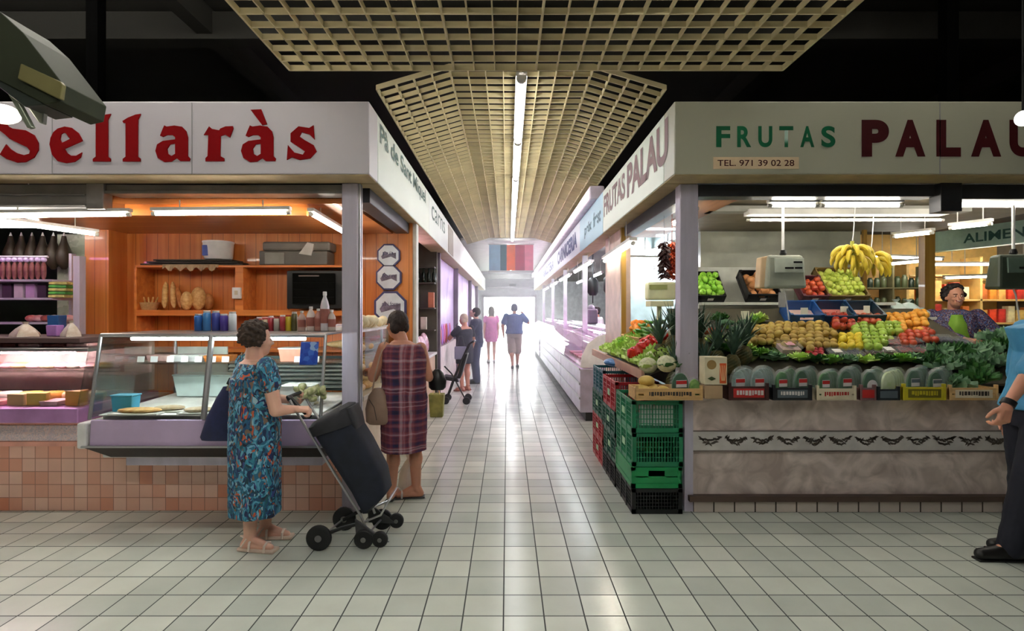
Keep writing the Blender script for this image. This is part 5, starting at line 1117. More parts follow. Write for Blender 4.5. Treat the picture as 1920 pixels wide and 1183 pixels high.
def tilted_crate(px, y, w_, d_, h, m, pr, r, label, flabel, fgroup, a=.85, z=1.60, cat='fruit', rows=(4, 5)):
    t = thing('produce_crate', label, 'crate', (X(px, y), y, z)); t.rotation_euler[0] = a; x = t.location.x
    o = mk('crate_body', crate_mesh(w_, d_, h, False), m, t, rel=False)
    o.location = (0, d_/2, 0)
    mk('crate_sticker', MB().box(-.03, .03, -.002, .0, .03, .06), whitep, t, rel=False)
    M_ = Euler((a, 0, 0)).to_matrix(); n = 0
    for i in range(rows[0]):
        for j in range(rows[1]):
            for L_ in range(2):
                u = (i+.5)/rows[0]-.5; v = (j+.5)/rows[1]
                if L_ and R.random() < .3: continue
                p = Vector((u*(w_-.05)+(L_*.01), .02+v*(d_-.05), r+.02+L_*r*1.2)); put(pr, t.location+M_ @ p, (R.random()*3, R.random()*3, 0), flabel, cat, fgroup, 1)
tilted_crate(1330, 5.66, .30, .36, .10, cg['k'], proto('bright_green_apple', 'apple', .036, mat('bright_green_apple_skin', (136, 208, 56), .35, nscale=4, col2=(176, 226, 90)), stem_m), .036, 'black tilted crate of bright green apples beside the post', 'bright green apple in the tilted black crate', 'bright green apples in the tilted crate')
tilted_crate(1428, 5.66, .34, .36, .12, cg['k'], f_on, .042, 'black tilted crate of onions behind the hanging scale', 'brown onion in the tilted black crate', 'onions in the tilted crate', cat='vegetable', rows=(3, 4))
tilted_crate(1525, 5.66, .28, .30, .10, mat('crate_wine', (96, 50, 60), .5), f_nec, .034, 'wine coloured tilted crate of nectarines right of the scale', 'nectarine in the tilted wine coloured crate', 'nectarines in the tilted crate', rows=(3, 4))
tilted_crate(1586, 5.66, .42, .42, .10, mat('crate_wood_d', (120, 96, 50), .6), f_pear, .034, 'wooden tilted crate of yellow green pears under the bananas', 'yellow green pear in the wooden tilted crate', 'pears in the tilted wooden crate', rows=(6, 6))
# blue crates standing behind the heaps
for k, (px, c, l, a) in enumerate(((1500, (36, 90, 160), 'blue tilted crate with a pinkish board behind the russet fruit', .5), (1560, (34, 70, 110), 'navy tilted crate behind the red apples', .55), (1612, (30, 60, 80), 'dark teal tilted crate near the thin wooden post', .5))):
    y = 5.3; t = thing('produce_crate', l, 'crate', (X(px, y), y, slope(y)+.01)); t.rotation_euler[0] = a; t.rotation_euler[2] = -.15
    o = mk('crate_body', crate_mesh(.3, .3, .13, False), mat('crate_blue%d' % k, c, .4), t, rel=False); mk('liner_board', MB().box(-.13, .13, -.13, .13, .02, .03), mat('liner%d' % k, [(226, 190, 176), (206, 120, 110), (216, 170, 150)][k], .6, nscale=8), t, rel=False)
for k, (px, py, s_, l) in enumerate(((1397, 592, .075, 'white price card left of the blue crates'), (1508, 585, .07, 'cream price card over the blue crate'), (1583, 583, .075, 'pale price card over the red apples'), (1625, 580, .06, 'small white price card by the thin wooden post'), (1290, 606, .05, 'small price card by the steel post of the fruit stall'))):
    y = 5.25 if k else 5.1; t = thing('price_card', l, 'price card', (X(px, y), y, slope(y))); mk('card', MB().box(X(px, y)-s_/2, X(px, y)+s_/2, y-.002, y+.002, Z(py, y)-s_*.6, Z(py, y)+s_*.6), mat('card_white', (222, 220, 200), .6), t); mk('card_stick', MB().cone((X(px, y), y+.004, slope(y)+.002), (X(px, y), y+.004, Z(py, y)), .004, n=6), darkp, t)
# translucent bags
film_bag = mat('white_film_bag', (206, 224, 216), .3, nscale=6, col2=(230, 238, 234))
def soft_bag(px, py, y, r, label, m=film_bag, hs=1.0):
    mb = MB().lathe([(r*.8, 0), (r, r*.3), (r*.9, r*.8), (r*.45, r*1.15), (r*.1, r*1.25), (r*.35, r*1.5)], (0, 0, 0), 18, lob=.1, k=5); o = mk('plastic_bag', mb, m, smooth=True); o.location = (X(px, y), y, Z(py, y)); o.scale = (1, .8, hs); return tag(o, label, 'bag')
t = thing('bag_table', 'small table holding white plastic bags behind the oranges', 'table', (4.0, 5.75, 0)); mk('table_top', MB().box(4.02, 4.42, 5.62, 5.88, 1.42, 1.45), sh, t); mk('leg', MB().box(4.03, 4.07, 5.7, 5.74, 0, 1.42), sh, t); mk('leg', MB().box(4.37, 4.41, 5.7, 5.74, 0, 1.42), sh, t)
for px, r, l, hs in ((1680, .11, 'white plastic bag with a red print behind the oranges', 1.1), (1703, .12, 'large translucent bag in the middle behind the oranges', 1.0), (1728, .09, 'greenish translucent bag next to the seller', .7)):
    o = soft_bag(px, 592, 5.74, r, l, hs=hs); o.location.z = 1.452
# ---- hanging scales
def scale(cx, y, ztop, zc, w_, h, m, face, label, rodtop):
    t = thing('hanging_scale', label, 'scale', (cx, y, zc)); x = cx
    mk('scale_body', MB().hexa([(x-w_/2, y-.07, zc-h/2), (x+w_/2, y-.07, zc-h/2), (x+w_/2-.01, y+.09, zc-h/2), (x-w_/2+.01, y+.09, zc-h/2), (x-w_/2+.02, y-.05, zc+h/2), (x+w_/2-.02, y-.05, zc+h/2), (x+w_/2-.04, y+.07, zc+h/2), (x-w_/2+.04, y+.07, zc+h/2)]), m, t, bevel=.02)
    mk('display_panel', MB().hexa([(x-w_*.3, y-.072, zc-.01), (x+w_*.42, y-.072, zc-.01), (x+w_*.42, y-.055, zc-.01), (x-w_*.3, y-.055, zc-.01), (x-w_*.3, y-.066, zc+h*.4), (x+w_*.42, y-.066, zc+h*.4), (x+w_*.42, y-.05, zc+h*.4), (x-w_*.3, y-.05, zc+h*.4)]), face, t, bevel=.003)
    mk('display_digits', MB().box(x-.02, x+.05, y-.076, y-.073, zc+.02, zc+.035).box(x+.06, x+.12, y-.076, y-.073, zc+.02, zc+.035).box(x+.05, x+.12, y-.075, y-.072, zc+h*.25, zc+h*.25+.014), black, t)
    mk('suspension_rod', MB().cone((x, y, zc+h/2), (x, y, rodtop), .011, n=10), plastic_w, t); mk('rod_joint', MB().lathe([(.02, 0), (.028, .02), (.02, .05)], (x, y, zc+h/2-.005), 12), black, t)
    mk('lower_hook', MB().tube([(x, y, zc-h/2), (x+.02, y, zc-h/2-.05), (x+.05, y, zc-h/2-.26)], .006, 8), plastic_w, t); return t
sc1 = scale(X(1468, 4.5), 4.5, 0, Z(510, 4.5), .33, .27, mat('scale_grey', (160, 164, 148), .4), mat('scale_face', (206, 212, 196), .4), 'beige grey hanging scale in the middle of the fruit stall', 2.468)
mk('side_cover', MB().hexa([(X(1424, 4.5), 4.50, Z(540, 4.5)), (X(1442, 4.5), 4.47, Z(540, 4.5)), (X(1442, 4.5), 4.6, Z(540, 4.5)), (X(1424, 4.5), 4.6, Z(540, 4.5)), (X(1428, 4.5), 4.5, Z(482, 4.5)), (X(1446, 4.5), 4.47, Z(478, 4.5)), (X(1446, 4.5), 4.6, Z(478, 4.5)), (X(1428, 4.5), 4.6, Z(482, 4.5))]), mat('scale_tan', (206, 176, 136), .5), sc1, bevel=.01)
mk('paper_tag', MB().box(X(1459, 4.52), X(1472, 4.52), 4.51, 4.516, Z(576, 4.5), Z(548, 4.5)), whitep, sc1)
scale(X(1900, 4.3), 4.3, 0, Z(510, 4.3), .34, .27, mat('scale_dark', (64, 74, 62), .4), mat('scale_face_d', (110, 130, 116), .4), 'dark green hanging scale at the right edge', 2.34)
# red chillies on strings
chm = mat('dried_chilli', (150, 40, 26), .35, nscale=10, col2=(196, 84, 40)); chd = mat('dark_chilli', (52, 20, 20), .4, nscale=10)
t = thing('chilli_string', 'dense string of dried red chillies hanging left of the stall post', 'chillies', (X(1262, 4.9), 4.9, 2.15))
for k, (px, m, n_) in enumerate(((1244, chd, 90), (1260, chm, 120), (1273, chm, 100))):
    mb = MB(); q = random.Random(k)
    for i in range(n_):
        z = Z(455+66*i/n_, 4.9); a = q.uniform(0, 6.3); x = X(px, 4.9); L_ = .06
        p0 = Vector((x, 4.9+.02*k-.02, z)); p1 = p0+Vector((L_*math.cos(a), L_*math.sin(a), -.03)); mb.tube([p0, p0.lerp(p1, .5)+Vector((0, 0, .008)), p1], [.008, .011, .002], 6)
    mb.cone((X(px, 4.9), 4.9+.02*k-.02, Z(455+66, 4.9)), (X(px, 4.9), 4.9+.02*k-.02, 2.468), .002, n=5)
    mk('chilli_strand', mb, m, t, smooth=True)
t = thing('counter_scale', 'cream counter scale on the ledge behind the green peppers', 'scale', (X(1238, 5.9), 5.9, 1.2))
mk('scale_base', MB().box(X(1215, 5.9), X(1258, 5.9), 5.8, 6.0, 1.56, 1.62).box(X(1232, 5.9), X(1240, 5.9), 5.88, 5.92, 1.3, 1.56).box(X(1215, 5.9), X(1258, 5.9), 5.8, 6.0, 1.2, 1.3), mat('cream_metal', (212, 212, 176), .4), t, bevel=.006)
mk('scale_head', MB().box(X(1212, 5.9), X(1264, 5.9), 5.82, 5.98, 1.63, 1.82), mat('cream_metal2', (206, 208, 170), .4), t, bevel=.02)
mk('scale_display', MB().box(X(1218, 5.8), X(1252, 5.8), 5.812, 5.82, 1.74, 1.79), mat('olive_lcd', (150, 156, 100), .3), t)
# ---- neighbouring grocery stall at the back right
G = thing('grocery_shelf', 'grocery shelves with orange and red packets behind the seller', 'shelf', (7.6, 9.2, 0))
for z in (.9, 1.3, 1.68, 2.08): mk('shelf_board', MB().box(6.55, 8.9, 8.9, 9.3, z, z+.03), mat('shelf_yellow', (226, 186, 110), .5), G)
for x in (6.5, 7.7, 8.87): mk('shelf_upright', MB().box(x, x+.04, 8.9, 9.3, 0, 2.4), MATS['shelf_yellow'], G)
tube_light('tube light over the grocery shelves behind the seller', (6.7, 8.7, 2.25), (8.5, 8.6, 2.25)); tube_light('lower tube light before the grocery shelves', (6.7, 8.4, 2.02), (8.2, 8.2, 2.06))
cc = [(214, 70, 40), (226, 140, 50), (236, 196, 110), (206, 60, 50), (228, 170, 90), (200, 110, 50), (236, 220, 170)]
for zi, z in enumerate((.93, 1.33, 1.71)):
    for i in range(15):
        h = R.uniform(.18, .3); x = 6.62+.15*i
        if 7.62 < x < 7.78: continue
        o = mk('grocery_packet', MB().box(-.055, .055, -.06, .06, 0, h), mat('packet_c%d' % ((i*3+zi) % 7), cc[(i*3+zi) % 7], .5, nscale=9, var=.25), bevel=.006); o.location = (x, 9.02, z); tag(o, 'coloured packet standing on the %s grocery shelf board' % ['low', 'middle', 'high'][zi], 'packet', 'packets on the %s grocery shelf' % ['low', 'middle', 'high'][zi])
V = thing('jar_shelf', 'shelves of dark green jars seen left of the ochre column', 'shelf', (5.7, 8.3, 0))
for z in (1.28, 1.55, 1.85): mk('shelf_board', MB().box(5.25, 6.35, 8.2, 8.5, z, z+.02), mat('shelf_olive', (110, 104, 72), .6), V)
for x in (5.2, 5.78, 6.35): mk('shelf_upright', MB().box(x, x+.03, 8.2, 8.5, 0, 2.2), MATS['shelf_olive'], V)
for zi, z in enumerate((1.302, 1.572, 1.872)):
    for i in range(10):
        h = R.uniform(.13, .2); x = 5.31+.105*i
        if abs(x-5.79) < .05: continue
        o = mk('dark_jar', MB().lathe([(.036, 0), (.04, .01), (.04, h*.8), (.026, h*.9), (.028, h)], n=10), mat('jar_c%d' % (i % 3), [(64, 78, 52), (96, 104, 70), (44, 58, 44)][i % 3], .3), smooth=True); o.location = (x, 8.32, z); tag(o, 'green jar on the %s board of the jar shelves' % ['lower', 'middle', 'upper'][zi], 'jar', 'jars on the %s board of the jar shelves' % ['lower', 'middle', 'upper'][zi])
tube_light('tube light over the green jar shelves', (5.2, 7.9, 2.3), (6.3, 7.9, 2.26))
# ALIMENTS sign of the next row
t = thing('shop_sign', 'pale green grocery sign reading ALIMENTS at upper right', 'sign', (7, 8, 2.45)); a = Vector((6.72, 8.75, 0)); b = Vector((7.18, 7.0, 0)); u = (b-a).normalized(); nn = Vector((u.y, -u.x, 0)); nn = -nn if nn.x > 0 else nn
mk('sign_box', MB().hexa([a+Vector((0, 0, 2.45)), b+Vector((0, 0, 2.45)), b-nn*.15+Vector((0, 0, 2.45)), a-nn*.15+Vector((0, 0, 2.45)), a+Vector((0, 0, 2.76)), b+Vector((0, 0, 2.76)), b-nn*.15+Vector((0, 0, 2.76)), a-nn*.15+Vector((0, 0, 2.76))]), mat('sign_pale_green', (176, 206, 184), .4), t)
text('lettering', 'ALIMENTS', dgreen, a+u*.55+Vector((0, 0, 2.53))+nn*.002, u, .14, 1.05, t, bold=.02)
# ================= PEOPLE =================
def skin(name, c): 
    m = mat(name, c, .5, nscale=5, var=.06); m.node_tree.nodes['Principled BSDF'].inputs['Subsurface Weight'].default_value = .05; return m
def blob(name, mb, m, parent, vox, it=3, disp=None, rel=True):
    o = mk(name, mb, m, parent, rel=rel)
    r = o.modifiers.new('r', 'REMESH'); r.mode = 'VOXEL'; r.voxel_size = vox; r.use_smooth_shade = True
    if it: s_ = o.modifiers.new('s', 'SMOOTH'); s_.factor = .5; s_.iterations = it
    if disp:
        tx = bpy.data.textures.new(name, 'CLOUDS'); tx.noise_scale = disp[1]; tx.noise_depth = 2
        d = o.modifiers.new('d', 'DISPLACE'); d.texture = tx; d.strength = disp[0]; d.mid_level = .5
    return o
def hand(mb, w_, d, n, side, curl=.35, s_=1.0, spread=.0, nf=4):
    """palm, four fingers and a thumb. d: pointing direction, n: the way the fingers bend"""
    w_ = Vector(w_); d = Vector(d).normalized(); n = Vector(n); n = (n-d*n.dot(d)).normalized(); u = d.cross(n)*side
    pe = w_+d*.085*s_
    mb.cone(w_, w_+d*.03*s_, .024*s_, .028*s_, 10)
    for k in (-1, 0, 1): mb.limb([w_+d*.02*s_+u*.018*k*s_, pe+u*.024*k*s_], [.017*s_, .014*s_], 8)
    for i, (L_, o_) in enumerate(((.066, -1.5), (.076, -.5), (.072, .5), (.056, 1.5))):
        p = pe+u*o_*.0195*s_-d*(.006 if i == 3 else 0); a = .0; pts = [p]; q = p
        for k, seg in enumerate((.42, .33, .25)):
            a += curl*(1+.25*i*.4)*(1.0 if k == 0 else 1.25); dd = (d*math.cos(a)+n*math.sin(a)+u*o_*spread).normalized(); q = q+dd*L_*seg*s_*1.1; pts.append(q)
        mb.limb(pts, [.0095*s_, .009*s_, .0085*s_, .007*s_], 8)
    b = w_+d*.028*s_-u*.022*s_; t1 = b+(d*.55-u*.75+n*.25).normalized()*.036*s_; t2 = t1+(d*.8-u*.25+n*.45).normalized()*.03*s_; t3 = t2+(d*.8+n*.5).normalized()*.022*s_
    mb.limb([b, t1, t2, t3], [.014*s_, .012*s_, .0105*s_, .008*s_], 8)
class Person:
    def __init__(s, label, pos, yaw, Ht, skinm, J=None, hyaw=0, hpitch=0, lean=(0, 0, 0), vox=.006, build=1.0, hands=(.4, .4), hdirs=None, z0=0, bust=0, feet=None):
        s.H = Ht; s.yaw = yaw; s.pos = Vector((pos[0], pos[1], z0)); s.M = Matrix.Rotation(yaw, 3, 'Z'); s.vox = vox; H_ = Ht; b = build
        s.t = thing('person', label, 'person', s.pos)
        D = {'pel': (0, 0, .53*H_), 'wst': (0, 0, .62*H_), 'chs': (0, 0, .73*H_), 'nck': (0, -.01, .83*H_), 'hd': (0, .025, .914*H_)}
        for k, sd in (('R', 1), ('L', -1)):
            D['hip'+k] = (sd*.085, 0, .50*H_); D['kne'+k] = (sd*.085, .015, .275*H_); D['ank'+k] = (sd*.08, -.02, .055*H_)
            D['sho'+k] = (sd*.165*b, -.01, .80*H_); D['elb'+k] = (sd*.21*b, -.03, .63*H_); D['wri'+k] = (sd*.2*b, .03, .48*H_)
        le = Vector(lean)
        s.J = {}
        for k, v in D.items():
            v = Vector(v)
            if k in ('wst',): v += le*.4
            if k in ('chs', 'shoR', 'shoL', 'nck', 'hd', 'elbR', 'elbL', 'wriR', 'wriL'): v += le
            s.J[k] = s.pos+s.M @ v
        if J:
            for k, v in J.items(): s.J[k] = Vector(v)
        J = s.J; mb = MB()
        for k in 'RL':
            mb.limb([J['hip'+k], J['kne'+k], J['ank'+k]], [.078*b, .053*b, .036], 14)
            calf = J['kne'+k].lerp(J['ank'+k], .3)-s.M @ Vector((0, .012, 0)); mb.ell(calf, (.052*b, .054*b, .09), None, 12, 8)
            mb.limb([J['sho'+k], J['elb'+k], J['wri'+k]], [.048*b, .038*b, .025], 12)
            f = s.M @ Vector((.12 if k == 'R' else -.12, 1, 0)) if not feet else Vector(feet[k]).normalized()
            a = J['ank'+k]; z = s.pos.z
            heel = Vector((a.x, a.y, z+.035))-f*.03; toe = Vector((a.x, a.y, z+.025))+f*.15*(H_/1.6); s.J['heel'+k] = heel; s.J['toe'+k] = toe
            mb.limb([a, heel, toe], [.036, .032, .022], 10); mb.limb([a, toe], [.03, .02], 10)
        s.torso(mb, [(J['hipR'].lerp(J['hipL'], .5), .15*b, .11*b), (J['pel'], .165*b, .12*b), (J['wst'], .14*b, .105*b), (J['chs'], .16*b, .11*b), (J['shoR'].lerp(J['shoL'], .5), .16*b, .085*b), (J['nck'], .075, .06)])
        hM = s.M @ Matrix.Rotation(hyaw, 3, 'Z') @ Matrix.Rotation(-hpitch, 3, 'X'); s.hM = hM; hd = J['hd']; k_ = H_/1.6
        mb.limb([J['nck'], hd-hM @ Vector((0, .02, .03))], [.055, .05], 12)
        er = hM.to_euler()
        mb.ell(hd+hM @ Vector((0, -.01, .03))*k_, (.074*k_, .092*k_, .09*k_), er, 20, 14); mb.ell(hd+hM @ Vector((0, .025, -.035))*k_, (.056*k_, .062*k_, .075*k_), er, 18, 12)
        mb.ell(hd+hM @ Vector((0, .05, -.075))*k_, (.03*k_, .03*k_, .026*k_), er)
        mb.limb([hd+hM @ Vector((0, .085, .02))*k_, hd+hM @ Vector((0, .105, -.018))*k_], [.009*k_, .014*k_], 8)
        for sd in (-1, 1):
            mb.ell(hd+hM @ Vector((sd*.075, -.005, -.002))*k_, (.010*k_, .018*k_, .03*k_), er, 10, 8); mb.ell(hd+hM @ Vector((sd*.035, .06, -.02))*k_, (.025*k_, .022*k_, .022*k_), er)
        for k, sd, c in (('R', 1, hands[0]), ('L', -1, hands[1])):
            if hdirs and hdirs.get(k): d, n = hdirs[k]
            else: d = (J['wri'+k]-J['elb'+k]); n = s.M @ Vector((-sd*.9, .3, 0))
            hand(mb, J['wri'+k], d, n, -sd, c, H_/1.6)
        s.body = blob('body', mb, skinm, s.t, vox, 2)
        # face
        er = hM.to_euler(); f = MB(); g = MB()
        for sd in (-1, 1):
            c = hd+hM @ Vector((sd*.03, .079, .008))*k_; e_ = MB().ell(c, (.011*k_, .007*k_, .0045*k_), er, 10, 8); ey = mk('eye', e_, mat('eye_white', (220, 214, 206), .3), s.t, smooth=True)
            mk('iris', MB().ell(c+hM @ Vector((0, .006, 0))*k_, (.005*k_, .004*k_, .005*k_), er, 8, 6), mat('eye_dark', (40, 26, 18), .2), ey, smooth=True, rel=True)
            mk('eyebrow', MB().limb([hd+hM @ Vector((sd*.018, .086, .027))*k_, hd+hM @ Vector((sd*.046, .074, .028))*k_], [.004*k_, .003*k_], 6), mat('brow', (50, 34, 26), .8), s.t)
        mk('mouth', MB().limb([hd+hM @ Vector((-.022, .078, -.042))*k_, hd+hM @ Vector((0, .088, -.047))*k_, hd+hM @ Vector((.022, .078, -.042))*k_], [.004*k_, .006*k_, .004*k_], 6), mat('lips', (150, 70, 66), .5), s.t, smooth=True)
        s.k = k_
    def torso(s, mb, rs, n=20, f=None):
        out = []; fine = []
        for i in range(len(rs)-1):
            (a, ax, ay), (b, bx, by) = rs[i], rs[i+1]
            for t_ in (0, .25, .5, .75): q = t_*t_*(3-2*t_); fine.append((a.lerp(b, t_), ax+(bx-ax)*q, ay+(by-ay)*q))
        fine.append(rs[-1])
        for i, (c, rx, ry) in enumerate(fine):
            out.append([c+s.M @ Vector((rx*math.cos(2*PI*j/n)*(f(i/len(fine), 2*PI*j/n) if f else 1), ry*math.sin(2*PI*j/n)*(f(i/len(fine), 2*PI*j/n) if f else 1), 0)) for j in range(n)])
        mb.rings(out); return mb
    def hair(s, m, kind='curly', seed=0, label=None):
        q = random.Random(seed); mb = MB(); k_ = s.k; hd = s.J['hd']; c0 = hd+s.hM @ Vector((0, -.018, .038))*k_
        if kind == 'curly':
            mb.ell(c0+s.hM @ Vector((0, -.012, .004)), (.086*k_, .092*k_, .096*k_), s.hM.to_euler(), 18, 12)
            for i in range(70):
                a = 2.4*i; z = 1-1.55*i/70; r = math.sqrt(max(0, 1-z*z)); v = Vector((r*math.cos(a), r*math.sin(a), z))
                if v.y > .15 and v.z < .62: continue
                mb.ell(c0+s.hM @ Vector((v.x*.088, v.y*.102, v.z*.096))*k_, q.uniform(.017, .026)*k_, None, 8, 6)
            disp = (.02, .018)
        else:
            mb.ell(c0, (.084*k_, .098*k_, .094*k_), s.hM.to_euler(), 18, 12)
            for sd in (-1, 0, 1): mb.ell(hd+s.hM @ Vector((sd*.04, -.042, -.008))*k_, (.048*k_, .05*k_, .06*k_), None)
            if kind == 'long':
                for sd in (-1, 0, 1): mb.limb([hd+s.hM @ Vector((sd*.05, -.06, 0))*k_, hd+s.hM @ Vector((sd*.055, -.07, -.14))*k_], [.045*k_, .03*k_], 8)
            disp = (.008, .015)
        return blob('hair', mb, m, s.t, max(s.vox, .006), 1, disp)
    def shoes(s, m, kind='shoe', col=None):
        for k in 'RL':
            h, t_ = s.J['heel'+k], s.J['toe'+k]; mb = MB(); d = (t_-h).normalized(); z = s.pos.z
            if kind == 'shoe':
                mb.limb([Vector((h.x, h.y, z+.05)), Vector((t_.x, t_.y, z+.036))+d*.012], [.045, .036], 12); mb.limb([h+d*.05+Vector((0, 0, .03)), t_+Vector((0, 0, .01))], [.042, .034], 12)
                o = blob('shoe', mb, m, s.t, .007, 2)
                u = Vector((-d.y, d.x, 0)); a = Vector((h.x, h.y, z))-d*.04; b = Vector((t_.x, t_.y, z))+d*.045
                mk('sole', MB().hexa([a-u*.038, b-u*.036, b+u*.036, a+u*.038]+[p+Vector((0, 0, .014)) for p in (a-u*.038, b-u*.036, b+u*.036, a+u*.038)]), black, o, bevel=.008)
            else:
                u = Vector((-d.y, d.x, 0)); a = Vector((h.x, h.y, z))-d*.04; b = Vector((t_.x, t_.y, z))+d*.04; hh = .022 if kind == 'sandal' else .012
                o = mk('sandal', MB().hexa([a-u*.034, b-u*.042, b+u*.042, a+u*.034]+[p+Vector((0, 0, hh)) for p in (a-u*.034, b-u*.042, b+u*.042, a+u*.034)]), m, s.t, bevel=.008)
                for f_ in ((.35, .75) if kind == 'sandal' else (.72,)):
                    c = a.lerp(b, f_); mk('strap', MB().tube([c-u*.042+Vector((0, 0, .01)), c-u*.034+Vector((0, 0, .06 if f_ < .5 else .045)), c+Vector((0, 0, .082 if f_ < .5 else .058)), c+u*.034+Vector((0, 0, .06 if f_ < .5 else .045)), c+u*.042+Vector((0, 0, .01))], .008, 8), col or m, o, smooth=True)
                if kind == 'sandal':
                    c = a.lerp(b, .12); mk('heel_strap', MB().tube([c-u*.03+Vector((0, 0, .03)), c-u*.034+d*.04+Vector((0, 0, .085)), c-d*.02+Vector((0, 0, .085)), c+u*.034+d*.04+Vector((0, 0, .085)), c+u*.03+Vector((0, 0, .03))], .006, 8), col or m, o, smooth=True)
    def trousers(s, m, wd=1.0, end='ank', name='trousers', off=0.0):
        J = s.J; mb = MB()
        for k in 'RL':
            a = J['ank'+k]+Vector((0, 0, -.015)); e = a if end == 'ank' else J['kne'+k]+Vector((0, 0, -.02))
            if end == 'ank': mb.limb([J['hip'+k], J['kne'+k], e], [.10*wd, .075*wd, .064*wd], 16)
            else: mb.limb([J['hip'+k], e], [.10*wd, .085*wd], 16)
        s.torso(mb, [(J['hipR'].lerp(J['hipL'], .5)-Vector((0, 0, .05)), .15*wd, .12*wd), (J['pel'], .18*wd, .135*wd), (J['wst'], .155*wd, .12*wd)])
        return blob(name, mb, m, s.t, max(s.vox, .007), 2, (.012, .09))
    def shirt(s, m, wd=1.0, sleeve=.65, low='pel', name='shirt'):
        J = s.J; mb = MB()
        s.torso(mb, [(J[low], .185*wd, .145*wd), (J['wst'], .165*wd, .13*wd), (J['chs'], .18*wd, .13*wd), (J['shoR'].lerp(J['shoL'], .5)+Vector((0, 0, .018)), .178*wd, .112*wd), (J['nck']+Vector((0, 0, .012)), .088, .08)])
        for k in 'RL':
            e = J['sho'+k].lerp(J['elb'+k], min(1, sleeve)); pts = [J['sho'+k], e]; rr = [.062*wd, .056*wd+.008]
            if sleeve > 1: pts.append(J['elb'+k].lerp(J['wri'+k], sleeve-1)); rr.append(.042*wd)
            mb.limb(pts, rr, 14)
        return blob(name, mb, m, s.t, max(s.vox, .007), 2, (.012, .08))
    def dress(s, m, hem, wd=1.0, sleeve=.4, name='dress', flare=1.0, top=-.02, folds=.035):
        J = s.J; mb = MB(); c = J['pel']; base = Vector((c.x, c.y, s.pos.z+hem)); f = lambda u, a: 1+folds*(1-u)*math.sin(a*7+1.3*u)
        s.torso(mb, [(base, .18*wd*flare, .15*wd*flare), (base.lerp(c, .5), .185*wd*(1+flare)/2, .15*wd*(1+flare)/2), (c, .19*wd, .15*wd), (J['wst'], .175*wd, .14*wd), (J['chs'], .182*wd, .138*wd), (J['shoR'].lerp(J['shoL'], .5)+Vector((0, 0, top-.03)), .18*wd, .118*wd), (J['shoR'].lerp(J['shoL'], .5)+Vector((0, 0, top+.022)), .15*wd, .095*wd)], 44, f)
        if sleeve:
            for k in 'RL': mb.limb([J['sho'+k], J['sho'+k].lerp(J['elb'+k], sleeve)], [.062*wd, .064*wd], 14)
        return blob(name, mb, m, s.t, max(s.vox, .007), 1, (.014, .07))
pale_sk = skin('skin_pale', (222, 172, 150)); tan_sk = skin('skin_tan', (202, 142, 116)); dark_hair = mat('hair_brown', (52, 36, 26), .7, nscale=40, var=.5, bump=.8); black_hair = mat('hair_black', (34, 24, 24), .6, nscale=40, var=.4, bump=.8); grey_hair = mat('hair_blond', (206, 190, 166), .7, nscale=40)
# ---- woman with the trolley
floral = voro_mat('floral_cloth', [(30, 92, 122), (20, 40, 78), (46, 128, 150), (24, 28, 54), (96, 160, 186), (30, 70, 110), (198, 88, 52), (22, 60, 74), (60, 70, 130), (150, 180, 190), (16, 84, 96), (120, 96, 80), (26, 84, 120), (40, 110, 140), (30, 40, 90), (110, 170, 200), (60, 140, 170), (24, 70, 110), (36, 100, 130), (20, 50, 80), (80, 150, 180), (30, 84, 104)], 15, .7, stretch=(1, 1, .6), distort=1.3)
P1 = Person('woman with short curly hair in a long turquoise floral dress, facing the bakery case', (-1.60, 3.46), -.75, 1.47, pale_sk,
    J={'hd': (-1.585, 3.475, 1.315), 'nck': (-1.60, 3.455, 1.20), 'shoR': (-1.475, 3.35, 1.165), 'elbR': (-1.41, 3.33, .90), 'wriR': (-1.325, 3.40, .895), 'shoL': (-1.70, 3.55, 1.17), 'elbL': (-1.66, 3.70, .93), 'wriL': (-1.47, 3.72, .90), 'ankR': (-1.62, 3.44, .08), 'ankL': (-1.60, 3.62, .08), 'kneR': (-1.60, 3.42, .40), 'kneL': (-1.59, 3.58, .40)},
    hyaw=.1, hands=(.75, .6), hdirs={'R': ((1, .35, -.05), (0, .3, -1)), 'L': ((1, -.2, .0), (0, -.3, .6))}, vox=.0055, build=1.05, feet={'R': (1, -.12, 0), 'L': (1, .1, 0)})
P1.hair(dark_hair, 'curly', 1); P1.dress(floral, .235, 1.0, .42, top=-.012, folds=.03)
P1.shoes(mat('sandal_beige', (214, 190, 172), .6), 'sandal', mat('sandal_strap', (230, 212, 198), .6))
# tote bag on her left shoulder
tote = mat('navy_canvas', (26, 34, 74), .7, nscale=30); strapm = mat('strap_tan', (176, 156, 130), .6)
c = Vector((-1.84, 3.52, .68)); t = thing('tote_bag', 'navy blue tote bag hanging from the shoulder of the floral dress woman', 'bag', c)
rs = []
for z, wx, wy in ((0, .125, .05), (.02, .135, .062), (.15, .115, .055), (.27, .075, .04), (.34, .045, .02)): rs.append([c+Vector((wx*math.copysign(abs(math.cos(a))**.6, math.cos(a))*1.0+z*.16, wy*math.sin(a)+z*.02, z)) for a in [2*PI*j/24 for j in range(24)]])
mk('bag_body', MB().rings(rs), tote, t, smooth=True)
for dy in (-.025, .025): mk('strap', MB().tube([c+Vector((.05, dy, .32)), c+Vector((.085, dy, .42)), Vector((-1.745, 3.53+dy*.6, 1.13)), Vector((-1.71, 3.55+dy, 1.236)), Vector((-1.68, 3.60+dy, 1.15))], .008, 8), strapm, t, smooth=True)
mk('buckle', MB().cone(c+Vector((.06, -.03, .36)), c+Vector((.08, -.03, .40)), .014, n=8), black, t)
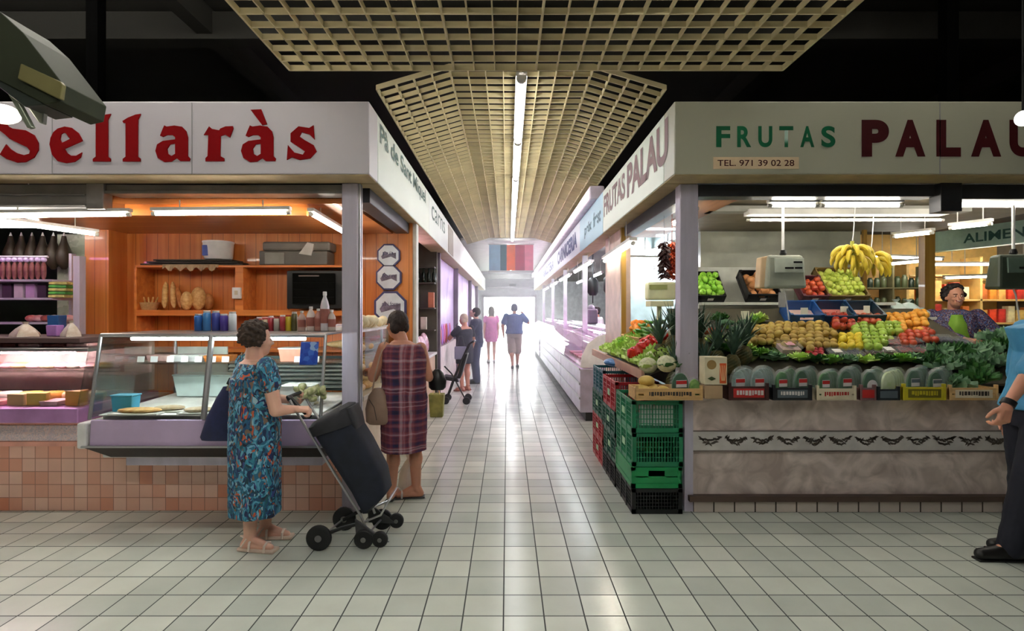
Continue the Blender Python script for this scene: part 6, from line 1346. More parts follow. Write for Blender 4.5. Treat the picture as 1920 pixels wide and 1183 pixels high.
# bag of vegetables in her left hand
t = thing('vegetable_bag', 'bunch of pale green vegetables in clear plastic held over the trolley', 'vegetables', (-1.36, 3.72, .87)); q = random.Random(3)
mb = MB()
for i in range(26): p = Vector((-1.34+q.uniform(-.085, .09), 3.715+q.uniform(-.05, .05), .95+q.uniform(-.04, .045))); mb.ell(p, (.024, .02, .02), (q.random()*3, q.random()*3, 0), 8, 6)
blob('vegetable_heads', mb, mat('pale_buds', (214, 214, 170), .6, nscale=40, col2=(168, 180, 120)), t, .006, 1)
mb = MB()
for i in range(14): a = q.uniform(0, 6.3); p = Vector((-1.34, 3.715, .93)); d_ = Vector((math.cos(a)*.10, math.sin(a)*.05, q.uniform(-.02, .09))); mb.tube([p, p+d_*.6, p+d_*1.2], [.012, .009, .002], 6)
mk('leaf_ends', mb, mat('cream_leaf', (226, 226, 196), .6), t, smooth=True); mk('bag_neck', MB().tube([(-1.41, 3.716, .93), (-1.45, 3.718, .905), (-1.47, 3.72, .86)], [.04, .018, .03], 10), mat('cloudy_film', (206, 210, 196), .4), t, smooth=True)
# ---- shopping trolley
K = thing('shopping_trolley', 'black and navy shopping trolley with six wheels tilted towards the woman', 'trolley', (-1.05, 3.6, 0))
fab = mat('navy_fabric', (18, 24, 40), .75, nscale=12, var=.3); fab2 = mat('black_flap', (34, 34, 40), .7, nscale=10, var=.3)
y0, y1 = 3.46, 3.74
def quadbox(p, ya, yb): return [(p[0][0], ya, p[0][1]), (p[1][0], ya, p[1][1]), (p[1][0], yb, p[1][1]), (p[0][0], yb, p[0][1]), (p[3][0], ya, p[3][1]), (p[2][0], ya, p[2][1]), (p[2][0], yb, p[2][1]), (p[3][0], yb, p[3][1])]
def softloft(stations, n=24, pw=.45):
    rs = []
    for (ax, az), (bx, bz), ya, yb in stations:
        a = Vector((ax, 0, az)); b = Vector((bx, 0, bz)); ring = []
        for j in range(n):
            t_ = 2*PI*j/n; cu = math.copysign(abs(math.cos(t_))**pw, math.cos(t_)); sv = math.copysign(abs(math.sin(t_))**pw, math.sin(t_))
            p = a.lerp(b, .5+cu/2); ring.append(Vector((p.x, (ya+yb)/2+sv*(yb-ya)/2, p.z)))
        rs.append(ring)
    return rs
rs = softloft([((-.905, .20), (-.795, .31), y0+.03, y1-.03), ((-.93, .205), (-.775, .335), y0+.005, y1-.005), ((-1.0, .34), (-.80, .47), y0, y1), ((-1.12, .53), (-.90, .66), y0-.012, y1+.012), ((-1.22, .68), (-.985, .80), y0-.006, y1+.006), ((-1.262, .745), (-1.03, .862), y0, y1)])
mk('fabric_bag', MB().rings(rs), fab, K, smooth=True)
rs = softloft([((-1.25, .70), (-.975, .79), y0-.016, y1+.016), ((-1.275, .755), (-1.01, .865), y0-.018, y1+.018), ((-1.25, .79), (-1.02, .895), y0, y1), ((-1.2, .825), (-1.06, .90), y0+.05, y1-.05)])
mk('top_flap', MB().rings(rs), fab2, K, smooth=True)
rs = softloft([((-1.00, .655), (-.945, .70), y0+.03, y1-.03), ((-1.03, .80), (-.975, .83), y0+.02, y1-.02), ((-1.06, .875), (-1.0, .89), y0+.03, y1-.03)])
mk('front_pocket', MB().rings(rs), fab2, K, smooth=True)
fr = MB()
for y in (y0+.02, y1-.02): mk('frame_tube', MB().tube([(-1.385, y, .94), (-1.32, y, .83), (-.93, y, .20), (-.90, y, .13)], .009, 8), alu, K, smooth=True)
mk('handle', MB().tube([(-1.385, y0+.02, .94), (-1.40, y0+.03, .955), (-1.40, y1-.03, .955), (-1.385, y1-.02, .94)], .013, 10), black, K, smooth=True)
mk('handle_grip', MB().tube([(-1.40, y0+.06, .956), (-1.33, y0+.02, .90), (-1.24, y0-.02, .84)], .014, 8), black, K, smooth=True)
mk('foot_loop', MB().tube([(-.905, y0+.01, .17), (-.80, y0+.0, .215), (-.755, y0+.01, .30), (-.755, y1-.01, .30), (-.80, y1, .215), (-.905, y1-.01, .17)], .007, 8), alu, K, smooth=True)
rub = mat('rubber', (20, 20, 21), .6); hub = mat('hub_grey', (110, 108, 106), .4)
def wheel(x, y, z, r, w_=.028):
    o = mk('wheel', MB().lathe([(r*.72, -w_*.5), (r*.9, -w_*.5), (r, -w_*.3), (r, w_*.3), (r*.9, w_*.5), (r*.72, w_*.5)], (x, y, z), 26, 'Y'), rub, K, smooth=True)
    mk('rim', MB().lathe([(r*.72, -w_*.35), (r*.5, -w_*.2), (r*.34, -w_*.45), (r*.2, -w_*.55), (r*.05, -w_*.55)], (x, y, z), 20, 'Y').lathe([(r*.05, w_*.45), (r*.72, w_*.35)], (x, y, z), 20, 'Y'), black, o, smooth=True)
    mk('hub', MB().lathe([(r*.28, -w_*.62), (r*.22, -w_*.75), (.002, -w_*.78)], (x, y, z), 14, 'Y'), hub, o, smooth=True)
wheel(-1.185, y0-.02, .079, .079); wheel(-1.12, y1+.02, .079, .079); wheel(-.90, y0-.03, .075, .06); wheel(-.80, y0-.02, .07, .05); wheel(-.86, y1+.02, .075, .07); wheel(-.76, y1+.01, .07, .05)
mk('wheel_arm', MB().tube([(-1.185, y0, .079), (-1.05, y0+.01, .13), (-.93, y0+.01, .16)], .012, 8), black, K, smooth=True); mk('wheel_arm', MB().tube([(-1.12, y1, .079), (-1.03, y1-.01, .13), (-.93, y1-.01, .16)], .012, 8), black, K, smooth=True)
mk('axle', MB().tube([(-1.185, y0-.03, .079), (-1.12, y1+.03, .079)], .007, 8), alu, K); mk('axle', MB().tube([(-.90, y0-.04, .08), (-.86, y1+.03, .08)], .007, 8), alu, K)
for y in (y0-.015, y1+.005): mk('wheel_fork', MB().hexa([(-.95, y-.012, .06), (-.74, y-.012, .05), (-.74, y+.012, .05), (-.95, y+.012, .06), (-.96, y-.012, .20), (-.86, y-.012, .13), (-.86, y+.012, .13), (-.96, y+.012, .20)]), mat('fork_grey', (50, 50, 52), .5), K, bevel=.008)
# ---- woman in the plaid dress
def plaid():
    m = bpy.data.materials.new('plaid_cloth'); m.use_nodes = True; MATS['plaid_cloth'] = m; N = m.node_tree.nodes; L = m.node_tree.links; b = N['Principled BSDF']; b.inputs['Roughness'].default_value = .8
    tc = N.new('ShaderNodeTexCoord'); nz = N.new('ShaderNodeTexNoise'); nz.inputs['Scale'].default_value = 9; L.new(tc.outputs['Object'], nz.inputs['Vector'])
    sc_ = N.new('ShaderNodeVectorMath'); sc_.operation = 'MULTIPLY_ADD'; sc_.inputs[1].default_value = (.03,)*3; L.new(nz.outputs['Color'], sc_.inputs[0]); L.new(tc.outputs['Object'], sc_.inputs[2])
    cols_ = []
    for ax in (0, 2):
        wv = N.new('ShaderNodeTexNoise'); wv.noise_dimensions = '1D'; wv.inputs['Scale'].default_value = 17; wv.inputs['Detail'].default_value = 1.5
        sp = N.new('ShaderNodeSeparateXYZ'); L.new(sc_.outputs[0], sp.inputs[0]); L.new(sp.outputs[ax], wv.inputs['W'])
        rp = N.new('ShaderNodeValToRGB'); e = rp.color_ramp.elements
        pal = [(.3, (26, 22, 52)), (.42, (40, 34, 78)), (.5, (112, 44, 56)), (.58, (150, 84, 96)), (.66, (196, 168, 176)), (.74, (90, 34, 48))]
        while len(e) < len(pal): e.new(.5)
        for i, (p, c_) in enumerate(pal): e[i].position = p; e[i].color = rgb(c_)
        L.new(wv.outputs[0], rp.inputs[0]); cols_.append(rp.outputs[0])
    mx = N.new('ShaderNodeMix'); mx.data_type = 'RGBA'; mx.inputs['Factor'].default_value = .5; L.new(cols_[0], mx.inputs['A']); L.new(cols_[1], mx.inputs['B']); L.new(mx.outputs['Result'], b.inputs['Base Color']); return m
P2 = Person('woman with short dark hair in a plaid maroon and navy dress at the bread counter', (-.82, 4.36), .45, 1.52, tan_sk,
    J={'nck': (-.845, 4.36, 1.27), 'hd': (-.885, 4.38, 1.39), 'shoL': (-.965, 4.30, 1.215), 'elbL': (-1.06, 4.32, .985), 'wriL': (-1.115, 4.47, 1.02), 'shoR': (-.70, 4.42, 1.205), 'elbR': (-.64, 4.42, .98), 'wriR': (-.63, 4.58, .93), 'ankL': (-.925, 4.38, .08), 'ankR': (-.735, 4.42, .09), 'kneL': (-.91, 4.38, .42), 'kneR': (-.745, 4.42, .42)},
    hyaw=.35, hands=(.6, .5), hdirs={'L': ((-.6, .8, .05), (0, .1, -1)), 'R': ((.2, 1, 0), (-.3, 0, -1))}, vox=.006, build=1.08, feet={'L': (.15, 1, 0), 'R': (-.9, -.1, 0)})
P2.hair(mat('hair_dark_brown', (40, 24, 22), .6, nscale=40, var=.4, bump=.5), 'short', 2); P2.dress(plaid(), .40, 1.0, 0, top=.012, folds=.03)
P2.shoes(black, 'flip', mat('strap_white', (206, 200, 196), .5))
c = Vector((-1.0, 4.24, .63)); t = thing('handbag', 'beige leather handbag hanging at the hip of the plaid dress woman', 'bag', c); rs = []
for z, wx, wy in ((0, .07, .035), (.02, .095, .045), (.12, .10, .05), (.22, .075, .04), (.28, .03, .02)): rs.append([c+Vector((wx*math.cos(a)-.01*z, wy*math.sin(a), z)) for a in [2*PI*j/22 for j in range(22)]])
mk('bag_body', MB().rings(rs), mat('beige_leather', (150, 122, 104), .5, nscale=10), t, smooth=True); mk('zip', MB().tube([c+Vector((-.06, -.045, .2)), c+Vector((-.02, -.052, .14)), c+Vector((.0, -.05, .04))], .003, 6), mat('zip_dark', (70, 54, 46), .5), t)
mk('strap', MB().tube([c+Vector((-.05, 0, .22)), c+Vector((-.03, .0, .36)), Vector((-.985, 4.235, 1.16)), Vector((-.95, 4.28, 1.285)), Vector((-.92, 4.4, 1.2)), c+Vector((.07, .06, .45)), c+Vector((.06, .01, .22))], .006, 8), mat('strap_beige', (190, 160, 140), .6), t, smooth=True)
c = Vector((-.575, 4.5, .86)); t = thing('handbag', 'black handbag on the right forearm of the plaid dress woman', 'bag', c); rs = []
for z, wx, wy in ((0, .05, .035), (.02, .07, .05), (.08, .075, .055), (.14, .05, .04), (.17, .02, .02)): rs.append([c+Vector((wx*math.cos(a), wy*math.sin(a), z)) for a in [2*PI*j/20 for j in range(20)]])
mk('bag_body', MB().rings(rs), black, t, smooth=True); mk('handle', MB().tube([c+Vector((-.04, 0, .14)), c+Vector((-.055, .02, .17)), c+Vector((-.1, .03, .13))], .006, 6), black, t)
t = thing('plastic_bag', 'white plastic bag standing between the legs of the plaid dress woman', 'bag', (-.83, 4.62, 0)); mb = MB().lathe([(.07, 0), (.085, .03), (.075, .14), (.04, .22), (.015, .26), (.03, .3)], (-.83, 4.62, .002), 16, lob=.1, k=4); mk('bag_film', mb, mat('white_bag', (226, 222, 216), .4), t, smooth=True)
# ---- man at the right edge
P3 = Person('person in a light blue shirt and dark trousers at the right edge', (3.22, 3.32), PI/2, 1.72, tan_sk,
    J={'shoL': (3.16, 3.15, 1.385), 'elbL': (2.95, 3.09, 1.15), 'wriL': (2.80, 3.06, .985), 'ankL': (3.04, 3.30, .10), 'kneL': (3.10, 3.26, .47), 'hipL': (3.20, 3.24, .86), 'ankR': (3.24, 3.45, .10), 'kneR': (3.24, 3.42, .47), 'shoR': (3.3, 3.48, 1.385)},
    hands=(.4, .55), hdirs={'L': ((-.25, 0, -1), (-.1, 1, 0))}, vox=.0065, build=1.12, feet={'L': (-1, .05, 0), 'R': (-1, .0, 0)}, lean=(0, -.08, 0))
P3.hair(grey_hair, 'short', 3); P3.shirt(mat('light_blue_cloth', (70, 146, 190), .7, nscale=5), 1.12, .93); P3.trousers(mat('dark_trousers', (22, 24, 38), .8, nscale=8), 1.1); P3.shoes(mat('black_shoe', (20, 18, 18), .4))
mk('sock', MB().cone((3.03, 3.30, .085), (3.035, 3.30, .135), .045, .043, 14), mat('sock_white', (200, 200, 200), .9), P3.t, smooth=True)
mk('wrist_band', MB().cone((2.797, 3.06, .978), (2.816, 3.063, 1.003), .036, .036, 16), black, P3.t, smooth=True)
# ---- fruit seller
P4 = Person('smiling fruit seller with dark curly hair in a patterned blouse behind the produce', (4.66, 5.72), 2.65, 1.62, tan_sk, z0=.17,
    J={'elbR': (4.43, 5.48, 1.24), 'wriR': (4.46, 5.22, 1.22), 'elbL': (4.93, 5.5, 1.27), 'wriL': (4.86, 5.27, 1.30)}, hyaw=.25, hpitch=-.05, lean=(0, .06, 0), vox=.007, build=1.15)
P4.hair(black_hair, 'curly', 4)
P4.shirt(voro_mat('patterned_blouse', [(40, 36, 74), (84, 34, 50), (34, 46, 100), (120, 80, 96), (26, 24, 40), (70, 110, 170), (150, 140, 150)], 24, .7, distort=1.0), 1.12, 1.5); P4.trousers(mat('navy_skirt', (30, 34, 60), .8), 1.1)
P4.shoes(black)
f_ = P4.M @ Vector((0, 1, 0)); ap = MB(); c = P4.J['chs']
P4.torso(ap, [(P4.J['pel']+f_*.06, .14, .13), (P4.J['wst']+f_*.06, .14, .13), (P4.J['chs']+f_*.05, .10, .135), (P4.J['chs']+f_*.05+Vector((0, 0, .12)), .06, .11)]); blob('apron', ap, mat('lime_apron', (130, 176, 56), .7), P4.t, .008, 2)
mk('teeth', MB().limb([P4.J['hd']+P4.hM @ Vector((-.018, .087, -.040)), P4.J['hd']+P4.hM @ Vector((0, .093, -.045)), P4.J['hd']+P4.hM @ Vector((.018, .087, -.040))], [.003, .0055, .003], 6), plastic_w, P4.t)
mk('lower_lip', MB().limb([P4.J['hd']+P4.hM @ Vector((-.027, .08, -.037)), P4.J['hd']+P4.hM @ Vector((0, .093, -.053)), P4.J['hd']+P4.hM @ Vector((.027, .08, -.037))], [.004, .006, .004], 6), MATS['lips'], P4.t)
solid('duckboard', MB().box(4.5, 5.1, 5.45, 5.95, 0, .168), board, 'low wooden platform under the fruit seller', 'platform')
# ---- people along the aisle
P5 = Person('person in a navy polo and dark trousers looking down at a phone', (-.66, 11.5), PI/2, 1.62, pale_sk, J={'elbL': (-.78, 11.3, 1.08), 'wriL': (-.98, 11.36, 1.14), 'elbR': (-.78, 11.7, 1.08), 'wriR': (-.98, 11.62, 1.14)}, hpitch=-.5, vox=.012, build=1.15)
P5.hair(black_hair, 'short', 5); P5.shirt(mat('navy_polo', (38, 44, 72), .7), 1.1, .6); P5.trousers(mat('slate_trousers', (62, 70, 96), .8), 1.15); P5.shoes(black)
t = solid('phone', MB().obox((0, 0, .0), (.02, .08, .14), (0, .5, 0)), black, 'phone held by the person in the navy polo', 'phone'); t.location = (-1.07, 11.49, 1.14)
P6 = Person('light haired person in a black dress carrying a grey bag on the left row', (-.82, 10.45), .9, 1.48, tan_sk, J={'elbL': (-1.1, 10.4, 1.0), 'wriL': (-1.1, 10.7, 1.05)}, vox=.012, build=1.1)
P6.hair(grey_hair, 'short', 6); P6.dress(mat('black_dress', (30, 32, 46), .8), .52, 1.0, .5); P6.shoes(mat('sandal_rust', (160, 70, 40), .6), 'sandal')
t = thing('handbag', 'grey handbag beside the black dress on the left row', 'bag', (-.86, 10.2, .6)); mk('bag_body', MB().box(-.98, -.76, 10.14, 10.22, .62, .86), mat('grey_bag', (130, 130, 150), .5), t, bevel=.02); mk('handle', MB().tube([(-.94, 10.18, .86), (-.9, 10.2, 1.05), (-.84, 10.2, 1.05), (-.8, 10.18, .86)], .01, 6), black, t)
P7 = Person('person in a pink dress walking far down the left side of the aisle', (-.47, 16.2), .1, 1.68, pale_sk, vox=.014)
P7.hair(mat('hair_olive', (110, 110, 96), .7), 'long', 7); P7.dress(mat('pink_dress', (214, 130, 180), .7, nscale=10), .62, 1.0, .4); P7.shoes(plastic_w)
P8 = Person('man in a slate blue shirt and beige shorts walking away in the middle', (.19, 14.6), -.05, 1.74, tan_sk, J={'elbR': (.56, 14.55, 1.22), 'wriR': (.46, 14.75, 1.42), 'elbL': (-.12, 14.5, 1.14), 'wriL': (-.10, 14.6, .90), 'ankR': (.27, 14.75, .10), 'kneR': (.28, 14.72, .47), 'ankL': (.14, 14.45, .12), 'kneL': (.12, 14.6, .46)}, vox=.012, build=1.3)
P8.hair(mat('hair_grey_blue', (70, 76, 96), .7), 'short', 8); P8.shirt(mat('slate_shirt', (70, 96, 140), .7), 1.32, .7); P8.trousers(mat('beige_shorts', (176, 160, 150), .8), 1.25, 'kne', 'shorts'); P8.shoes(mat('grey_shoe', (70, 66, 70), .6))
P9 = Person('butcher in a white coat far behind the glass counters of the right row', (2.2, 13.4), 1.9, 1.65, tan_sk, vox=.016)
P9.hair(black_hair, 'short', 9); P9.shirt(plastic_w, 1.1, 1.6); P9.trousers(plastic_w, 1.1); P9.shoes(black)
# ================= AISLE, LEFT ROW =================
t = thing('snack_counter', 'counter with clear packets on the left row behind the plaid dress woman', 'counter', (-1.4, 7.5, 0))
mk('counter_body', MB().box(-1.75, -1.16, 6.2, 8.8, 0, .82), mat('beige_counter', (206, 176, 150), .5, nscale=4), t, bevel=.01); mk('counter_top', MB().box(-1.78, -1.13, 6.18, 8.82, .822, .86), plastic_w, t, bevel=.005)
for k, y in enumerate((6.5, 7.4, 8.3)): pass
pk = [mat('packet_a', (210, 190, 204), .25, nscale=9, col2=(176, 90, 110)), mat('packet_b', (186, 110, 124), .25, nscale=12, col2=(226, 210, 216)), mat('packet_c', (230, 216, 226), .3, nscale=10, col2=(206, 150, 176)), mat('packet_d', (120, 90, 96), .3, nscale=12, col2=(190, 170, 176))]
i = 0
for y in (6.4, 6.75, 7.1, 7.45, 7.8, 8.15, 8.5):
    for x, zz in ((-1.26, .862), (-1.5, .862)):
        h = R.uniform(.26, .36)
        mb = MB().ell((0, 0, h/2), (.06, .13, h/2), None, 12, 8); o = mk('snack_packet', mb, pk[i % 4], smooth=True); o.location = (x, y, zz); o.rotation_euler = (0, -.15, R.uniform(-.2, .2))
        tag(o, 'shiny pinkish packet standing on the counter of the left row', 'packet', 'packets on the left row counter'); i += 1
for i in range(7):
    o = mk('upright_packet', MB().ell((0, 0, 0), (.03, .09, .12), None, 10, 8), [mat('pink_packet', (236, 130, 190), .3), mat('orange_packet', (206, 90, 60), .3), mat('lilac_packet', (190, 140, 220), .3)][i % 3], smooth=True); o.location = (-1.17, 9.2+.32*i, 1.095); o.scale = (.9, 1, 1.6); tag(o, 'bright packet standing on the low wall before the lilac panel', 'packet', 'bright packets of the left row')
# shelves with bottles on the partition
t = thing('wall_shelf', 'dark shelves on the partition behind the snack counter', 'shelf', (-1.6, 8.7, 1.1))
for z in (1.2, 1.55, 1.95, 2.2): mk('shelf_board', MB().box(-2.2, -1.15, 8.62, 8.84, z, z+.02), mat('shelf_dark', (70, 66, 58), .6), t)
for i in range(12):
    x = -2.1+.085*i
    o = mk('wine_bottle', MB().lathe([(.032, 0), (.034, .01), (.034, .17), (.014, .22), (.014, .28)], n=10), mat('bottle_green', (24, 40, 28), .2), smooth=True); o.location = (x, 8.72, 1.972); o.scale = (1, 1, .8); tag(o, 'dark bottle on the high shelf behind the snack counter', 'bottle', 'bottles on the partition shelf')
for i in range(8):
    x = -2.05+.12*i
    o = mk('food_carton', MB().box(-.045, .045, -.05, .05, 0, .2+.04*(i % 3)), mat('carton_p%d' % (i % 3), [(200, 196, 180), (190, 120, 90), (90, 84, 74)][i % 3], .5, nscale=10), bevel=.004); o.location = (x, 8.72, 1.572 if i % 2 else 1.222); tag(o, 'carton on the lower shelves behind the snack counter', 'box', 'cartons on the partition shelf')
t = thing('shopping_bag', 'olive paper bag on the floor against the left row counter', 'bag', (-.99, 7.85, 0)); mk('bag_body', MB().hexa([(-1.1, 7.78, 0), (-.92, 7.78, 0), (-.92, 7.92, 0), (-1.1, 7.92, 0), (-1.12, 7.76, .33), (-.9, 7.76, .33), (-.9, 7.94, .33), (-1.12, 7.94, .33)]), mat('olive_paper', (120, 120, 60), .6, nscale=8, var=.3), t, bevel=.01)
mk('handle', MB().tube([(-1.06, 7.78, .33), (-1.04, 7.78, .42), (-.98, 7.78, .42), (-.96, 7.78, .33)], .006, 6), mat('cord_cream', (214, 190, 140), .6), t)
# pushchair
t = thing('pushchair', 'dark folding pushchair parked beside the left row counter', 'pushchair', (-.86, 8.9, 0))
mk('frame_tube', MB().tube([(-1.0, 8.9, .06), (-.86, 8.85, .45), (-.62, 8.8, .98), (-.55, 8.8, 1.02)], .014, 8), dark, t, smooth=True); mk('frame_tube', MB().tube([(-1.0, 9.2, .06), (-.86, 9.22, .45), (-.62, 9.25, .98), (-.55, 9.25, 1.02)], .014, 8), dark, t, smooth=True)
mk('handle', MB().tube([(-.55, 8.8, 1.02), (-.53, 9.0, 1.02), (-.55, 9.25, 1.02)], .016, 8), black, t, smooth=True); mk('frame_tube', MB().tube([(-.66, 8.84, .06), (-.9, 8.86, .5), (-1.02, 8.88, .62)], .012, 8), dark, t, smooth=True)
mk('seat', MB().hexa([(-1.04, 8.86, .40), (-.78, 8.86, .36), (-.78, 9.2, .36), (-1.04, 9.2, .40), (-1.04, 8.86, .46), (-.80, 8.86, .42), (-.80, 9.2, .42), (-1.04, 9.2, .46)]), black, t, bevel=.015); mk('backrest', MB().hexa([(-.82, 8.86, .42), (-.76, 8.86, .42), (-.76, 9.2, .42), (-.82, 9.2, .42), (-.70, 8.86, .82), (-.64, 8.86, .82), (-.64, 9.2, .82), (-.70, 9.2, .82)]), black, t, bevel=.015)
for x, y in ((-1.0, 8.87), (-1.0, 9.23), (-.66, 8.84), (-.66, 9.24)): mk('wheel', MB().lathe([(.02, -.012), (.058, -.012), (.062, 0), (.058, .012), (.02, .012)], (x, y, .063), 18, 'Y'), rub, t, smooth=True)
# ================= AISLE, RIGHT ROW =================
pinkg = mat('counter_silver', (196, 190, 206), .3, .5)
def butcher(y0, y1, label, k):
    t = thing('meat_counter', label, 'counter', (1.25, (y0+y1)/2, 0))
    mk('counter_base', MB().box(1.0, 1.9, y0, y1, .12, .72), pinkg, t, bevel=.01); mk('plinth', MB().box(1.08, 1.9, y0+.02, y1-.02, 0, .12), dark, t)
    for z in (.3, .5, .7): mk('bumper_rail', MB().box(.985, 1.0, y0, y1, z, z+.03), alu, t)
    mk('deck', MB().box(1.04, 1.85, y0+.02, y1-.02, .722, .74), mat('meat_deck', (232, 216, 220), .4), t)
    arc = [(1.0+.0, .74), (1.02, .9), (1.10, 1.06), (1.24, 1.17), (1.42, 1.22), (1.6, 1.23)]; vs = [(x, y, z) for y in (y0, y1) for x, z in arc]; n = len(arc)
    mk('curved_glass', MB().add(vs, [(i, i+1, n+i+1, n+i) for i in range(n-1)]), clear, t, smooth=True)
    mk('end_panel', MB().prism([(x, z) for x, z in arc]+[(1.6, .74)], (0, y0-.004, 0), (1, 0, 0), (0, 0, 1), (0, -.016, 0)), plastic_w, t)
    mk('top_ledge', MB().box(1.55, 1.9, y0, y1, 1.235, 1.26), alu, t); mk('inner_tube', MB().cone((1.5, y0+.1, 1.18), (1.5, y1-.1, 1.18), .012, n=8), tube_p, t)
    n_ = int((y1-y0)/.32)
    for i in range(n_):
        o = mk('meat_tray', MB().hexa([(-.2, -.12, 0), (.2, -.12, 0), (.2, .12, 0), (-.2, .12, 0), (-.22, -.14, .05), (.22, -.14, .05), (.22, .14, .05), (-.22, .14, .05)]), meat[(i+k) % 4], bevel=.01); o.location = (1.36, y0+.25+.32*i, .742); tag(o, 'tray of pink meat inside the '+['nearest', 'second', 'third', 'farthest'][k]+' glass meat counter', 'tray', 'meat trays of the '+['nearest', 'second', 'third', 'farthest'][k]+' meat counter')
butcher(7.5, 10.2, 'nearest curved glass meat counter of the right row', 0); butcher(10.25, 13.3, 'second curved glass meat counter of the right row', 1); butcher(13.35, 16.6, 'third curved glass meat counter of the right row', 2); butcher(17, 21.5, 'farthest curved glass counter by the door on the right row', 3)
for k, (x, y) in enumerate(((1.72, 9.2), (1.55, 9.9))):
    t = thing('hanging_scale', ['right dark hanging scale over the meat counter', 'left dark hanging scale over the meat counter'][k], 'scale', (x, y, 1.8)); mk('scale_body', MB().lathe([(.06, 0), (.1, .06), (.1, .26), (.05, .32)], (x, y, 1.8), 14), dark, t, smooth=True); mk('rod', MB().cone((x, y, 2.12), (x, y, 2.84), .016, n=8), dark, t); mk('hook', MB().cone((x, y, 1.66), (x, y, 1.8), .01, n=8), dark, t)
for k, (x, y, w_, h) in enumerate(((1.75, 8.3, .28, .2), (1.75, 9.0, .3, .26), (1.72, 11.2, .5, .3))):
    t = thing('counter_machine', ['dark slicer on the nearest meat counter', 'dark weighing machine on the nearest meat counter', 'mauve screen on the second meat counter'][k], 'machine', (x, y, 1.262)); mk('machine_body', MB().box(x-.1, x+.1, y-w_/2, y+w_/2, 1.262, 1.262+h), dark if k < 2 else mat('mauve_panel', (130, 110, 130), .5), t, bevel=.03); mk('machine_head', MB().ell((x, y, 1.262+h), (.08, w_*.4, .09), None, 12, 8), dark if k < 2 else MATS['mauve_panel'], t, smooth=True)
for k, y in enumerate((8.0, 11.0, 14.5)):
    struct('wall_right_row_tiles_'+'abc'[k], MB().box(3.2, 3.3, y, y+2.6, 0, 2.8), mat('pinkish_white_tiles', (230, 214, 222), .35))
# hanging banner
t = thing('hanging_banner', 'banner with blue, teal, orange, crimson and pink stripes hanging at the end of the aisle', 'banner', (.1, 14.3, 2.55))
bc = [(140, 178, 200), (40, 92, 104), (236, 106, 40), (170, 36, 74), (232, 132, 156)]
xs_ = [X(917, 14.3), X(938, 14.3), X(950, 14.3), X(966, 14.3), X(984, 14.3), X(1000, 14.3)]
for i in range(5): mk('banner_stripe', MB().box(xs_[i], xs_[i+1]-.001, 14.3, 14.306, Z(507, 14.3), Z(459, 14.3)), mat('banner%d' % i, bc[i], .7), t)
mk('banner_rail', MB().box(xs_[0]-.02, xs_[5]+.02, 14.29, 14.32, Z(511, 14.3), Z(507.2, 14.3)).box(xs_[0]-.02, xs_[5]+.02, 14.29, 14.32, Z(459, 14.3), Z(457, 14.3)), alu, t)
for x in (xs_[0]+.1, xs_[5]-.1): mk('banner_wire', MB().cone((x, 14.3, Z(458, 14.3)), (x, 14.3, 3.34), .004, n=6), alu, t)
t = thing('exit_plate', 'small dark plate on the white beam above the far door', 'sign', (.2, 25.97, 2.8)); mk('plate', MB().box(.1, .42, 25.96, 25.99, 2.72, 2.84), mat('plate_green_grey', (90, 110, 100), .5), t, bevel=.005)
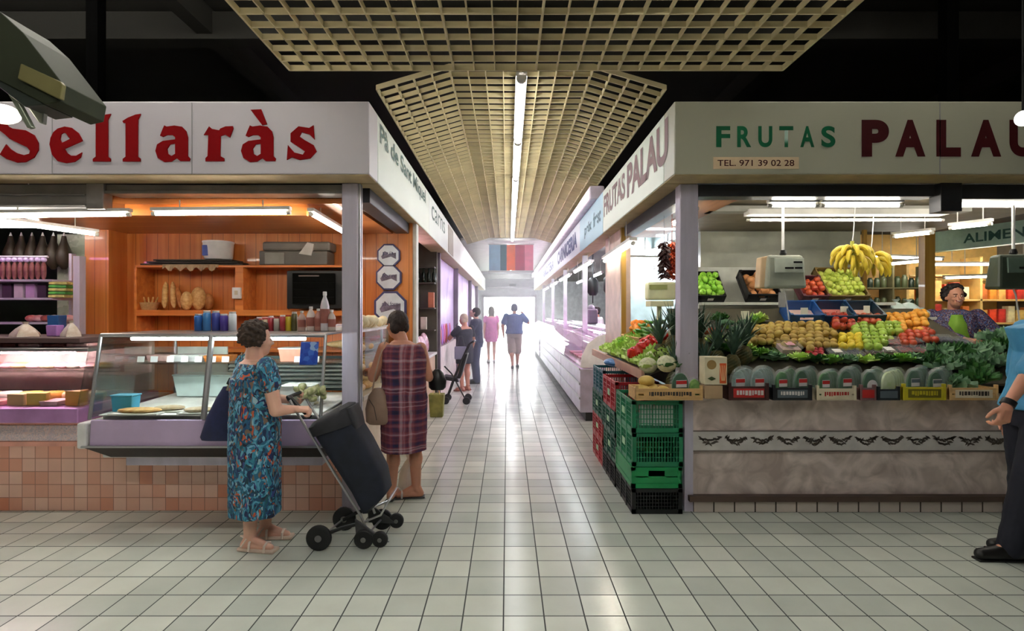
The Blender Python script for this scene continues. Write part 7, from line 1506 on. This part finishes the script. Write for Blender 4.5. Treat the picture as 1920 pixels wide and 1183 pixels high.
# lamps at the upper corners
LMP = thing('flood_lamp', 'olive metal flood lamp with open shutters at the upper left edge', 'lamp', (-1.8, 2.05, 2.35))
olive = mat('olive_metal', (40, 45, 30), .6, 0, nscale=4, spec=.2); y = 2.0
def pq(l, ya=2.0): return [W(a, b, ya) for a, b in l]
def plate(name, l, ya, th, m): 
    p = pq(l, ya); n = len(p); mb = MB().add(p+[q+Vector((0, th, 0)) for q in p], [tuple(range(n)), tuple(range(2*n-1, n-1, -1))]+[(i, (i+1) % n, n+(i+1) % n, n+i) for i in range(n)]); return mk(name, mb, m, LMP, bevel=.004)
plate('lamp_housing', [(-60, -10), (0, 22), (42, 60), (118, 158), (112, 190), (85, 196), (-60, 120)], 2.0, .22, olive)
plate('rim', [(38, 118), (112, 152), (117, 158), (113, 186), (106, 184), (32, 147)], 1.985, .02, mat('brass_rim', (110, 104, 60), .4, .3))
plate('shutter_flap', [(-60, 130), (0, 165), (46, 200), (82, 196), (60, 170), (-40, 112)], 2.01, .14, mat('dark_olive', (44, 52, 46), .4, .4))
plate('barn_door', [(8, 165), (28, 178), (60, 238), (50, 240)], 2.03, .02, mat('grey_flap', (120, 128, 112), .35, .5)); plate('barn_door', [(48, 196), (72, 196), (82, 210), (80, 232), (72, 230)], 2.08, .02, mat('grey_flap2', (150, 152, 146), .35, .5))
mk('lamp_bulb', MB().ell(W(5, 214, 2.09), (.06, .05, .035), None, 16, 10), emit('bulb_warm', (255, 244, 214), 6), LMP, smooth=True); mk('bracket', MB().cone(W(-20, 20, 2.1), (-2.0, 2.1, 4.35), .014, n=8).box(-2.06, -1.94, 2.04, 2.16, 4.3, 4.6), dark, LMP)
t = thing('globe_lamp', 'small white globe lamp hanging at the right edge before the PALAU sign', 'lamp', W(1918, 222, 3.2)); p = W(1918, 222, 3.2); mk('globe', MB().ell(p, (.04, .04, .045), None, 16, 10), emit('globe_white', (250, 250, 245), 1.0), t, smooth=True); mk('lamp_cord', MB().cone(p, (p.x, p.y, 4.6), .006, n=8), black, t)

# scattering volume added to imitate the glare of the bright far end
hz = bpy.data.materials.new('aisle_glare_haze'); hz.use_nodes = True; N = hz.node_tree.nodes; N.clear(); o_ = N.new('ShaderNodeOutputMaterial'); v_ = N.new('ShaderNodeVolumeScatter')
v_.inputs['Density'].default_value = .055; v_.inputs['Anisotropy'].default_value = .3; v_.inputs['Color'].default_value = (.97, .97, 1, 1); hz.node_tree.links.new(v_.outputs[0], o_.inputs['Volume'])
h = mk('haze', MB().box(-.97, .97, 8.0, 25.85, .01, 3.2), hz); tag(h, 'added haze volume imitating glare in the far half of the aisle', 'haze', kind='stuff')
